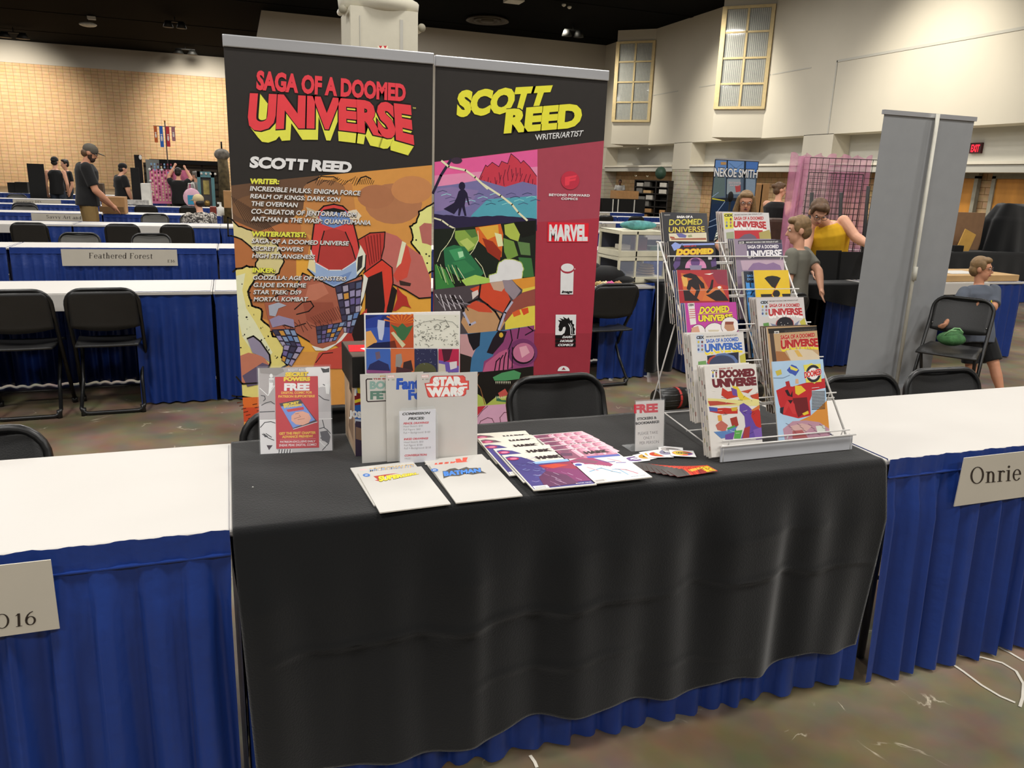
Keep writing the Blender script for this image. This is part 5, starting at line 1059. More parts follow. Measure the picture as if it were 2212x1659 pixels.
s.tube([rail(1, xa), rail(1, xb)], .0028, WIRE, 6); s.tube([rail(.5, xm), rail(1, xm)], .0024, WIRE, 6); s.tube([rail(0, xm), rail(.5, xm)], .0024, WIRE, 6)
for k in range(1, 6): s.tube([rail(k / 5.6, xa - .006), rail(k / 5.6, xb + .006)], .0024, WIRE, 6)
s.build('cross_wire', rk)
for x in (xa + .03, xb - .03):
    b = MB(); q = 1 if x < xm else -1
    b.tube([rail(.72, x), (x - q * .0, 2.235, .80), (x, 2.245, ZT + .003)], .0026, WIRE, 6); b.build('back_leg', rk)
b = MB(); b.tube([(xa + .03, 2.245, ZT + .004), (xb - .03, 2.245, ZT + .004)], .0026, WIRE, 6); b.tube([(xa - .006, 2.10, .775), (xa + .04, 2.244, ZT + .004)], .0024, WIRE, 6)
b.tube([(xa + .03, 2.236, .79), (xa, 1.86, .775)], .0024, WIRE, 6); b.tube([(xb - .03, 2.236, .79), (xb, 1.86, .775)], .0024, WIRE, 6); b.tube([(xa + .02, 2.0, .77), (xb - .02, 2.0, .77)], .0024, WIRE, 6); b.build('base_wire', rk)
# pockets
for k in range(6):
    c = rail(k / 5.6, 0); f = MB(); y, z = c.y - .008, c.z + .02
    f.tube([(xa, c.y - .012, z), (xb, c.y - .012, z)], .0024, WIRE, 6); f.tube([(xa, c.y + .0, c.z - .005), (xb, c.y, c.z - .005)], .0022, WIRE, 6)
    for x in (xa + .025, xm, xb - .025): f.tube([(x, c.y - .012, z), (x, c.y - .004, c.z - .008), (x, c.y + .03, c.z - .008)], .002, WIRE, 6)
    f.build('pocket_wire', rk)
h = MB(); h.slab([(xa - .008, 1.770, ZT + .003), (xb + .008, 1.770, ZT + .003), (xb + .008, 1.775, .797), (xa - .008, 1.775, .797)], (0, .004, 0), HDR); h.tube([(xa - .012, 1.768, .799), (xb + .012, 1.768, .799)], .003, WIRE, 6); h.build('header_panel', rk)
# ---- the comics
d8, dR, d3, dM = cr(1400, 440, 4.809), cr(1400, 700, 4.809), cr(1280, 340, 6.144), cr(1480, 640, 5.821)
GLOSS = .28
def pocket(k, tl, tr, base, w=.171, h=.262, tilt=.33, t=.004):
    """a comic in tier k (0 lowest); tl/tr = its upper corners in the photo"""
    y = 1.862 + .082 * k; a, b = AY(*tl, y), AY(*tr, y); u = V((1, 0, 0)); v = V((0, tilt, 1)).normalized()
    top = V((a.x, y, (a.z + b.z) / 2)); S = Surf(top - v * h, u, v); w = b.x - a.x
    mb = MB(); mb.slab([S.P(0, 0), S.P(w, 0), S.P(w, h), S.P(0, h)], -S.n * t, PC(base, 1.02, GLOSS), EDGE); p = Pr(S, mb, clip=(0, w, 0, h)); p.w, p.h = w, h
    return S, p
def ink(p, items):
    for a, c in items: p.poly(a, c)
def wt(p, s, q, c, sh='', bold=.05, bb=0, bt=0):
    if sh: p.textq(s, *q, sh, bold=bold + .045, bb=bb, bt=bt)
    p.textq(s, *q, c, bold=bold, bb=bb, bt=bt)
def cend(S, p, lb, extra=2, base='d8d4d0', lab2=None, dx=-.0032):
    ob = tag(p.mb.build('comic_book', origin=S.P(p.w / 2, p.h / 2), clean=False), lb, 'comic')
    # further copies tucked behind it
    for e in range(extra):
        S2 = Surf(S.P(dx * (e + 1), .004 * (e + 1) - .006, -.0065 * (e + 1)), S.u, S.v); m = MB()
        m.slab([S2.P(0, 0), S2.P(p.w, 0), S2.P(p.w, p.h), S2.P(0, p.h)], -S2.n * .004, PC(base, 1.02, GLOSS), EDGE); q = Pr(S2, m)
        for j in range(5):
            y0 = .08 + .17 * j + .03 * e; q.poly([(.002, p.h * y0), (.007, p.h * y0), (.007, p.h * (y0 + .045)), (.002, p.h * (y0 + .05))], ('9c6a62', '8a9484', 'b5ac84', '8486a0', '6a6462')[(j + e) % 5], raw=True)
        q.line([(.0005, 0), (.0005, p.h)], .0008, '6f6a68', raw=True)
        tag(m.build('comic_book', origin=S2.P(p.w / 2, p.h / 2), clean=False), lab2, 'comic', lab2 + ', spare copies')
def corner_box(p, f, q, col='e6e4e2'):
    a = f(*q); p.poly(a, col); (x0, y0), (x1, y1) = a[0], a[2]
    p.text('CEX', (x0 + 1.5, y0 + (y1 - y0) * .22), (x1 - 1.5, y0 + (y1 - y0) * .2), (x0 + 1.5, y0 + (y1 - y0) * .06), '26242a', bold=.06)
    for i in range(3):
        for j in range(2): p.ell((x0 + (x1 - x0) * (.3 + .4 * j), y0 + (y1 - y0) * (.4 + .22 * i)), 2.2, 3, ('c9b23c', '6a3f3f', '8f93a0', 'a8687e', '4a5a90', '8a7a50')[i * 2 + j], n=10)
# left column, lowest first
S, p = pocket(0, (1521, 793), (1633, 784), 'd6d2cc'); L1 = p
corner_box(p, dR, ((648, 472), (730, 468), (734, 555), (652, 560)))
p.text('SAGA OF A', *dR((737, 472), (880, 462), (736, 458)), '9c3a36', bold=.05)
wt(p, 'DOOMED', dR((740, 555), (1112, 535), (1105, 462), (738, 482)), '6c2830', bold=.08); wt(p, 'UNIVERSE', dR((672, 655), (1128, 628), (1122, 550), (662, 575)), '6c2830', bold=.08)
ink(p, ((dR((770, 660), (830, 700), (900, 690), (960, 750), (820, 780), (760, 740)), 'bb3a2c'), (dR((870, 640), (930, 650), (990, 740), (1080, 790), (960, 795), (900, 700)), 'd9c13f'), (dR((860, 660), (920, 680), (930, 750), (880, 740)), '6a4a94'), (dR((960, 700), (1090, 670), (1040, 720)), 'b8503c'), (dR((620, 770), (800, 780), (1000, 790), (1170, 770), (1175, 850), (900, 850), (620, 850)), 'd8cf8a'), (dR((620, 800), (720, 800), (930, 830), (760, 840), (640, 850)), 'b04a3a'), (dR((1060, 740), (1170, 710), (1170, 790), (1080, 770)), 'b8442f'),
    (dR((640, 880), (800, 870), (930, 880), (930, 930), (760, 935), (640, 910)), 'b8332a'), (dR((630, 860), (720, 870), (720, 910), (640, 905)), '4a55a0'), (dR((860, 870), (930, 860), (920, 900), (870, 905)), 'c9a83a'),
    (dR((950, 840), (990, 820), (1040, 850), (1090, 900), (1180, 920), (1210, 1040), (1200, 1130), (1060, 1200), (960, 1200), (1010, 1060), (1000, 960), (950, 900)), '62489a'), (dR((1080, 890), (1150, 880), (1200, 1000), (1200, 1100), (1120, 1060), (1070, 960)), 'b8302c'), (dR((1000, 1080), (1060, 1060), (1050, 1180), (980, 1190)), '9c3a3c'),
    (dR((700, 1050), (760, 1000), (830, 1050), (800, 1120), (720, 1100)), 'b8685c'), (dR((850, 980), (920, 960), (940, 1050), (880, 1090)), '9c3a2e'), (dR((820, 1080), (900, 1050), (920, 1120), (840, 1150)), '4c9a4c'), (dR((680, 1120), (800, 1110), (930, 1060), (860, 1170), (760, 1190)), '5a7fb4'), (dR((800, 1150), (900, 1120), (880, 1200), (800, 1200)), '6a4a94'), (dR((900, 1110), (980, 1100), (960, 1190), (890, 1190)), '57a04c'), (dR((720, 950), (760, 940), (770, 1000), (730, 1010)), 'd8a03a'), (dR((1060, 900), (1170, 830), (1180, 870), (1100, 900)), 'c9703a'), (dR((1090, 1100), (1210, 1060), (1215, 1190), (1120, 1200)), '7a5aa8')))
r_ = random.Random(40)
for k in range(26): x, y = r_.uniform(660, 1180), r_.uniform(680, 1180); p.line(dR((x, y), (x + r_.uniform(-50, 50), y + r_.uniform(-25, 25))), .0008, r_.choice(('2a2226', '2a2226', 'e8e4d8')))
cend(S, p, 'comic with maroon DOOMED UNIVERSE title, lowest in the left rack column', 3, 'd6d2cc', 'spare copy behind the lowest left comic in the rack')
def saga(p, f, top, q1, q2, c, out, yell=None, bb=.18):
    wt(p, 'SAGA OF A DOOMED', f(*q1), c, out, .05)
    if yell: wt(p, 'UNIVERSE', [(x, y + 5) for x, y in f(*q2)], yell, '', .08, bb)
    wt(p, 'UNIVERSE', f(*q2), c, out, .06, bb)
    p.text('1984\'S MOST SHOCKING COMIC REVEALED AT LAST!', *f(*top), '55504e' if c != 'e9e6e6' else 'dcdad8', bold=.02)
S, p = pocket(1, (1491, 724), (1606, 714), 'cfccc8'); corner_box(p, d8, ((495, 1365), (572, 1362), (590, 1545), (515, 1550)), 'b9c4d6')
saga(p, d8, ((600, 1390), (925, 1370), (600, 1376)), ((605, 1445), (940, 1425), (938, 1385), (600, 1408)), ((590, 1545), (980, 1515), (972, 1440), (585, 1458)), '3f66b4', 'e6e6ec', 'e6cf3a')
ink(p, ((dR((612, 330), (940, 290), (940, 420), (620, 430)), '262a3c'), (dR((610, 400), (640, 350), (720, 310), (800, 300), (890, 330), (930, 380), (930, 430), (610, 430)), '5a6f9c'), (dR((610, 400), (640, 350), (700, 320), (690, 400), (640, 430)), 'a8453c'), (dR((520, 390), (600, 380), (610, 430), (520, 440)), '6f9a5c'), (dR((950, 330), (1010, 300), (1030, 400), (960, 410)), 'b9b04a')))
p.ell(dR((770, 420)), 28, 20, '3c4460', a0=180, a1=360); cend(S, p, 'comic with blue SAGA title over a planet, in the left rack column', 3, 'cfccc8', 'spare copy behind the planet comic in the rack')
S, p = pocket(2, (1479, 657), (1590, 650), 'b8479a'); p.poly(d8((410, 1035), (480, 1030), (500, 1250), (440, 1260)), 'dcd8d4'); p.text('CEX', *d8((420, 1063), (478, 1060), (420, 1042)), '26242a', bold=.06)
for k in range(5): p.line(d8((430, 1100 + 22 * k), (490, 1096 + 22 * k)), .002, 'c04a44')
wt(p, 'DOOMED', d8((530, 1140), (848, 1120), (838, 1058), (545, 1072)), 'e6d440', '4a3a14'); p.line(d8((515, 1148), (872, 1130)), .0015, 'e6d440'); wt(p, 'UNIVERSE', d8((520, 1222), (895, 1208), (872, 1145), (522, 1160)), 'e6d440', '4a3a14')
for c, rr, h in (((690, 1350), 23, 'e4dedb'), ((850, 1270), 19, 'e4dedb'), ((520, 1330), 15, 'e4dedb')): p.ell(d8(c), rr + 1, rr + 1, '2a2426'); p.ell(d8(c), rr, rr, h)
ink(p, ((d8((800, 1230), (880, 1230), (900, 1310), (840, 1340), (790, 1290)), 'b88a6c'), (d8((800, 1225), (890, 1225), (885, 1255), (800, 1255)), '8a4a3c'), (d8((620, 1310), (740, 1310), (720, 1350), (640, 1350)), 'c9bfa6'), (d8((450, 1290), (520, 1270), (540, 1340), (450, 1350)), 'cf9f84')))
cend(S, p, 'magenta comic with yellow DOOMED UNIVERSE title in the left rack column', 2, '56609a', 'spare copy behind the magenta comic in the rack')
S, p = pocket(3, (1462, 585), (1570, 581), 'a8363c'); ink(p, ((d8((330, 700), (820, 690), (860, 1010), (380, 1010)), 'b03a3c'), (d8((340, 720), (560, 760), (640, 900), (620, 1010), (380, 1010)), 'cc6a3c'), (d8((345, 760), (400, 740), (420, 860), (370, 860)), 'dfae5c'), (d8((600, 900), (760, 850), (830, 1010), (560, 1010)), 'd0743c'), (d8((640, 690), (820, 690), (850, 860), (720, 830)), '8f3a4c'),
    (d8((360, 740), (440, 720), (500, 740), (540, 790), (580, 830), (590, 880), (550, 880), (530, 830), (540, 900), (500, 1000), (470, 990), (500, 900), (450, 860), (430, 920), (400, 880), (420, 800), (460, 780), (370, 760)), '2b2224'), (d8((365, 900), (420, 900), (540, 1010), (380, 1010)), '2b2224'), (d8((600, 950), (640, 940), (700, 900), (740, 890), (800, 950), (840, 1010), (700, 1010)), '2b2224'), (d8((660, 790), (680, 790), (670, 880), (620, 930), (600, 920), (640, 870)), '2b2224'), (d8((580, 730), (680, 720), (640, 740)), 'e8d8d0')))
p.ell(d8((740, 870)), 4, 3, 'e8e4e2'); cend(S, p, 'red and orange comic with black leaping silhouettes, fourth in the left rack column', 2, '3f4a7c', 'spare copy behind the red silhouette comic in the rack')
S, p = pocket(4, (1443, 524), (1544, 519), '252327'); p.line(d8((360, 425), (685, 418)), .006, '8f9fd8'); p.text('SAGA OF A', *d8((370, 450), (500, 445), (372, 434)), 'c03038', bold=.05); p.poly(d8((240, 430), (280, 400), (330, 420), (360, 410), (330, 460), (270, 490)), '8f9fd8')
wt(p, 'DOOMED', d8((290, 530), (680, 515), (680, 465), (300, 475)), 'e6c23a', 'c0502c', .09)
ink(p, ((d8((260, 640), (300, 540), (340, 560), (330, 640), (280, 690)), '5f4a7c'), (d8((650, 600), (700, 560), (720, 640), (660, 660)), '5f4a7c'))); p.ell(d8((495, 670)), 23, 23, 'd48ab4', a0=180, a1=360); p.ell(d8((490, 610)), 10, 10, '6a4a80'); p.poly(d8((430, 640), (560, 640), (550, 690), (440, 690)), '8f86a0'); p.poly(d8((622, 550), (660, 548), (662, 580), (625, 582)), 'e6e4e0')
cend(S, p, 'black and purple comic with yellow DOOMED title, fifth in the left column', 2, '34323a', 'spare copy behind the black and purple comic in the rack')
S, p = pocket(5, (1429, 461), (1527, 458), '36363a'); p.text('SAGA OF A', *d8((298, 148), (465, 146), (298, 126)), 'e8e4e0', bold=.07); wt(p, 'DOOMED', d8((218, 222), (560, 215), (565, 155), (222, 162)), 'd9cf58', '6a5a14', .01); wt(p, 'UNIVERSE', d8((212, 298), (590, 292), (585, 232), (216, 240)), 'd9cf58', '6a2a1c', .01); p.text('PUBLISHING', *d8((168, 122), (228, 121), (168, 112)), 'c9c6c2')
ink(p, ((d8((215, 310), (605, 300), (612, 400), (222, 400)), 'd9cfb4'), (d8((290, 310), (350, 308), (400, 330), (390, 355), (320, 350)), '6a66a0'), (d8((410, 330), (450, 320), (460, 345), (420, 350)), '9aa07a'), (d8((225, 340), (270, 345), (280, 360), (230, 360)), 'a8503c'), (d8((240, 362), (600, 356), (605, 375), (240, 376)), 'a05c44')))
cend(S, p, 'charcoal comic with thin yellow DOOMED UNIVERSE title at the top left of the rack', 1, '2c2c30', 'spare copy behind the charcoal comic at the rack top')
# right column
S, p = pocket(0, (1667, 783), (1778, 774), 'a9c4dc'); ink(p, ((dR((1330, 690), (1440, 640), (1500, 650), (1600, 620), (1840, 560), (1855, 660), (1720, 690), (1680, 800), (1690, 950), (1560, 980), (1400, 940), (1360, 830)), 'b82c30'), (dR((1425, 600), (1465, 590), (1480, 650), (1440, 670)), 'a82c30'), (dR((1420, 690), (1450, 680), (1480, 740), (1500, 690), (1500, 760), (1450, 745)), '2a1c20'), (dR((1525, 640), (1590, 640), (1640, 690), (1560, 740), (1530, 720)), 'dcbc3a'), (dR((1530, 570), (1560, 570), (1565, 620), (1530, 620)), 'cfa884'), (dR((1500, 770), (1650, 760), (1670, 900), (1560, 970), (1520, 860)), '6a2024'), (dR((1440, 800), (1480, 790), (1520, 830), (1540, 940), (1500, 930), (1460, 850), (1420, 930), (1390, 920)), 'c4383a'), (dR((1450, 790), (1505, 790), (1480, 830)), '2a1c20'), (dR((1370, 870), (1410, 860), (1400, 940), (1370, 920)), '2a2a34'),
    (dR((1440, 480), (1490, 420), (1540, 440), (1570, 480), (1530, 540), (1500, 520), (1470, 510)), '3f55a8'), (dR((1470, 430), (1560, 470), (1540, 490), (1480, 470)), 'd9cf5a'), (dR((1320, 490), (1380, 470), (1390, 520), (1340, 540)), 'c0b04a'), (dR((1600, 930), (1660, 900), (1670, 930), (1620, 950)), 'dcc03a'), (dR((1700, 690), (1830, 685), (1840, 860), (1700, 880)), 'b9c4cf'), (dR((1560, 1010), (1690, 950), (1780, 870), (1880, 770), (1900, 900), (1880, 1000), (1930, 1180), (1760, 1130)), 'cf8a3c'), (dR((1400, 1090), (1500, 1010), (1640, 1000), (1780, 1020), (1900, 1100), (1920, 1200), (1420, 1200)), 'b48a9a'), (dR((1480, 1060), (1600, 1030), (1700, 1060), (1640, 1120), (1500, 1120)), 'c9a4a0'), (dR((1740, 1060), (1830, 1050), (1850, 1120), (1760, 1130)), 'cfd4c8'), (dR((1500, 1110), (1600, 1100), (1660, 1180), (1500, 1190)), 'a85c5c')))
for k in range(13): p.line(dR((1702, 705 + k * 15), (1836, 698 + k * 15)), .0022, '23242c')
for k in range(16): a = (1430 + k * 29, 1030 + (k * 31) % 120); p.line(dR(a, (a[0] + 40, a[1] + 22)), .001, '5a3a4c')
p.poly(dR((1612, 425), (1660, 420), (1695, 405), (1720, 420), (1790, 412), (1800, 600), (1740, 605), (1730, 620), (1700, 605), (1640, 610), (1630, 520)), 'd9cf5a'); p.ell(dR((1715, 515)), 16, 19, '2a2a30'); p.ell(dR((1715, 515)), 11, 13, 'e4e0de')
wt(p, 'DOOMED', dR((1625, 560), (1800, 520), (1795, 460), (1620, 500)), 'c9302f', 'f0e4e0', .05); p.line(dR((1700, 665), (1775, 658)), .0012, 'e4dede'); p.line(dR((1300, 560), (1400, 560), (1470, 530)), .0012, '6a7f9c')
cend(S, p, 'pale blue comic of a red caped pair, lowest in the right rack column', 0)
S, p = pocket(1, (1656, 708), (1764, 702), 'b99a74'); p.poly(dM((1040, 408), (1660, 375), (1672, 430), (1050, 470)), '26221f'); p.poly(dM((1120, 440), (1180, 436), (1182, 468), (1122, 472)), 'e0dcd6'); p.text('CEX', *dM((1125, 466), (1178, 463), (1125, 448)), '26242a', bold=.06)
saga(p, dM, ((1250, 450), (1630, 425), (1250, 432)), ((1200, 545), (1632, 505), (1628, 458), (1200, 490)), ((1205, 665), (1675, 630), (1665, 525), (1200, 555)), 'b02a2c', 'd8c09c', 'e0cc38')
ink(p, ((dM((1140, 690), (1250, 700), (1320, 800), (1140, 830)), 'a06c44'), (dM((1270, 680), (1480, 660), (1600, 680), (1700, 760), (1700, 810), (1330, 810)), 'cfbfa4'), (dM((1370, 680), (1420, 675), (1480, 760), (1420, 760)), 'd0aa58'), (dM((1060, 470), (1110, 465), (1150, 820), (1100, 830)), '4a3c34')))
cend(S, p, 'tan comic with black top band and red SAGA title, in the right rack column', 3, '5a4c40', 'spare copy behind the tan comic in the rack')
S, p = pocket(2, (1633, 645), (1736, 641), 'c6c0be'); corner_box(p, dM, ((940, 50), (1030, 45), (1055, 250), (970, 260)), 'bcc4cc')
saga(p, dM, ((1055, 70), (1420, 56), (1055, 55)), ((1060, 135), (1440, 130), (1440, 88), (1060, 95)), ((1050, 248), (1480, 238), (1465, 145), (1045, 160)), 'b0343a', 'e6e0dc', 'e6e2de')
p.poly(dM((1130, 380), (1150, 310), (1200, 270), (1260, 258), (1320, 270), (1360, 310), (1370, 380)), 'a8484c'); p.ell(dM((1255, 350)), 18, 15.5, '1d1b22'); p.poly(dM((1070, 340), (1150, 360), (1150, 390), (1110, 390)), '7a7f98'); p.poly(dM((1380, 345), (1440, 300), (1400, 390), (1360, 390)), '7a7f98'); p.poly(dM((1440, 320), (1500, 270), (1520, 360), (1460, 370)), 'b8b04c'); p.poly(dM((980, 340), (1050, 330), (1060, 390), (990, 400)), '5f8f4c')
for q in ((1205, 330), (1250, 360), (1215, 362), (1290, 340)): p.ell(dM(q), .8, .8, 'e6e4e0', n=6)
cend(S, p, 'grey comic with red SAGA title over a black dome in the rack', 3, 'b0a8a6', 'spare copy behind the black dome comic in the rack')
S, p = pocket(3, (1628, 585), (1703, 582), 'ddb92e', h=.20); p.w = AY(1703, 582, S.o.y + .06).x - AY(1628, 585, S.o.y + .06).x
ink(p, ((d8((1208, 775), (1240, 755), (1290, 748), (1340, 755), (1378, 772), (1320, 880), (1285, 865)), '2a2826'), (d8((1170, 940), (1300, 938), (1310, 975), (1175, 975)), '2a2826'), (d8((1390, 936), (1520, 934), (1535, 975), (1400, 975)), '2a2826'))); p.ell(d8((1332, 935)), 10, 10, 'ddb92e'); p.ell(d8((1332, 935)), 8, 8, '2a2826'); p.line(d8((1345, 830), (1280, 960)), .0018, 'b03a24')
cend(S, p, 'yellow booklet with a black radiation sign in the right rack column', 0)
y = 1.862 + .082 * 3 + .012; a = AY(1606, 586, y); v = V((0, .33, 1)).normalized(); S = Surf(V((a.x, y, a.z)) - v * .28, (1, 0, 0), v); m = MB(); m.slab([S.P(0, 0), S.P(.165, 0), S.P(.165, .28), S.P(0, .28)], -S.n * .012, PC('2c3340', 1.02, GLOSS), EDGE); p = Pr(S, m); p.w, p.h = .165, .28
p.text('SAGA OF A', (.012, .262), (.07, .262), (.012, .269), '6a9fd8', raw=True, bold=.03); p.text('DOOMED', (.012, .251), (.07, .251), (.012, .258), '6a9fd8', raw=True, bold=.03); p.text('UNIVERSE', (.052, .002), (.052, .243), (.008, .002), '4a94dc', raw=True, bold=.06); p.line([(.006, 0), (.006, .245)], .002, '4a94dc', raw=True)
tag(m.build('comic_book', origin=S.P(.08, .14), clean=False), 'dark blue book with UNIVERSE running up its side, behind the yellow booklet', 'comic')
S, p = pocket(4, (1585, 519), (1689, 515), '8c7c90'); p.poly(d8((935, 385), (1385, 372), (1388, 408), (938, 420)), '33313a'); p.poly(d8((945, 395), (995, 392), (997, 414), (947, 418)), 'dcd8d4'); p.text('CEX', *d8((948, 413), (993, 411), (948, 398)), '26242a', bold=.06); p.text('1984\'S MOST SHOCKING COMIC REVEALED AT LAST!', *d8((1015, 410), (1350, 402), (1015, 394)), 'dcdad8', bold=.03)
p.poly(d8((1020, 420), (1390, 412), (1400, 560), (1040, 570)), '4c4660'); wt(p, 'SAGA OF A DOOMED', d8((1035, 465), (1355, 462), (1355, 425), (1030, 430)), 'e2dde2', '', .04); wt(p, 'UNIVERSE', d8((1030, 570), (1385, 550), (1390, 475), (1025, 490)), 'e6e2e6', '23213a', .05, .2)
ink(p, ((d8((960, 590), (1420, 575), (1440, 690), (980, 690)), 'b8a0b0'), (d8((1040, 680), (1090, 620), (1150, 610), (1230, 630), (1300, 610), (1370, 640), (1390, 690), (1040, 690)), '8a6f94'))); cend(S, p, 'mauve comic with white SAGA title, fifth in the right rack column', 3, '5f5c6c', 'spare copy behind the mauve comic in the rack')
S, p = pocket(5, (1560, 460), (1661, 457), 'c2bebc'); corner_box(p, d8, ((785, 100), (875, 98), (890, 255), (800, 265)), 'd6cf4a')
saga(p, d8, ((895, 122), (1185, 112), (895, 110)), ((895, 168), (1200, 165), (1200, 133), (892, 135)), ((885, 245), (1230, 262), (1222, 185), (890, 182)), 'b0343a', 'e6e0dc', 'e6e2de', .2)
ink(p, ((d8((895, 280), (1190, 275), (1190, 365), (900, 365)), 'b83038'), (d8((940, 365), (1000, 320), (1060, 310), (1110, 335), (1130, 365)), '6a5a6c'), (d8((1150, 300), (1260, 270), (1290, 365), (1160, 365)), 'a89a5c'), (d8((810, 300), (890, 290), (895, 365), (815, 365)), '9aa080')))
cend(S, p, 'pale comic with yellow corner box and red title at the top right of the rack', 3, 'b8a8a4', 'spare copy behind the top right comic in the rack')
# ================================================================== people
def remesh(mb, vox, name, mats, sm=2):
    me = mb.mesh(name); ob = bpy.data.objects.new(name, me); COL.objects.link(ob)
    r = ob.modifiers.new('r', 'REMESH'); r.mode = 'VOXEL'; r.voxel_size = vox
    s = ob.modifiers.new('s', 'SMOOTH'); s.iterations = sm; s.factor = .5
    dg = bpy.context.evaluated_depsgraph_get(); dg.update(); m2 = bpy.data.meshes.new_from_object(ob.evaluated_get(dg))
    bpy.data.objects.remove(ob); bpy.data.meshes.remove(me)
    m2.materials.clear()
    for m in mats: m2.materials.append(m)
    m2.polygons.foreach_set('use_smooth', [True] * len(m2.polygons)); m2.polygons.foreach_set('material_index', [0] * len(m2.polygons))
    return m2
def cap(mb, a, b, r0, r1, m):
    mb.tube([a, b], [r0, r1], m, 12); mb.ell(a, (r0,) * 3, m, n=12, k=8); mb.ell(b, (r1,) * 3, m, n=12, k=8)
def sleeve(mb, a, b, r0, r1, m): mb.ell(a, (r0,) * 3, m, n=12, k=8); mb.tube([a, b], [r0, r1], m, 14)
def ringed(mb, rings, m, n=20):
    """rings: (centre, lateral vec, depth vec)"""
    vs = []
    for c, l, d in rings: vs += [V(c) + l * math.cos(2 * math.pi * j / n) + d * math.sin(2 * math.pi * j / n) for j in range(n)]
    fs = [(i * n + j, i * n + (j + 1) % n, (i + 1) * n + (j + 1) % n, (i + 1) * n + j) for i in range(len(rings) - 1) for j in range(n)]
    fs += [list(range(n))[::-1], [(len(rings) - 1) * n + j for j in range(n)]]
    mb.add(vs, fs, m, True)
def stand(x, y, H, deg, **ov):
    """joints of a standing figure facing deg (0 = +Y, 90 = -X, -90 = +X)"""
    s = H / 1.75; c, n = math.cos(math.radians(deg)), math.sin(math.radians(deg))
    base = dict(pel=(0, 0, .95), nek=(0, -.015, 1.46), hed=(0, .02, 1.635), shR=(.185, -.01, 1.40), shL=(-.185, -.01, 1.40), elR=(.235, -.03, 1.11), elL=(-.235, -.03, 1.11), wrR=(.235, .06, .87), wrL=(-.235, .06, .87), hpR=(.09, 0, .93), hpL=(-.09, 0, .93), knR=(.10, .03, .50), knL=(-.10, .03, .50), anR=(.10, -.02, .085), anL=(-.10, -.02, .085))
    base.update(ov)
    J = {k: V((x + s * (p[0] * c - p[1] * n), y + s * (p[0] * n + p[1] * c), s * p[2])) for k, p in base.items() if not isinstance(p, Vector)}
    J.update({k: p for k, p in ov.items() if isinstance(p, Vector)})
    J['s'] = s; J['f'] = V((-n, c, 0)); return J
SKIN = {k: mat('skin_' + k, h, .5, var=.05, scale=14, spec=.35) for k, h in (('fair', '#d9a285'), ('warm', '#c98f70'), ('tan', '#a86f50'), ('dark', '#5c3b2c'))}
LIP = mat('lip', '#a8605a', .45); EYEW = mat('eye_white', '#e6e2dc', .3); EYED = mat('eye_dark', '#2a201c', .3)
def frame(f, up=None):
    f = V(f).normalized(); r = f.cross(V((0, 0, 1)) if up is None else V(up))
    if r.length < 1e-4: r = V((1, 0, 0))
    r.normalize(); u = r.cross(f).normalized()
    return r, f, u
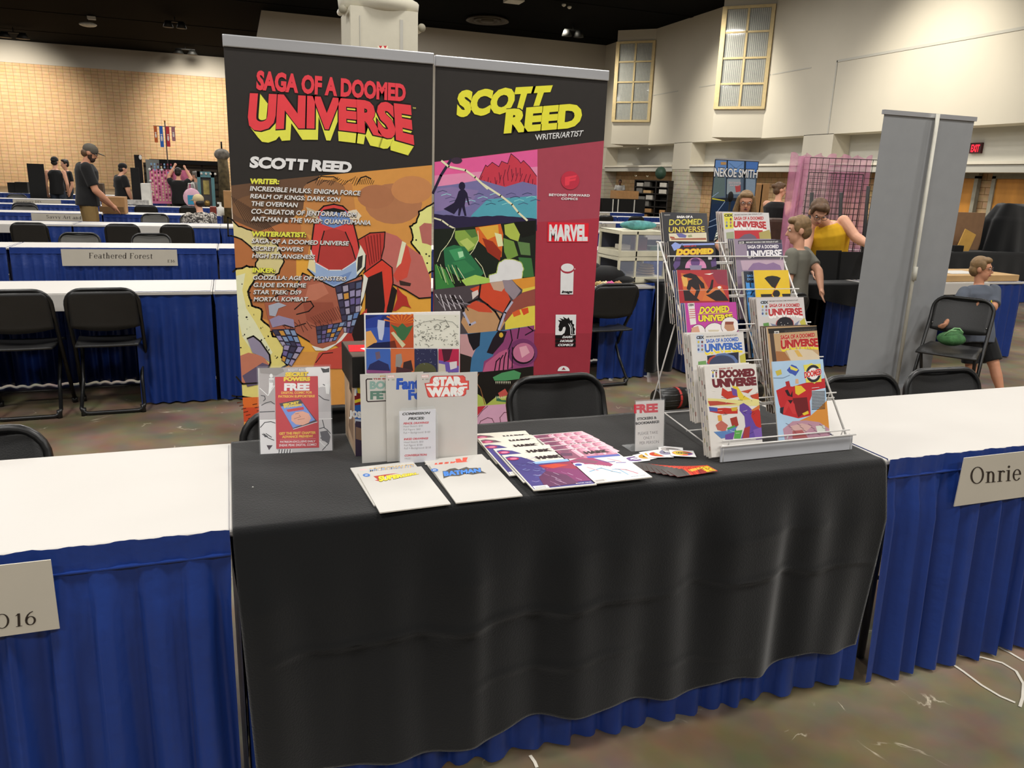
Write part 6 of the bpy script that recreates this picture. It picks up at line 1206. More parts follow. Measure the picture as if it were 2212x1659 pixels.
def person(label, J, skin='fair', top=None, top_m=None, sleeve_t=.75, bottom=None, bottom_to=1.0, hair=None, face=None, up=None, vox=.012, bw=1.0, hs=1.0, hem=-.14, shoes=True, grip=(0, 0), tuck=False, cap_m=None, cap_back=False, glasses=False, beard=None, fingers=True, openm=False, shorts=False, cat='person'):
    s = J['s']; f = J['f']; sk = SKIN[skin]
    root = thing('person', label, cat, (J['pel'].x, J['pel'].y, 0))
    ax = (J['nek'] - J['pel']); L = ax.length; ax.normalize(); lat = (J['shR'] - J['shL']).normalized(); lat = (lat - ax * lat.dot(ax)).normalized(); dep = ax.cross(lat).normalized()
    R = lambda t, rx, ry, k=0, o=0: (J['pel'] + ax * L * t + dep * o * s, lat * (rx * s * bw + k), dep * (ry * s * bw + k))
    prof = [(-.10, .10, .09, 0), (-.04, .150, .108, 0), (.12, .152, .108, 0), (.38, .135, .098, 0), (.62, .152, .108, .01), (.80, .168, .108, .008), (.92, .135, .085, 0), (.99, .075, .062, 0)]
    b = MB(); ringed(b, [R(t, rx, ry, 0, o) for t, rx, ry, o in prof], sk)
    # neck and head
    hr, hf, hu = frame(face or f, up); h = J['hed']; k = s * hs
    cap(b, J['nek'] - ax * .03 * s, h - hu * .06 * k, .056 * s, .050 * k, sk)
    rot = Matrix((hr, hf, hu)).transposed()
    b.ell(h + hu * .022 * k - hf * .008 * k, (.074 * k, .092 * k, .092 * k), sk, rot); b.ell(h - hu * .045 * k + hf * .022 * k, (.057 * k, .066 * k, .075 * k), sk, rot); b.ell(h - hu * .092 * k + hf * .055 * k, (.026 * k, .022 * k, .020 * k), sk, rot)
    cap(b, h + hu * .012 * k + hf * .080 * k, h - hu * .026 * k + hf * .100 * k, .009 * k, .014 * k, sk); b.ell(h + hu * .028 * k + hf * .074 * k, (.050 * k, .018 * k, .012 * k), sk, rot)
    for q in (-1, 1): b.ell(h + hr * q * .074 * k - hu * .006 * k - hf * .008 * k, (.012 * k, .022 * k, .032 * k), sk, rot)
    # arms and hands
    for q, a in ((1, 'R'), (-1, 'L')):
        sh, el, wr = J['sh' + a], J['el' + a], J['wr' + a]
        cap(b, sh, el, .050 * s * bw, .040 * s * bw, sk); cap(b, el, el.lerp(wr, .35), .041 * s * bw, .040 * s * bw, sk); cap(b, el.lerp(wr, .35), wr, .040 * s * bw, .027 * s, sk)
        d = (wr - el).normalized(); side = d.cross(f if abs(d.dot(f)) < .9 else V((0, 0, 1))).normalized() * q; nrm = d.cross(side).normalized()
        pm = wr + d * .055 * s; b.ell(pm, (.040 * s, .052 * s, .018 * s), sk, Matrix((side, d, nrm)).transposed()); cap(b, wr, pm, .026 * s, .030 * s, sk)
        if fingers:
            cu = grip[0 if q > 0 else 1]; cdir = -nrm * (1 if nrm.dot(f) > 0 else -1)
            for i in range(4):
                o = pm + d * .040 * s + side * (i - 1.5) * .0195 * s; l = (.072, .082, .078, .060)[i] * s; m1 = o + (d * math.cos(cu * .9 + .15) + cdir * math.sin(cu * .9 + .15)) * l * .5; m2 = m1 + (d * math.cos(cu * 2 + .3) + cdir * math.sin(cu * 2 + .3)) * l * .5
                cap(b, o, m1, .0095 * s, .009 * s, sk); cap(b, m1, m2, .009 * s, .0075 * s, sk)
            o = pm - d * .02 * s - side * .034 * s; m1 = o - side * .02 * s + d * .025 * s + cdir * .012 * s; cap(b, o, m1, .012 * s, .0105 * s, sk); cap(b, m1, m1 + d * .030 * s + cdir * .012 * s, .0105 * s, .008 * s, sk)
    # legs
    for a in 'RL':
        hp, kn, an = J['hp' + a], J['kn' + a], J['an' + a]
        cap(b, hp, kn, .080 * s * bw, .055 * s * bw, sk); cap(b, kn, kn.lerp(an, .4), .052 * s * bw, .052 * s * bw, sk); cap(b, kn.lerp(an, .4), an, .052 * s * bw, .036 * s, sk); g = J.get('ff', f)
        b.ell(an + g * .06 * s - V((0, 0, .045 * s)), (.045 * s, .12 * s, .04 * s), sk, Matrix((g.cross(V((0, 0, 1))), g, V((0, 0, 1)))).transposed())
    me = remesh(b, vox, 'body', [sk, LIP, EYEW, EYED])
    # face details joined into the same mesh
    e = MB(); e.mats = [sk, LIP, EYEW, EYED]
    for q in (-1, 1):
        c = h + hr * q * .031 * k + hu * .010 * k + hf * .078 * k; e.ell(c, (.013 * k, .008 * k, .0075 * k), EYEW, rot, 10, 6); e.ell(c + hf * .0055 * k, (.006 * k, .004 * k, .0065 * k), EYED, rot, 8, 5); e.ell(c + hu * .021 * k + hf * .0 * k, (.020 * k, .006 * k, .0042 * k), EYED, rot, 8, 5)
    e.ell(h - hu * .055 * k + hf * .086 * k, (.024 * k, .009 * k, .011 * k if openm else .0055 * k), LIP, rot, 10, 6)
    if openm: e.ell(h - hu * .055 * k + hf * .091 * k, (.016 * k, .006 * k, .006 * k), EYED, rot, 8, 5)
    bm = bmesh.new(); bm.from_mesh(me); em = e.mesh('x'); bm.from_mesh(em); bm.to_mesh(me); bm.free(); bpy.data.meshes.remove(em)
    def put_mesh(me, name):
        me.transform(Matrix.Translation(-root.location)); o = bpy.data.objects.new(name, me); COL.objects.link(o); o.parent = root; return o
    put_mesh(me, 'body')
    # clothing
    if bottom:
        c = MB(); ringed(c, [R(t, rx, ry, .012 * s) for t, rx, ry, o in prof[:4]], bottom)
        for a in 'RL':
            hp, kn, an = J['hp' + a], J['kn' + a], J['an' + a]
            if shorts: sleeve(c, hp, hp.lerp(kn, bottom_to), .094 * s * bw, .092 * s * bw, bottom)
            else: cap(c, hp, kn, .092 * s * bw, .070 * s * bw, bottom); c.tube([kn, an + V((0, 0, .0))], [.070 * s * bw, .058 * s * bw], bottom, 14)
        put_mesh(remesh(c, vox, 'trousers', [bottom]), 'shorts' if shorts else 'trousers')
    if top_m:
        c = MB(); pr = [(hem, .160, .122, 0)] + [(t, rx + .004, ry + .004, o) for t, rx, ry, o in prof[2:]]
        if top == 'tank': pr[-2] = (.93, .118, .085, 0); pr[-1] = (.985, .066, .062, 0)
        ringed(c, [R(t, rx, ry, .016 * s, o) for t, rx, ry, o in pr], top_m)
        if top == 'tee':
            for a in 'RL': sleeve(c, J['sh' + a], J['sh' + a].lerp(J['el' + a], sleeve_t), .066 * s * bw, .064 * s * bw, top_m)
        elif top == 'long':
            for a in 'RL': cap(c, J['sh' + a], J['el' + a], .064 * s * bw, .054 * s * bw, top_m); c.tube([J['el' + a], J['wr' + a]], [.054 * s * bw, .042 * s], top_m, 14)
        put_mesh(remesh(c, vox, 'shirt', [top_m], 3), 'tank_top' if top == 'tank' else 'shirt')
    if shoes:
        for a in 'RL':
            g = J.get('ff', f); m = MB(); m.ell(J['an' + a] + g * .06 * s - V((0, 0, .040 * s)), (.052 * s, .135 * s, .048 * s), BLK, Matrix((g.cross(V((0, 0, 1))), g, V((0, 0, 1)))).transposed()); m.build('shoe', root)
    H = lambda r, ff, u: h + hr * r * k + hf * ff * k + hu * u * k
    if hair and cap_m:
        c = MB(); c.ell(H(0, -.05, -.02), (.074 * k, .058 * k, .06 * k), hair[0], rot); put_mesh(remesh(c, max(vox * .7, .006), 'hair', [hair[0]]), 'hair')
    elif hair:
        hm, style = hair; c = MB()
        if style != 'none':
            c.ell(H(0, -.022, .045), (.083 * k, .090 * k, .088 * k), hm, rot); c.ell(H(0, -.05, -.01), (.076 * k, .062 * k, .075 * k), hm, rot)
            if style in ('boy', 'short', 'swept'):
                c.ell(H(0, .035, .088), (.070 * k, .050 * k, .036 * k), hm, rot)
                for q in (-1, 1): c.ell(H(q * .070, .02, .035), (.014 * k, .03 * k, .045 * k), hm, rot)
            if style == 'swept': c.ell(H(.02, .05, .105), (.055 * k, .045 * k, .03 * k), hm, rot); c.ell(H(-.03, .06, .085), (.035 * k, .03 * k, .03 * k), hm, rot)
            if style == 'bun': c.ell(H(0, -.12, .05), (.036 * k, .036 * k, .036 * k), hm, rot); cap(c, H(0, -.08, .05), H(0, -.12, .05), .03 * k, .03 * k, hm); c.ell(H(0, .03, .085), (.068 * k, .05 * k, .034 * k), hm, rot)
            if style == 'long':
                c.ell(H(0, .03, .088), (.072 * k, .052 * k, .034 * k), hm, rot)
                for q in (-1, 1): cap(c, H(q * .072, -.0, .05), H(q * .095, -.01, -.10), .026 * k, .036 * k, hm); cap(c, H(q * .095, -.01, -.10), H(q * .105, .0, -.22), .036 * k, .024 * k, hm)
                cap(c, H(0, -.07, 0), H(0, -.08, -.2), .07 * k, .06 * k, hm)
            put_mesh(remesh(c, max(vox * .7, .006), 'hair', [hm]), 'hair')
    if cap_m:
        c = MB(); q = -1 if cap_back else 1
        c.ell(H(0, -.004, .048), (.085 * k, .104 * k, .084 * k), cap_m, rot); put_mesh(remesh(c, max(vox * .7, .006), 'cap', [cap_m]), 'cap')
        c = MB()
        if cap_back is not None: c.ell(H(0, q * .125, .040), (.062 * k, .07 * k, .008 * k), cap_m, rot); c.build('cap_brim', root)
    if beard:
        c = MB(); c.ell(H(0, .045, -.075), (.056 * k, .052 * k, .045 * k), beard, rot); c.ell(H(0, .086, -.038), (.03 * k, .012 * k, .01 * k), beard, rot)
        for q in (-1, 1): c.ell(H(q * .056, .015, -.04), (.014 * k, .03 * k, .045 * k), beard, rot)
        put_mesh(remesh(c, max(vox * .7, .006), 'beard', [beard]), 'beard')
    if glasses:
        g = MB(); gm = mat('glasses_frame', '#3a3438', .3)
        for q in (-1, 1):
            c0 = H(q * .033, .098, .008); g.tube([c0 + hr * .025 * k * math.cos(a * math.pi / 6) + hu * .018 * k * math.sin(a * math.pi / 6) for a in range(12)], .0022 * k, gm, 5, closed=True); g.tube([H(q * .058, .095, .012), H(q * .078, .01, .012)], .002 * k, gm, 5)
        g.tube([H(-.008, .1, .010), H(.008, .1, .010)], .002 * k, gm, 5); g.build('glasses', root)
    return root
BT = mat('black_tshirt', '#141415', .9, var=.1, sheen=.1); KH = mat('khaki_trousers', '#8f7446', .85); JN = mat('dark_jeans', '#2c3440', .85, var=.25, scale=18); GRY = mat('grey_tshirt', '#77756a', .9, var=.08); SLATE = mat('slate_tshirt', '#555b66', .9, var=.1); YEL = mat('yellow_cotton', '#d9a81c', .85, var=.08); WTS = mat('pale_grey_shirt', '#a9a8a4', .9)
def camo():
    m = mat('camouflage_print', '#77706a', .9); N, L = m.node_tree.nodes, m.node_tree.links; t = N.new('ShaderNodeTexNoise'); t.inputs['Scale'].default_value = 22; t.inputs['Distortion'].default_value = 1.5; r = N.new('ShaderNodeValToRGB'); e = r.color_ramp.elements; r.color_ramp.interpolation = 'CONSTANT'
    e[0].color = (*lin('#3c3836'), 1); e[1].position = .46; e[1].color = (*lin('#8c857c'), 1); x = e.new(.54); x.color = (*lin('#c6c0b6'), 1); tc = N.new('ShaderNodeTexCoord'); L.new(tc.outputs['Object'], t.inputs['Vector']); L.new(t.outputs['Fac'], r.inputs[0]); L.new(r.outputs[0], N['Principled BSDF'].inputs['Base Color']); return m
def stripes():
    m = mat('swirl_striped_blouse', '#3c4a48', .8); N, L = m.node_tree.nodes, m.node_tree.links; t = N.new('ShaderNodeTexWave'); t.inputs['Scale'].default_value = 14; t.inputs['Distortion'].default_value = 5; t.inputs['Detail Scale'].default_value = 1.5; r = N.new('ShaderNodeValToRGB'); e = r.color_ramp.elements; r.color_ramp.interpolation = 'CONSTANT'
    e[0].color = (*lin('#1f2626'), 1); e[1].position = .42; e[1].color = (*lin('#4f8f80'), 1); x = e.new(.62); x.color = (*lin('#d9d6c8'), 1); tc = N.new('ShaderNodeTexCoord'); L.new(tc.outputs['Object'], t.inputs['Vector']); L.new(t.outputs['Fac'], r.inputs[0]); L.new(r.outputs[0], N['Principled BSDF'].inputs['Base Color']); return m
HB, HD, HL, HG = mat('brown_hair', '#5f4630', .55, var=.25, scale=40), mat('dark_hair', '#1f1815', .5, var=.2, scale=40), mat('light_brown_hair', '#806543', .55, var=.25, scale=40), mat('greying_hair', '#6d675f', .6, var=.25, scale=40)
P = lambda px, py, Y: AY(px, py, Y)
# man in the grey cap
x = P(186, 400, 13.3).x
J = stand(x, 13.3, 1.84, -72, hed=(0, .085, 1.60), nek=(0, .015, 1.46), elR=(.24, .07, 1.10), wrR=(.20, .27, .90), elL=(-.22, .06, 1.10), wrL=(-.16, .26, .92))
person('bearded man in grey cap, black t-shirt and khaki trousers, looking down behind the third row', J, 'warm', 'tee', BT, .8, KH, hair=(HB, 'short'), face=V((.85, .1, -.35)), vox=.012, bw=1.18, cap_m=mat('grey_cap', '#5a554c', .85), beard=mat('brown_beard', '#3c2a20', .8), glasses=True)
x = P(122, 390, 21.0).x
person('person seen from behind in black cap and black tank top, beside the black panel', stand(x, 21.0, 1.66, -6, elR=(.25, -.06, 1.12), wrR=(.21, .08, .92)), 'fair', 'tank', BT, bottom=JN, hair=(HD, 'short'), vox=.016, cap_m=BT, cap_back=True, fingers=False)
x = P(145, 390, 22.6).x
person('person with dark glossy hair, half hidden behind the man in the grey cap', stand(x, 22.6, 1.62, 120), 'fair', 'tee', BT, bottom=JN, hair=(HD, 'short'), vox=.018, fingers=False)
x = P(263, 400, 18.75).x
person('person in black beanie and black t-shirt, leaning by the tall black panels', stand(x, 18.75, 1.58, -62, elR=(.26, .03, 1.13), wrR=(.25, .10, .92), hed=(0, .06, 1.62)), 'fair', 'tee', BT, bottom=JN, hair=(HD, 'short'), vox=.016, bw=1.25, cap_m=BT, cap_back=None, fingers=False)
x = P(386, 395, 18.8).x
person('person in black seen from behind with both arms raised at the pink board', stand(x, 18.8, 1.52, -8, elR=(.28, .10, 1.50), wrR=(.14, .22, 1.74), elL=(-.25, .10, 1.52), wrL=(-.12, .22, 1.78)), 'fair', 'tee', BT, .55, BT, hair=(HD, 'short'), vox=.016, bw=1.15, fingers=False)
x = P(424, 395, 20.8).x
person('grey haired person behind the pale handbag, partly hidden at the far left', stand(x, 20.8, 1.45, 60), 'fair', 'tee', WTS, bottom=JN, hair=(HG, 'short'), vox=.018, fingers=False)
x = P(436, 460, 13.15).x
J = stand(x, 13.15, 1.66, 22, pel=(0, -.1, .36), nek=(.0, .08, .90), hed=(.0, .12, 1.07), shR=(.19, .07, .84), shL=(-.19, .07, .84), elR=(.25, .22, .50), wrR=(.16, .42, .42), elL=(-.30, .20, .48), wrL=(-.45, .36, .46), hpR=(.10, -.08, .30), hpL=(-.10, -.08, .30), knR=(.16, .32, .42), knL=(-.16, .32, .42), anR=(.14, .18, .085), anL=(-.14, .18, .085))
person('person in beige cap and camouflage shirt crouching behind the third row, seen from behind', J, 'fair', 'tee', camo(), .8, JN, hair=(HD, 'short'), face=V((-.5, .8, -.1)), vox=.013, bw=1.15, cap_m=mat('beige_cap', '#c6b48a', .85), hem=-.05)
y = AX(1338, 420, 18.6).y
person('man in pale grey shirt far off by the dark bookcase, bent over a box', stand(18.6, y, 1.78, 150, hed=(0, .11, 1.60), elR=(.24, .10, 1.14), wrR=(.12, .34, 1.02), elL=(-.24, .10, 1.14), wrL=(-.12, .34, 1.02)), 'dark', 'tee', WTS, bottom=JN, hair=(HD, 'short'), vox=.02, fingers=False)
# long haired person behind the rack
c = AD(1611, 437, 8.3); J = stand(c.x, c.y + .03, 1.50, 165); d = c - J['hed']; 
for kk in ('hed', 'nek', 'shR', 'shL', 'elR', 'elL', 'wrR', 'wrL'): J[kk] = J[kk] + d * (1 if kk in ('hed', 'nek') else .8)
J['elR'] = AD(1553, 530, 8.1); J['wrR'] = AD(1580, 560, 7.85); J['shR'] = AD(1566, 487, 8.25)
person('long haired person in glasses and striped blouse, mouth open, behind the rack', J, 'warm', 'tee', stripes(), .85, BT, hair=(HL, 'long'), face=V((-.50, -.82, -.22)), vox=.009, bw=1.2, glasses=True, openm=True, hs=1.12)
# person with a bun
c = AD(1683, 417, 11.8); J = stand(c.x, c.y, 1.62, -62)
J['elL'] = AD(1712, 458, 11.7); J['wrL'] = AD(1722, 436, 11.5); J['elR'] = AD(1703, 462, 11.5); J['wrR'] = AD(1722, 445, 11.3)
person('person with brown hair in a bun and black sleeveless top, reaching toward the pink cloth', J, 'fair', 'tank', BT, bottom=BT, hair=(HB, 'bun'), face=V((.9, -.25, -.1)), vox=.011, bw=1.3)
# person in the yellow top, bending over the table
D = 7.25; c = AD(1768, 459, D - .12); J = stand(c.x, c.y + .1, 1.66, 172)
J['hed'] = c; J['nek'] = AD(1786, 480, D + .04); J['shL'] = AD(1822, 478, D); J['shR'] = AD(1752, 486, D + .10); J['elL'] = AD(1848, 512, D - .1); J['wrL'] = AD(1880, 532, D - .25); J['elR'] = AD(1738, 545, D); J['wrR'] = AD(1756, 582, D - .25); J['pel'] = AD(1790, 585, D + .25)
for a, q in (('R', -1), ('L', 1)): J['hp' + a] = J['pel'] + V((q * .09, 0, -.02)); J['kn' + a] = V((J['pel'].x + q * .1, J['pel'].y - .02, .46)); J['an' + a] = V((J['pel'].x + q * .1, J['pel'].y + .03, .085))
person('person in yellow sleeveless top bending over the dark table by the pink grid', J, 'fair', 'tank', YEL, bottom=BT, hair=(HB, 'swept'), face=V((-.30, -.72, -.60)), vox=.008, bw=1.22, glasses=True, hs=1.05, hem=-.25)
# boy in grey seen from behind
D = 6.2; c = AD(1729, 498, D); J = stand(c.x + .03, c.y + .04, 1.26, 30); d = c - J['hed']
for kk in ('hed', 'nek', 'shR', 'shL', 'elR', 'elL', 'wrR', 'wrL', 'pel'): J[kk] = J[kk] + V((d.x * (.9 if kk != 'pel' else .3), d.y * .5, d.z * (1 if kk in ('hed', 'nek') else .5)))
J['nek'] = J['nek'] - V((0, 0, .02)); J['elR'] = AD(1768, 585, D + .02); J['wrR'] = AD(1774, 625, D - .05)
person('boy in grey t-shirt seen from behind, head turned left, beside the dark table', J, 'fair', 'tee', GRY, .75, JN, hair=(HL, 'boy'), face=V((-.80, .42, -.14)), vox=.008, bw=1.15, hs=1.28, hem=-.10)
# boy with the chair
D = 5.95; c = AD(2120, 581, D); J = stand(c.x, c.y, 1.08, 205); J['hed'] = c
J['nek'] = AD(2113, 616, D + .03); J['shR'] = AD(2084, 632, D); J['shL'] = AD(2147, 628, D + .03); J['elR'] = AD(2062, 668, D - .1); J['wrR'] = AD(2046, 694, D - .18); J['elL'] = AD(2146, 664, D - .08); J['wrL'] = AD(2124, 660, D - .25); J['pel'] = AD(2112, 728, D + .02)
J['hpR'] = AD(2098, 735, D + .02); J['hpL'] = AD(2130, 735, D + .02); J['knR'] = AD(2098, 792, D + .05); J['knL'] = AD(2147, 788, D - .02); z = lambda p: V((p.x, p.y, .07))
J['anR'] = z(AD(2104, 850, D + .1)); J['anL'] = z(AD(2164, 850, D - .05))
pb = person('boy in glasses and slate t-shirt with yellow lettering, holding a folding chair back', J, 'warm', 'tee', SLATE, .85, BT, .85, hair=(HL, 'boy'), face=V((.55, -.83, -.02)), vox=.007, bw=1.22, hs=1.22, glasses=True, openm=True, shorts=True, hem=-.12, grip=(.8, 1))
ax_ = (J['nek'] - J['pel']).normalized(); cc = J['pel'].lerp(J['nek'], .68) + J['f'] * .108; S = Surf(cc, (-J['f'].y, J['f'].x, 0), ax_); p = Pr(S, eps=.0008)
p.text('DUST', (-.075, -.03), (.085, -.03), (-.075, .03), 'd8d03a', raw=True, bold=.06); p.ell((.035, -.005), .026, .03, '3c3f46', raw=True); p.mb.build('shirt_print', pb, clean=False)
KINK = 1.2
# ================================================================== things around the hall
CB = mat('corrugated_cardboard', '#a98054', .8, var=.08); CBL = mat('pale_cardboard', '#b89668', .8, var=.06); DK = mat('black_board', '#0e0e0e', .85, var=.1); WB = mat('white_plastic', '#d6d4cc', .4)
def boxt(name, label, cat, x0, x1, y0, y1, z0, z1, m, group=None, bevel=.004, rz=0):
    c = V(((x0 + x1) / 2, (y0 + y1) / 2, z0)); mb = MB(); mb.box(x0 - c.x, x1 - c.x, y0 - c.y, y1 - c.y, 0, z1 - z0, m)
    o = mb.build(name, origin=(0, 0, 0), bevel=bevel); o.location = c; o.rotation_euler = (0, 0, rz); return tag(o, label, cat, group)
def pxbox(name, label, cat, q, Y, dep, m, z0=None, **k):
    """upright box whose front (at Y) spans photo pixels q = (xa, ya, xb, yb)"""
    a, b = AY(q[0], q[1], Y), AY(q[2], q[3], Y); return boxt(name, label, cat, a.x, b.x, Y, Y + dep, b.z if z0 is None else z0, a.z, m, **k)
# ---- ceiling: twin can lights, diffuser, sensors
EM = mat('lit_lamp_face', '#fff4e0', emit=45, var=0); CAN = mat('black_lamp_can', '#151513', .6)
for k, (px, py, zz, dx, lb) in enumerate(((30, 83, 8.3, .9, 'lit twin can light at the far left, just above the brick wall edge'), (378, 61, 8.35, .62, 'upper lit twin can light of the two left of the banners'), (401, 118, 8.4, .8, 'lit twin can light lower down, just above the pale band'), (1237, 80, 8.35, .62, 'lit twin can light above the maroon banner, near the back wall'))):
    c = AZ(px, py, zz); t = thing('ceiling_light', lb, 'light', (c.x, c.y, zz), 'twin can lights on the ceiling')
    b = MB(); b.box(c.x - dx * .7, c.x + dx * .7, c.y - .05, c.y + .05, zz + .28, zz + .34, CAN); b.cyl((c.x, c.y, zz + .3), (c.x, c.y, CEIL), .03, CAN, 6); b.build('bracket', t)
    for s in (-1, 1):
        a = V((c.x + s * dx * .5, c.y, zz)); b = MB(); b.lathe([(.16, .3), (dx * .40, .02)], a, CAN, 14); hd = b.build('lamp_can', t)
        b = MB(); b.ell(a + V((0, -.05, -.02)), (dx * .34, dx * .34, .16), EM); b.build('bulb_face', hd)
c = AZ(190, 53, 8.45); b = MB(); b.ell(c, (.42, .3, .12), WB); b.box(c.x + .0, c.x + .38, c.y - .1, c.y + .1, c.z + .25, c.z + .4, WB); b.cyl(c, (c.x, c.y, CEIL), .03, CAN, 6); tag(b.build('unlit_light', origin=c), 'unlit pale light fitting on the black ceiling at upper left', 'light')
c = AZ(1053, 41, CEIL - .03); b = MB(); ov = mat('bronze_diffuser', '#4a4237', .5)
b.lathe([(.95, .0), (1.02, -.10), (.86, -.08), (.80, -.02)], c, ov, 28); b.lathe([(.62, .0), (.66, -.12), (.52, -.10), (.48, .0)], c, ov, 24); b.lathe([(.28, .0), (.32, -.14), (.05, -.14)], c, ov, 20); tag(b.build('air_diffuser', origin=c), 'round bronze air diffuser on the ceiling above the two banners', 'vent')
c = AZ(1110, 2, CEIL - .1); b = MB(); b.box(c.x - .35, c.x + .35, c.y - .35, c.y + .35, c.z - .05, CEIL, WB); tag(b.build('ceiling_speaker', origin=c), 'pale square fitting cut by the top photo edge, above the diffuser', 'fitting')
for px, py, lb in ((1218, 12, 'small white ceiling sensor, upper one of two'), (1230, 17, 'small white ceiling sensor, lower one of two')):
    c = AZ(px, py, CEIL - .06); b = MB(); b.lathe([(.09, .06), (.09, .0), (.04, -.04)], c, WB, 12); tag(b.build('ceiling_sensor', origin=c), lb, 'sensor')
# ---- exit sign
a, b_ = AX(2100, 309, XW + .72), AX(2121, 327, XW + .72); t = thing('exit_sign', 'red lit EXIT sign on the pale wall above the wooden doors', 'sign', (XW + .7, (a.y + b_.y) / 2, 2.78))
m = MB(); ys = sorted((a.y, b_.y)); m.box(XW + .66, XW + .75, ys[0], ys[1], 2.76, 2.76 + .30, mat('dark_sign_case', '#3a0f14', .5)); m.build('case', t)
S = Surf((XW + .655, ys[1], 2.76), (0, -1, 0), (0, 0, 1)); w = ys[1] - ys[0]; p = Pr(S, eps=.001); p.text('EXIT', (w * .14, .05), (w * .88, .05), (w * .14, .25), mat('red_lit_letters', '#ff2136', emit=1.6, var=0), raw=True, bold=.03); p.mb.build('lit_letters', t, clean=False)
# ---- grey back of a banner stand at right
GB = mat('grey_banner_back', '#8e9092', .7, var=.03)
yb = 4.5; xa, xb = AY(1906, 240, yb).x + .02, AY(2098, 260, yb).x + .03; t = thing('pull_up_banner', 'grey reverse side of a pull-up banner with its pole, near the boy with the chair', 'banner', ((xa + xb) / 2, yb, 0))
b = MB(); b.box(xa, xb, yb - .001, yb + .001, .08, 2.06, GB); b.build('fabric', t); b = MB(); b.box(xa - .02, xb + .02, yb - .10, yb + .08, .012, .085, ALU); b.build('base', t, bevel=.01)
b = MB(); b.cyl(((xa + xb) / 2 + .03, yb - .06, .08), ((xa + xb) / 2 + .03, yb - .035, 2.07), .0135, mat('pale_pole', '#c6c3b6', .5)); b.cyl(((xa + xb) / 2 + .03, yb - .062, .9), ((xa + xb) / 2 + .03, yb - .060, 1.0), .016, mat('pale_pole', '')); b.build('pole', t)
b = MB(); b.box(xa - .012, xb + .012, yb - .012, yb + .012, 2.045, 2.075, ALU); rl = b.build('top_rail', t); b = MB(); b.box((xa + xb) / 2, (xa + xb) / 2 + .06, yb - .05, yb + .016, 2.03, 2.085, mat('rail_end_cap', '')); b.build('pole_hook', rl)
# ---- right midground: more of the row behind, dressed in black
table(3.50, 5.41, 'table under a black throw, blue skirt showing, behind the right rack column', 91, front=1); table(3.50 + TL + .03, 5.41, 'blue-skirted table carrying the flat cardboard box, behind the boy with the chair', 92, front=1)
table(8.1, 8.45, 'far blue-skirted table under black cloth at right, behind the cardboard sheets', 93, low=True); table(8.1 + TL, 8.45, 'far blue-skirted table under the tall black drape at the right photo edge', 94, low=True)
def throw(x0, x1, y0, y1, z, drop, label, seed=1, m=None, name='black_throw'):
    r = random.Random(seed); a, c = r.uniform(0, 6), r.uniform(0, 6); mb = MB()
    def fn(i, j):
        x = x0 + (x1 - x0) * i
        if j < .4: return V((x, y1 + (y0 - y1) * j / .4, z + .003))
        s = (j - .4) / .6; return V((x, y0 - .012 - .02 * s - .008 * s * math.sin(x * 22 + a), z + .003 - (drop + .05 * math.sin(x * 4 + c)) * s))
    mb.grid(fn, 50, 20, m or CLOTH); return tag(mb.build(name, origin=((x0 + x1) / 2, (y0 + y1) / 2, z), solid=.002), label, 'cloth')
throw(3.48, 5.2, 5.36, 6.0, ZT, .16, 'black throw over the table beside the grey shirted boy', 2)
throw(8.35, 11.7, 8.42, 9.02, ZT, .45, 'black throw over the far right tables below the cardboard sheets', 3)
for k, (q, lb) in enumerate((((1768, 541, 1811, 618), 'black display board standing on the dark table, left one of two'), ((1814, 544, 1874, 624), 'black display board standing on the dark table, right one of two'))):
    a, b = AY(q[0], q[1], 5.6), AY(q[2], q[3], 5.6); o = boxt('display_board', lb, 'board', a.x, b.x, 5.6, 5.615, ZT + .004, a.z, DK, 'black display boards on the dark table'); o.rotation_euler.x = -.06
# cardboard on the right
boxt('cardboard_box', 'large flat tan cardboard box lying on the table behind the boy with the chair', 'box', 5.62, 7.15, 5.45, 5.98, ZT - .004, ZT + .055, CBL)
boxt('cardboard_sheet', 'pale paper sheet on the flat cardboard box at the right edge', 'paper', 6.4, 6.8, 5.55, 5.8, ZT + .056, ZT + .06, PAPER)
o = pxbox('cardboard_sheet', 'upright brown cardboard panel before the wooden doors', 'cardboard', (2064, 458, 2115, 540), 8.75, .02, mat('brown_panel', '#86664a', .8), z0=ZT + .004)
a = AY(2070, 498, 8.6); o = boxt('cardboard_sheet', 'tilted golden cardboard flap leaning before the brown panel', 'cardboard', a.x, a.x + .24, 8.56, 8.575, ZT + .004, ZT + .30, mat('golden_cardboard', '#c69a4c', .8)); o.rotation_euler.y = .35; o.location.x -= .02
boxt('storage_case', 'small dark case under the golden cardboard flap', 'case', AY(2058, 530, 8.5).x, AY(2078, 530, 8.5).x, 8.46, 8.54, ZT + .004, ZT + .09, DK)
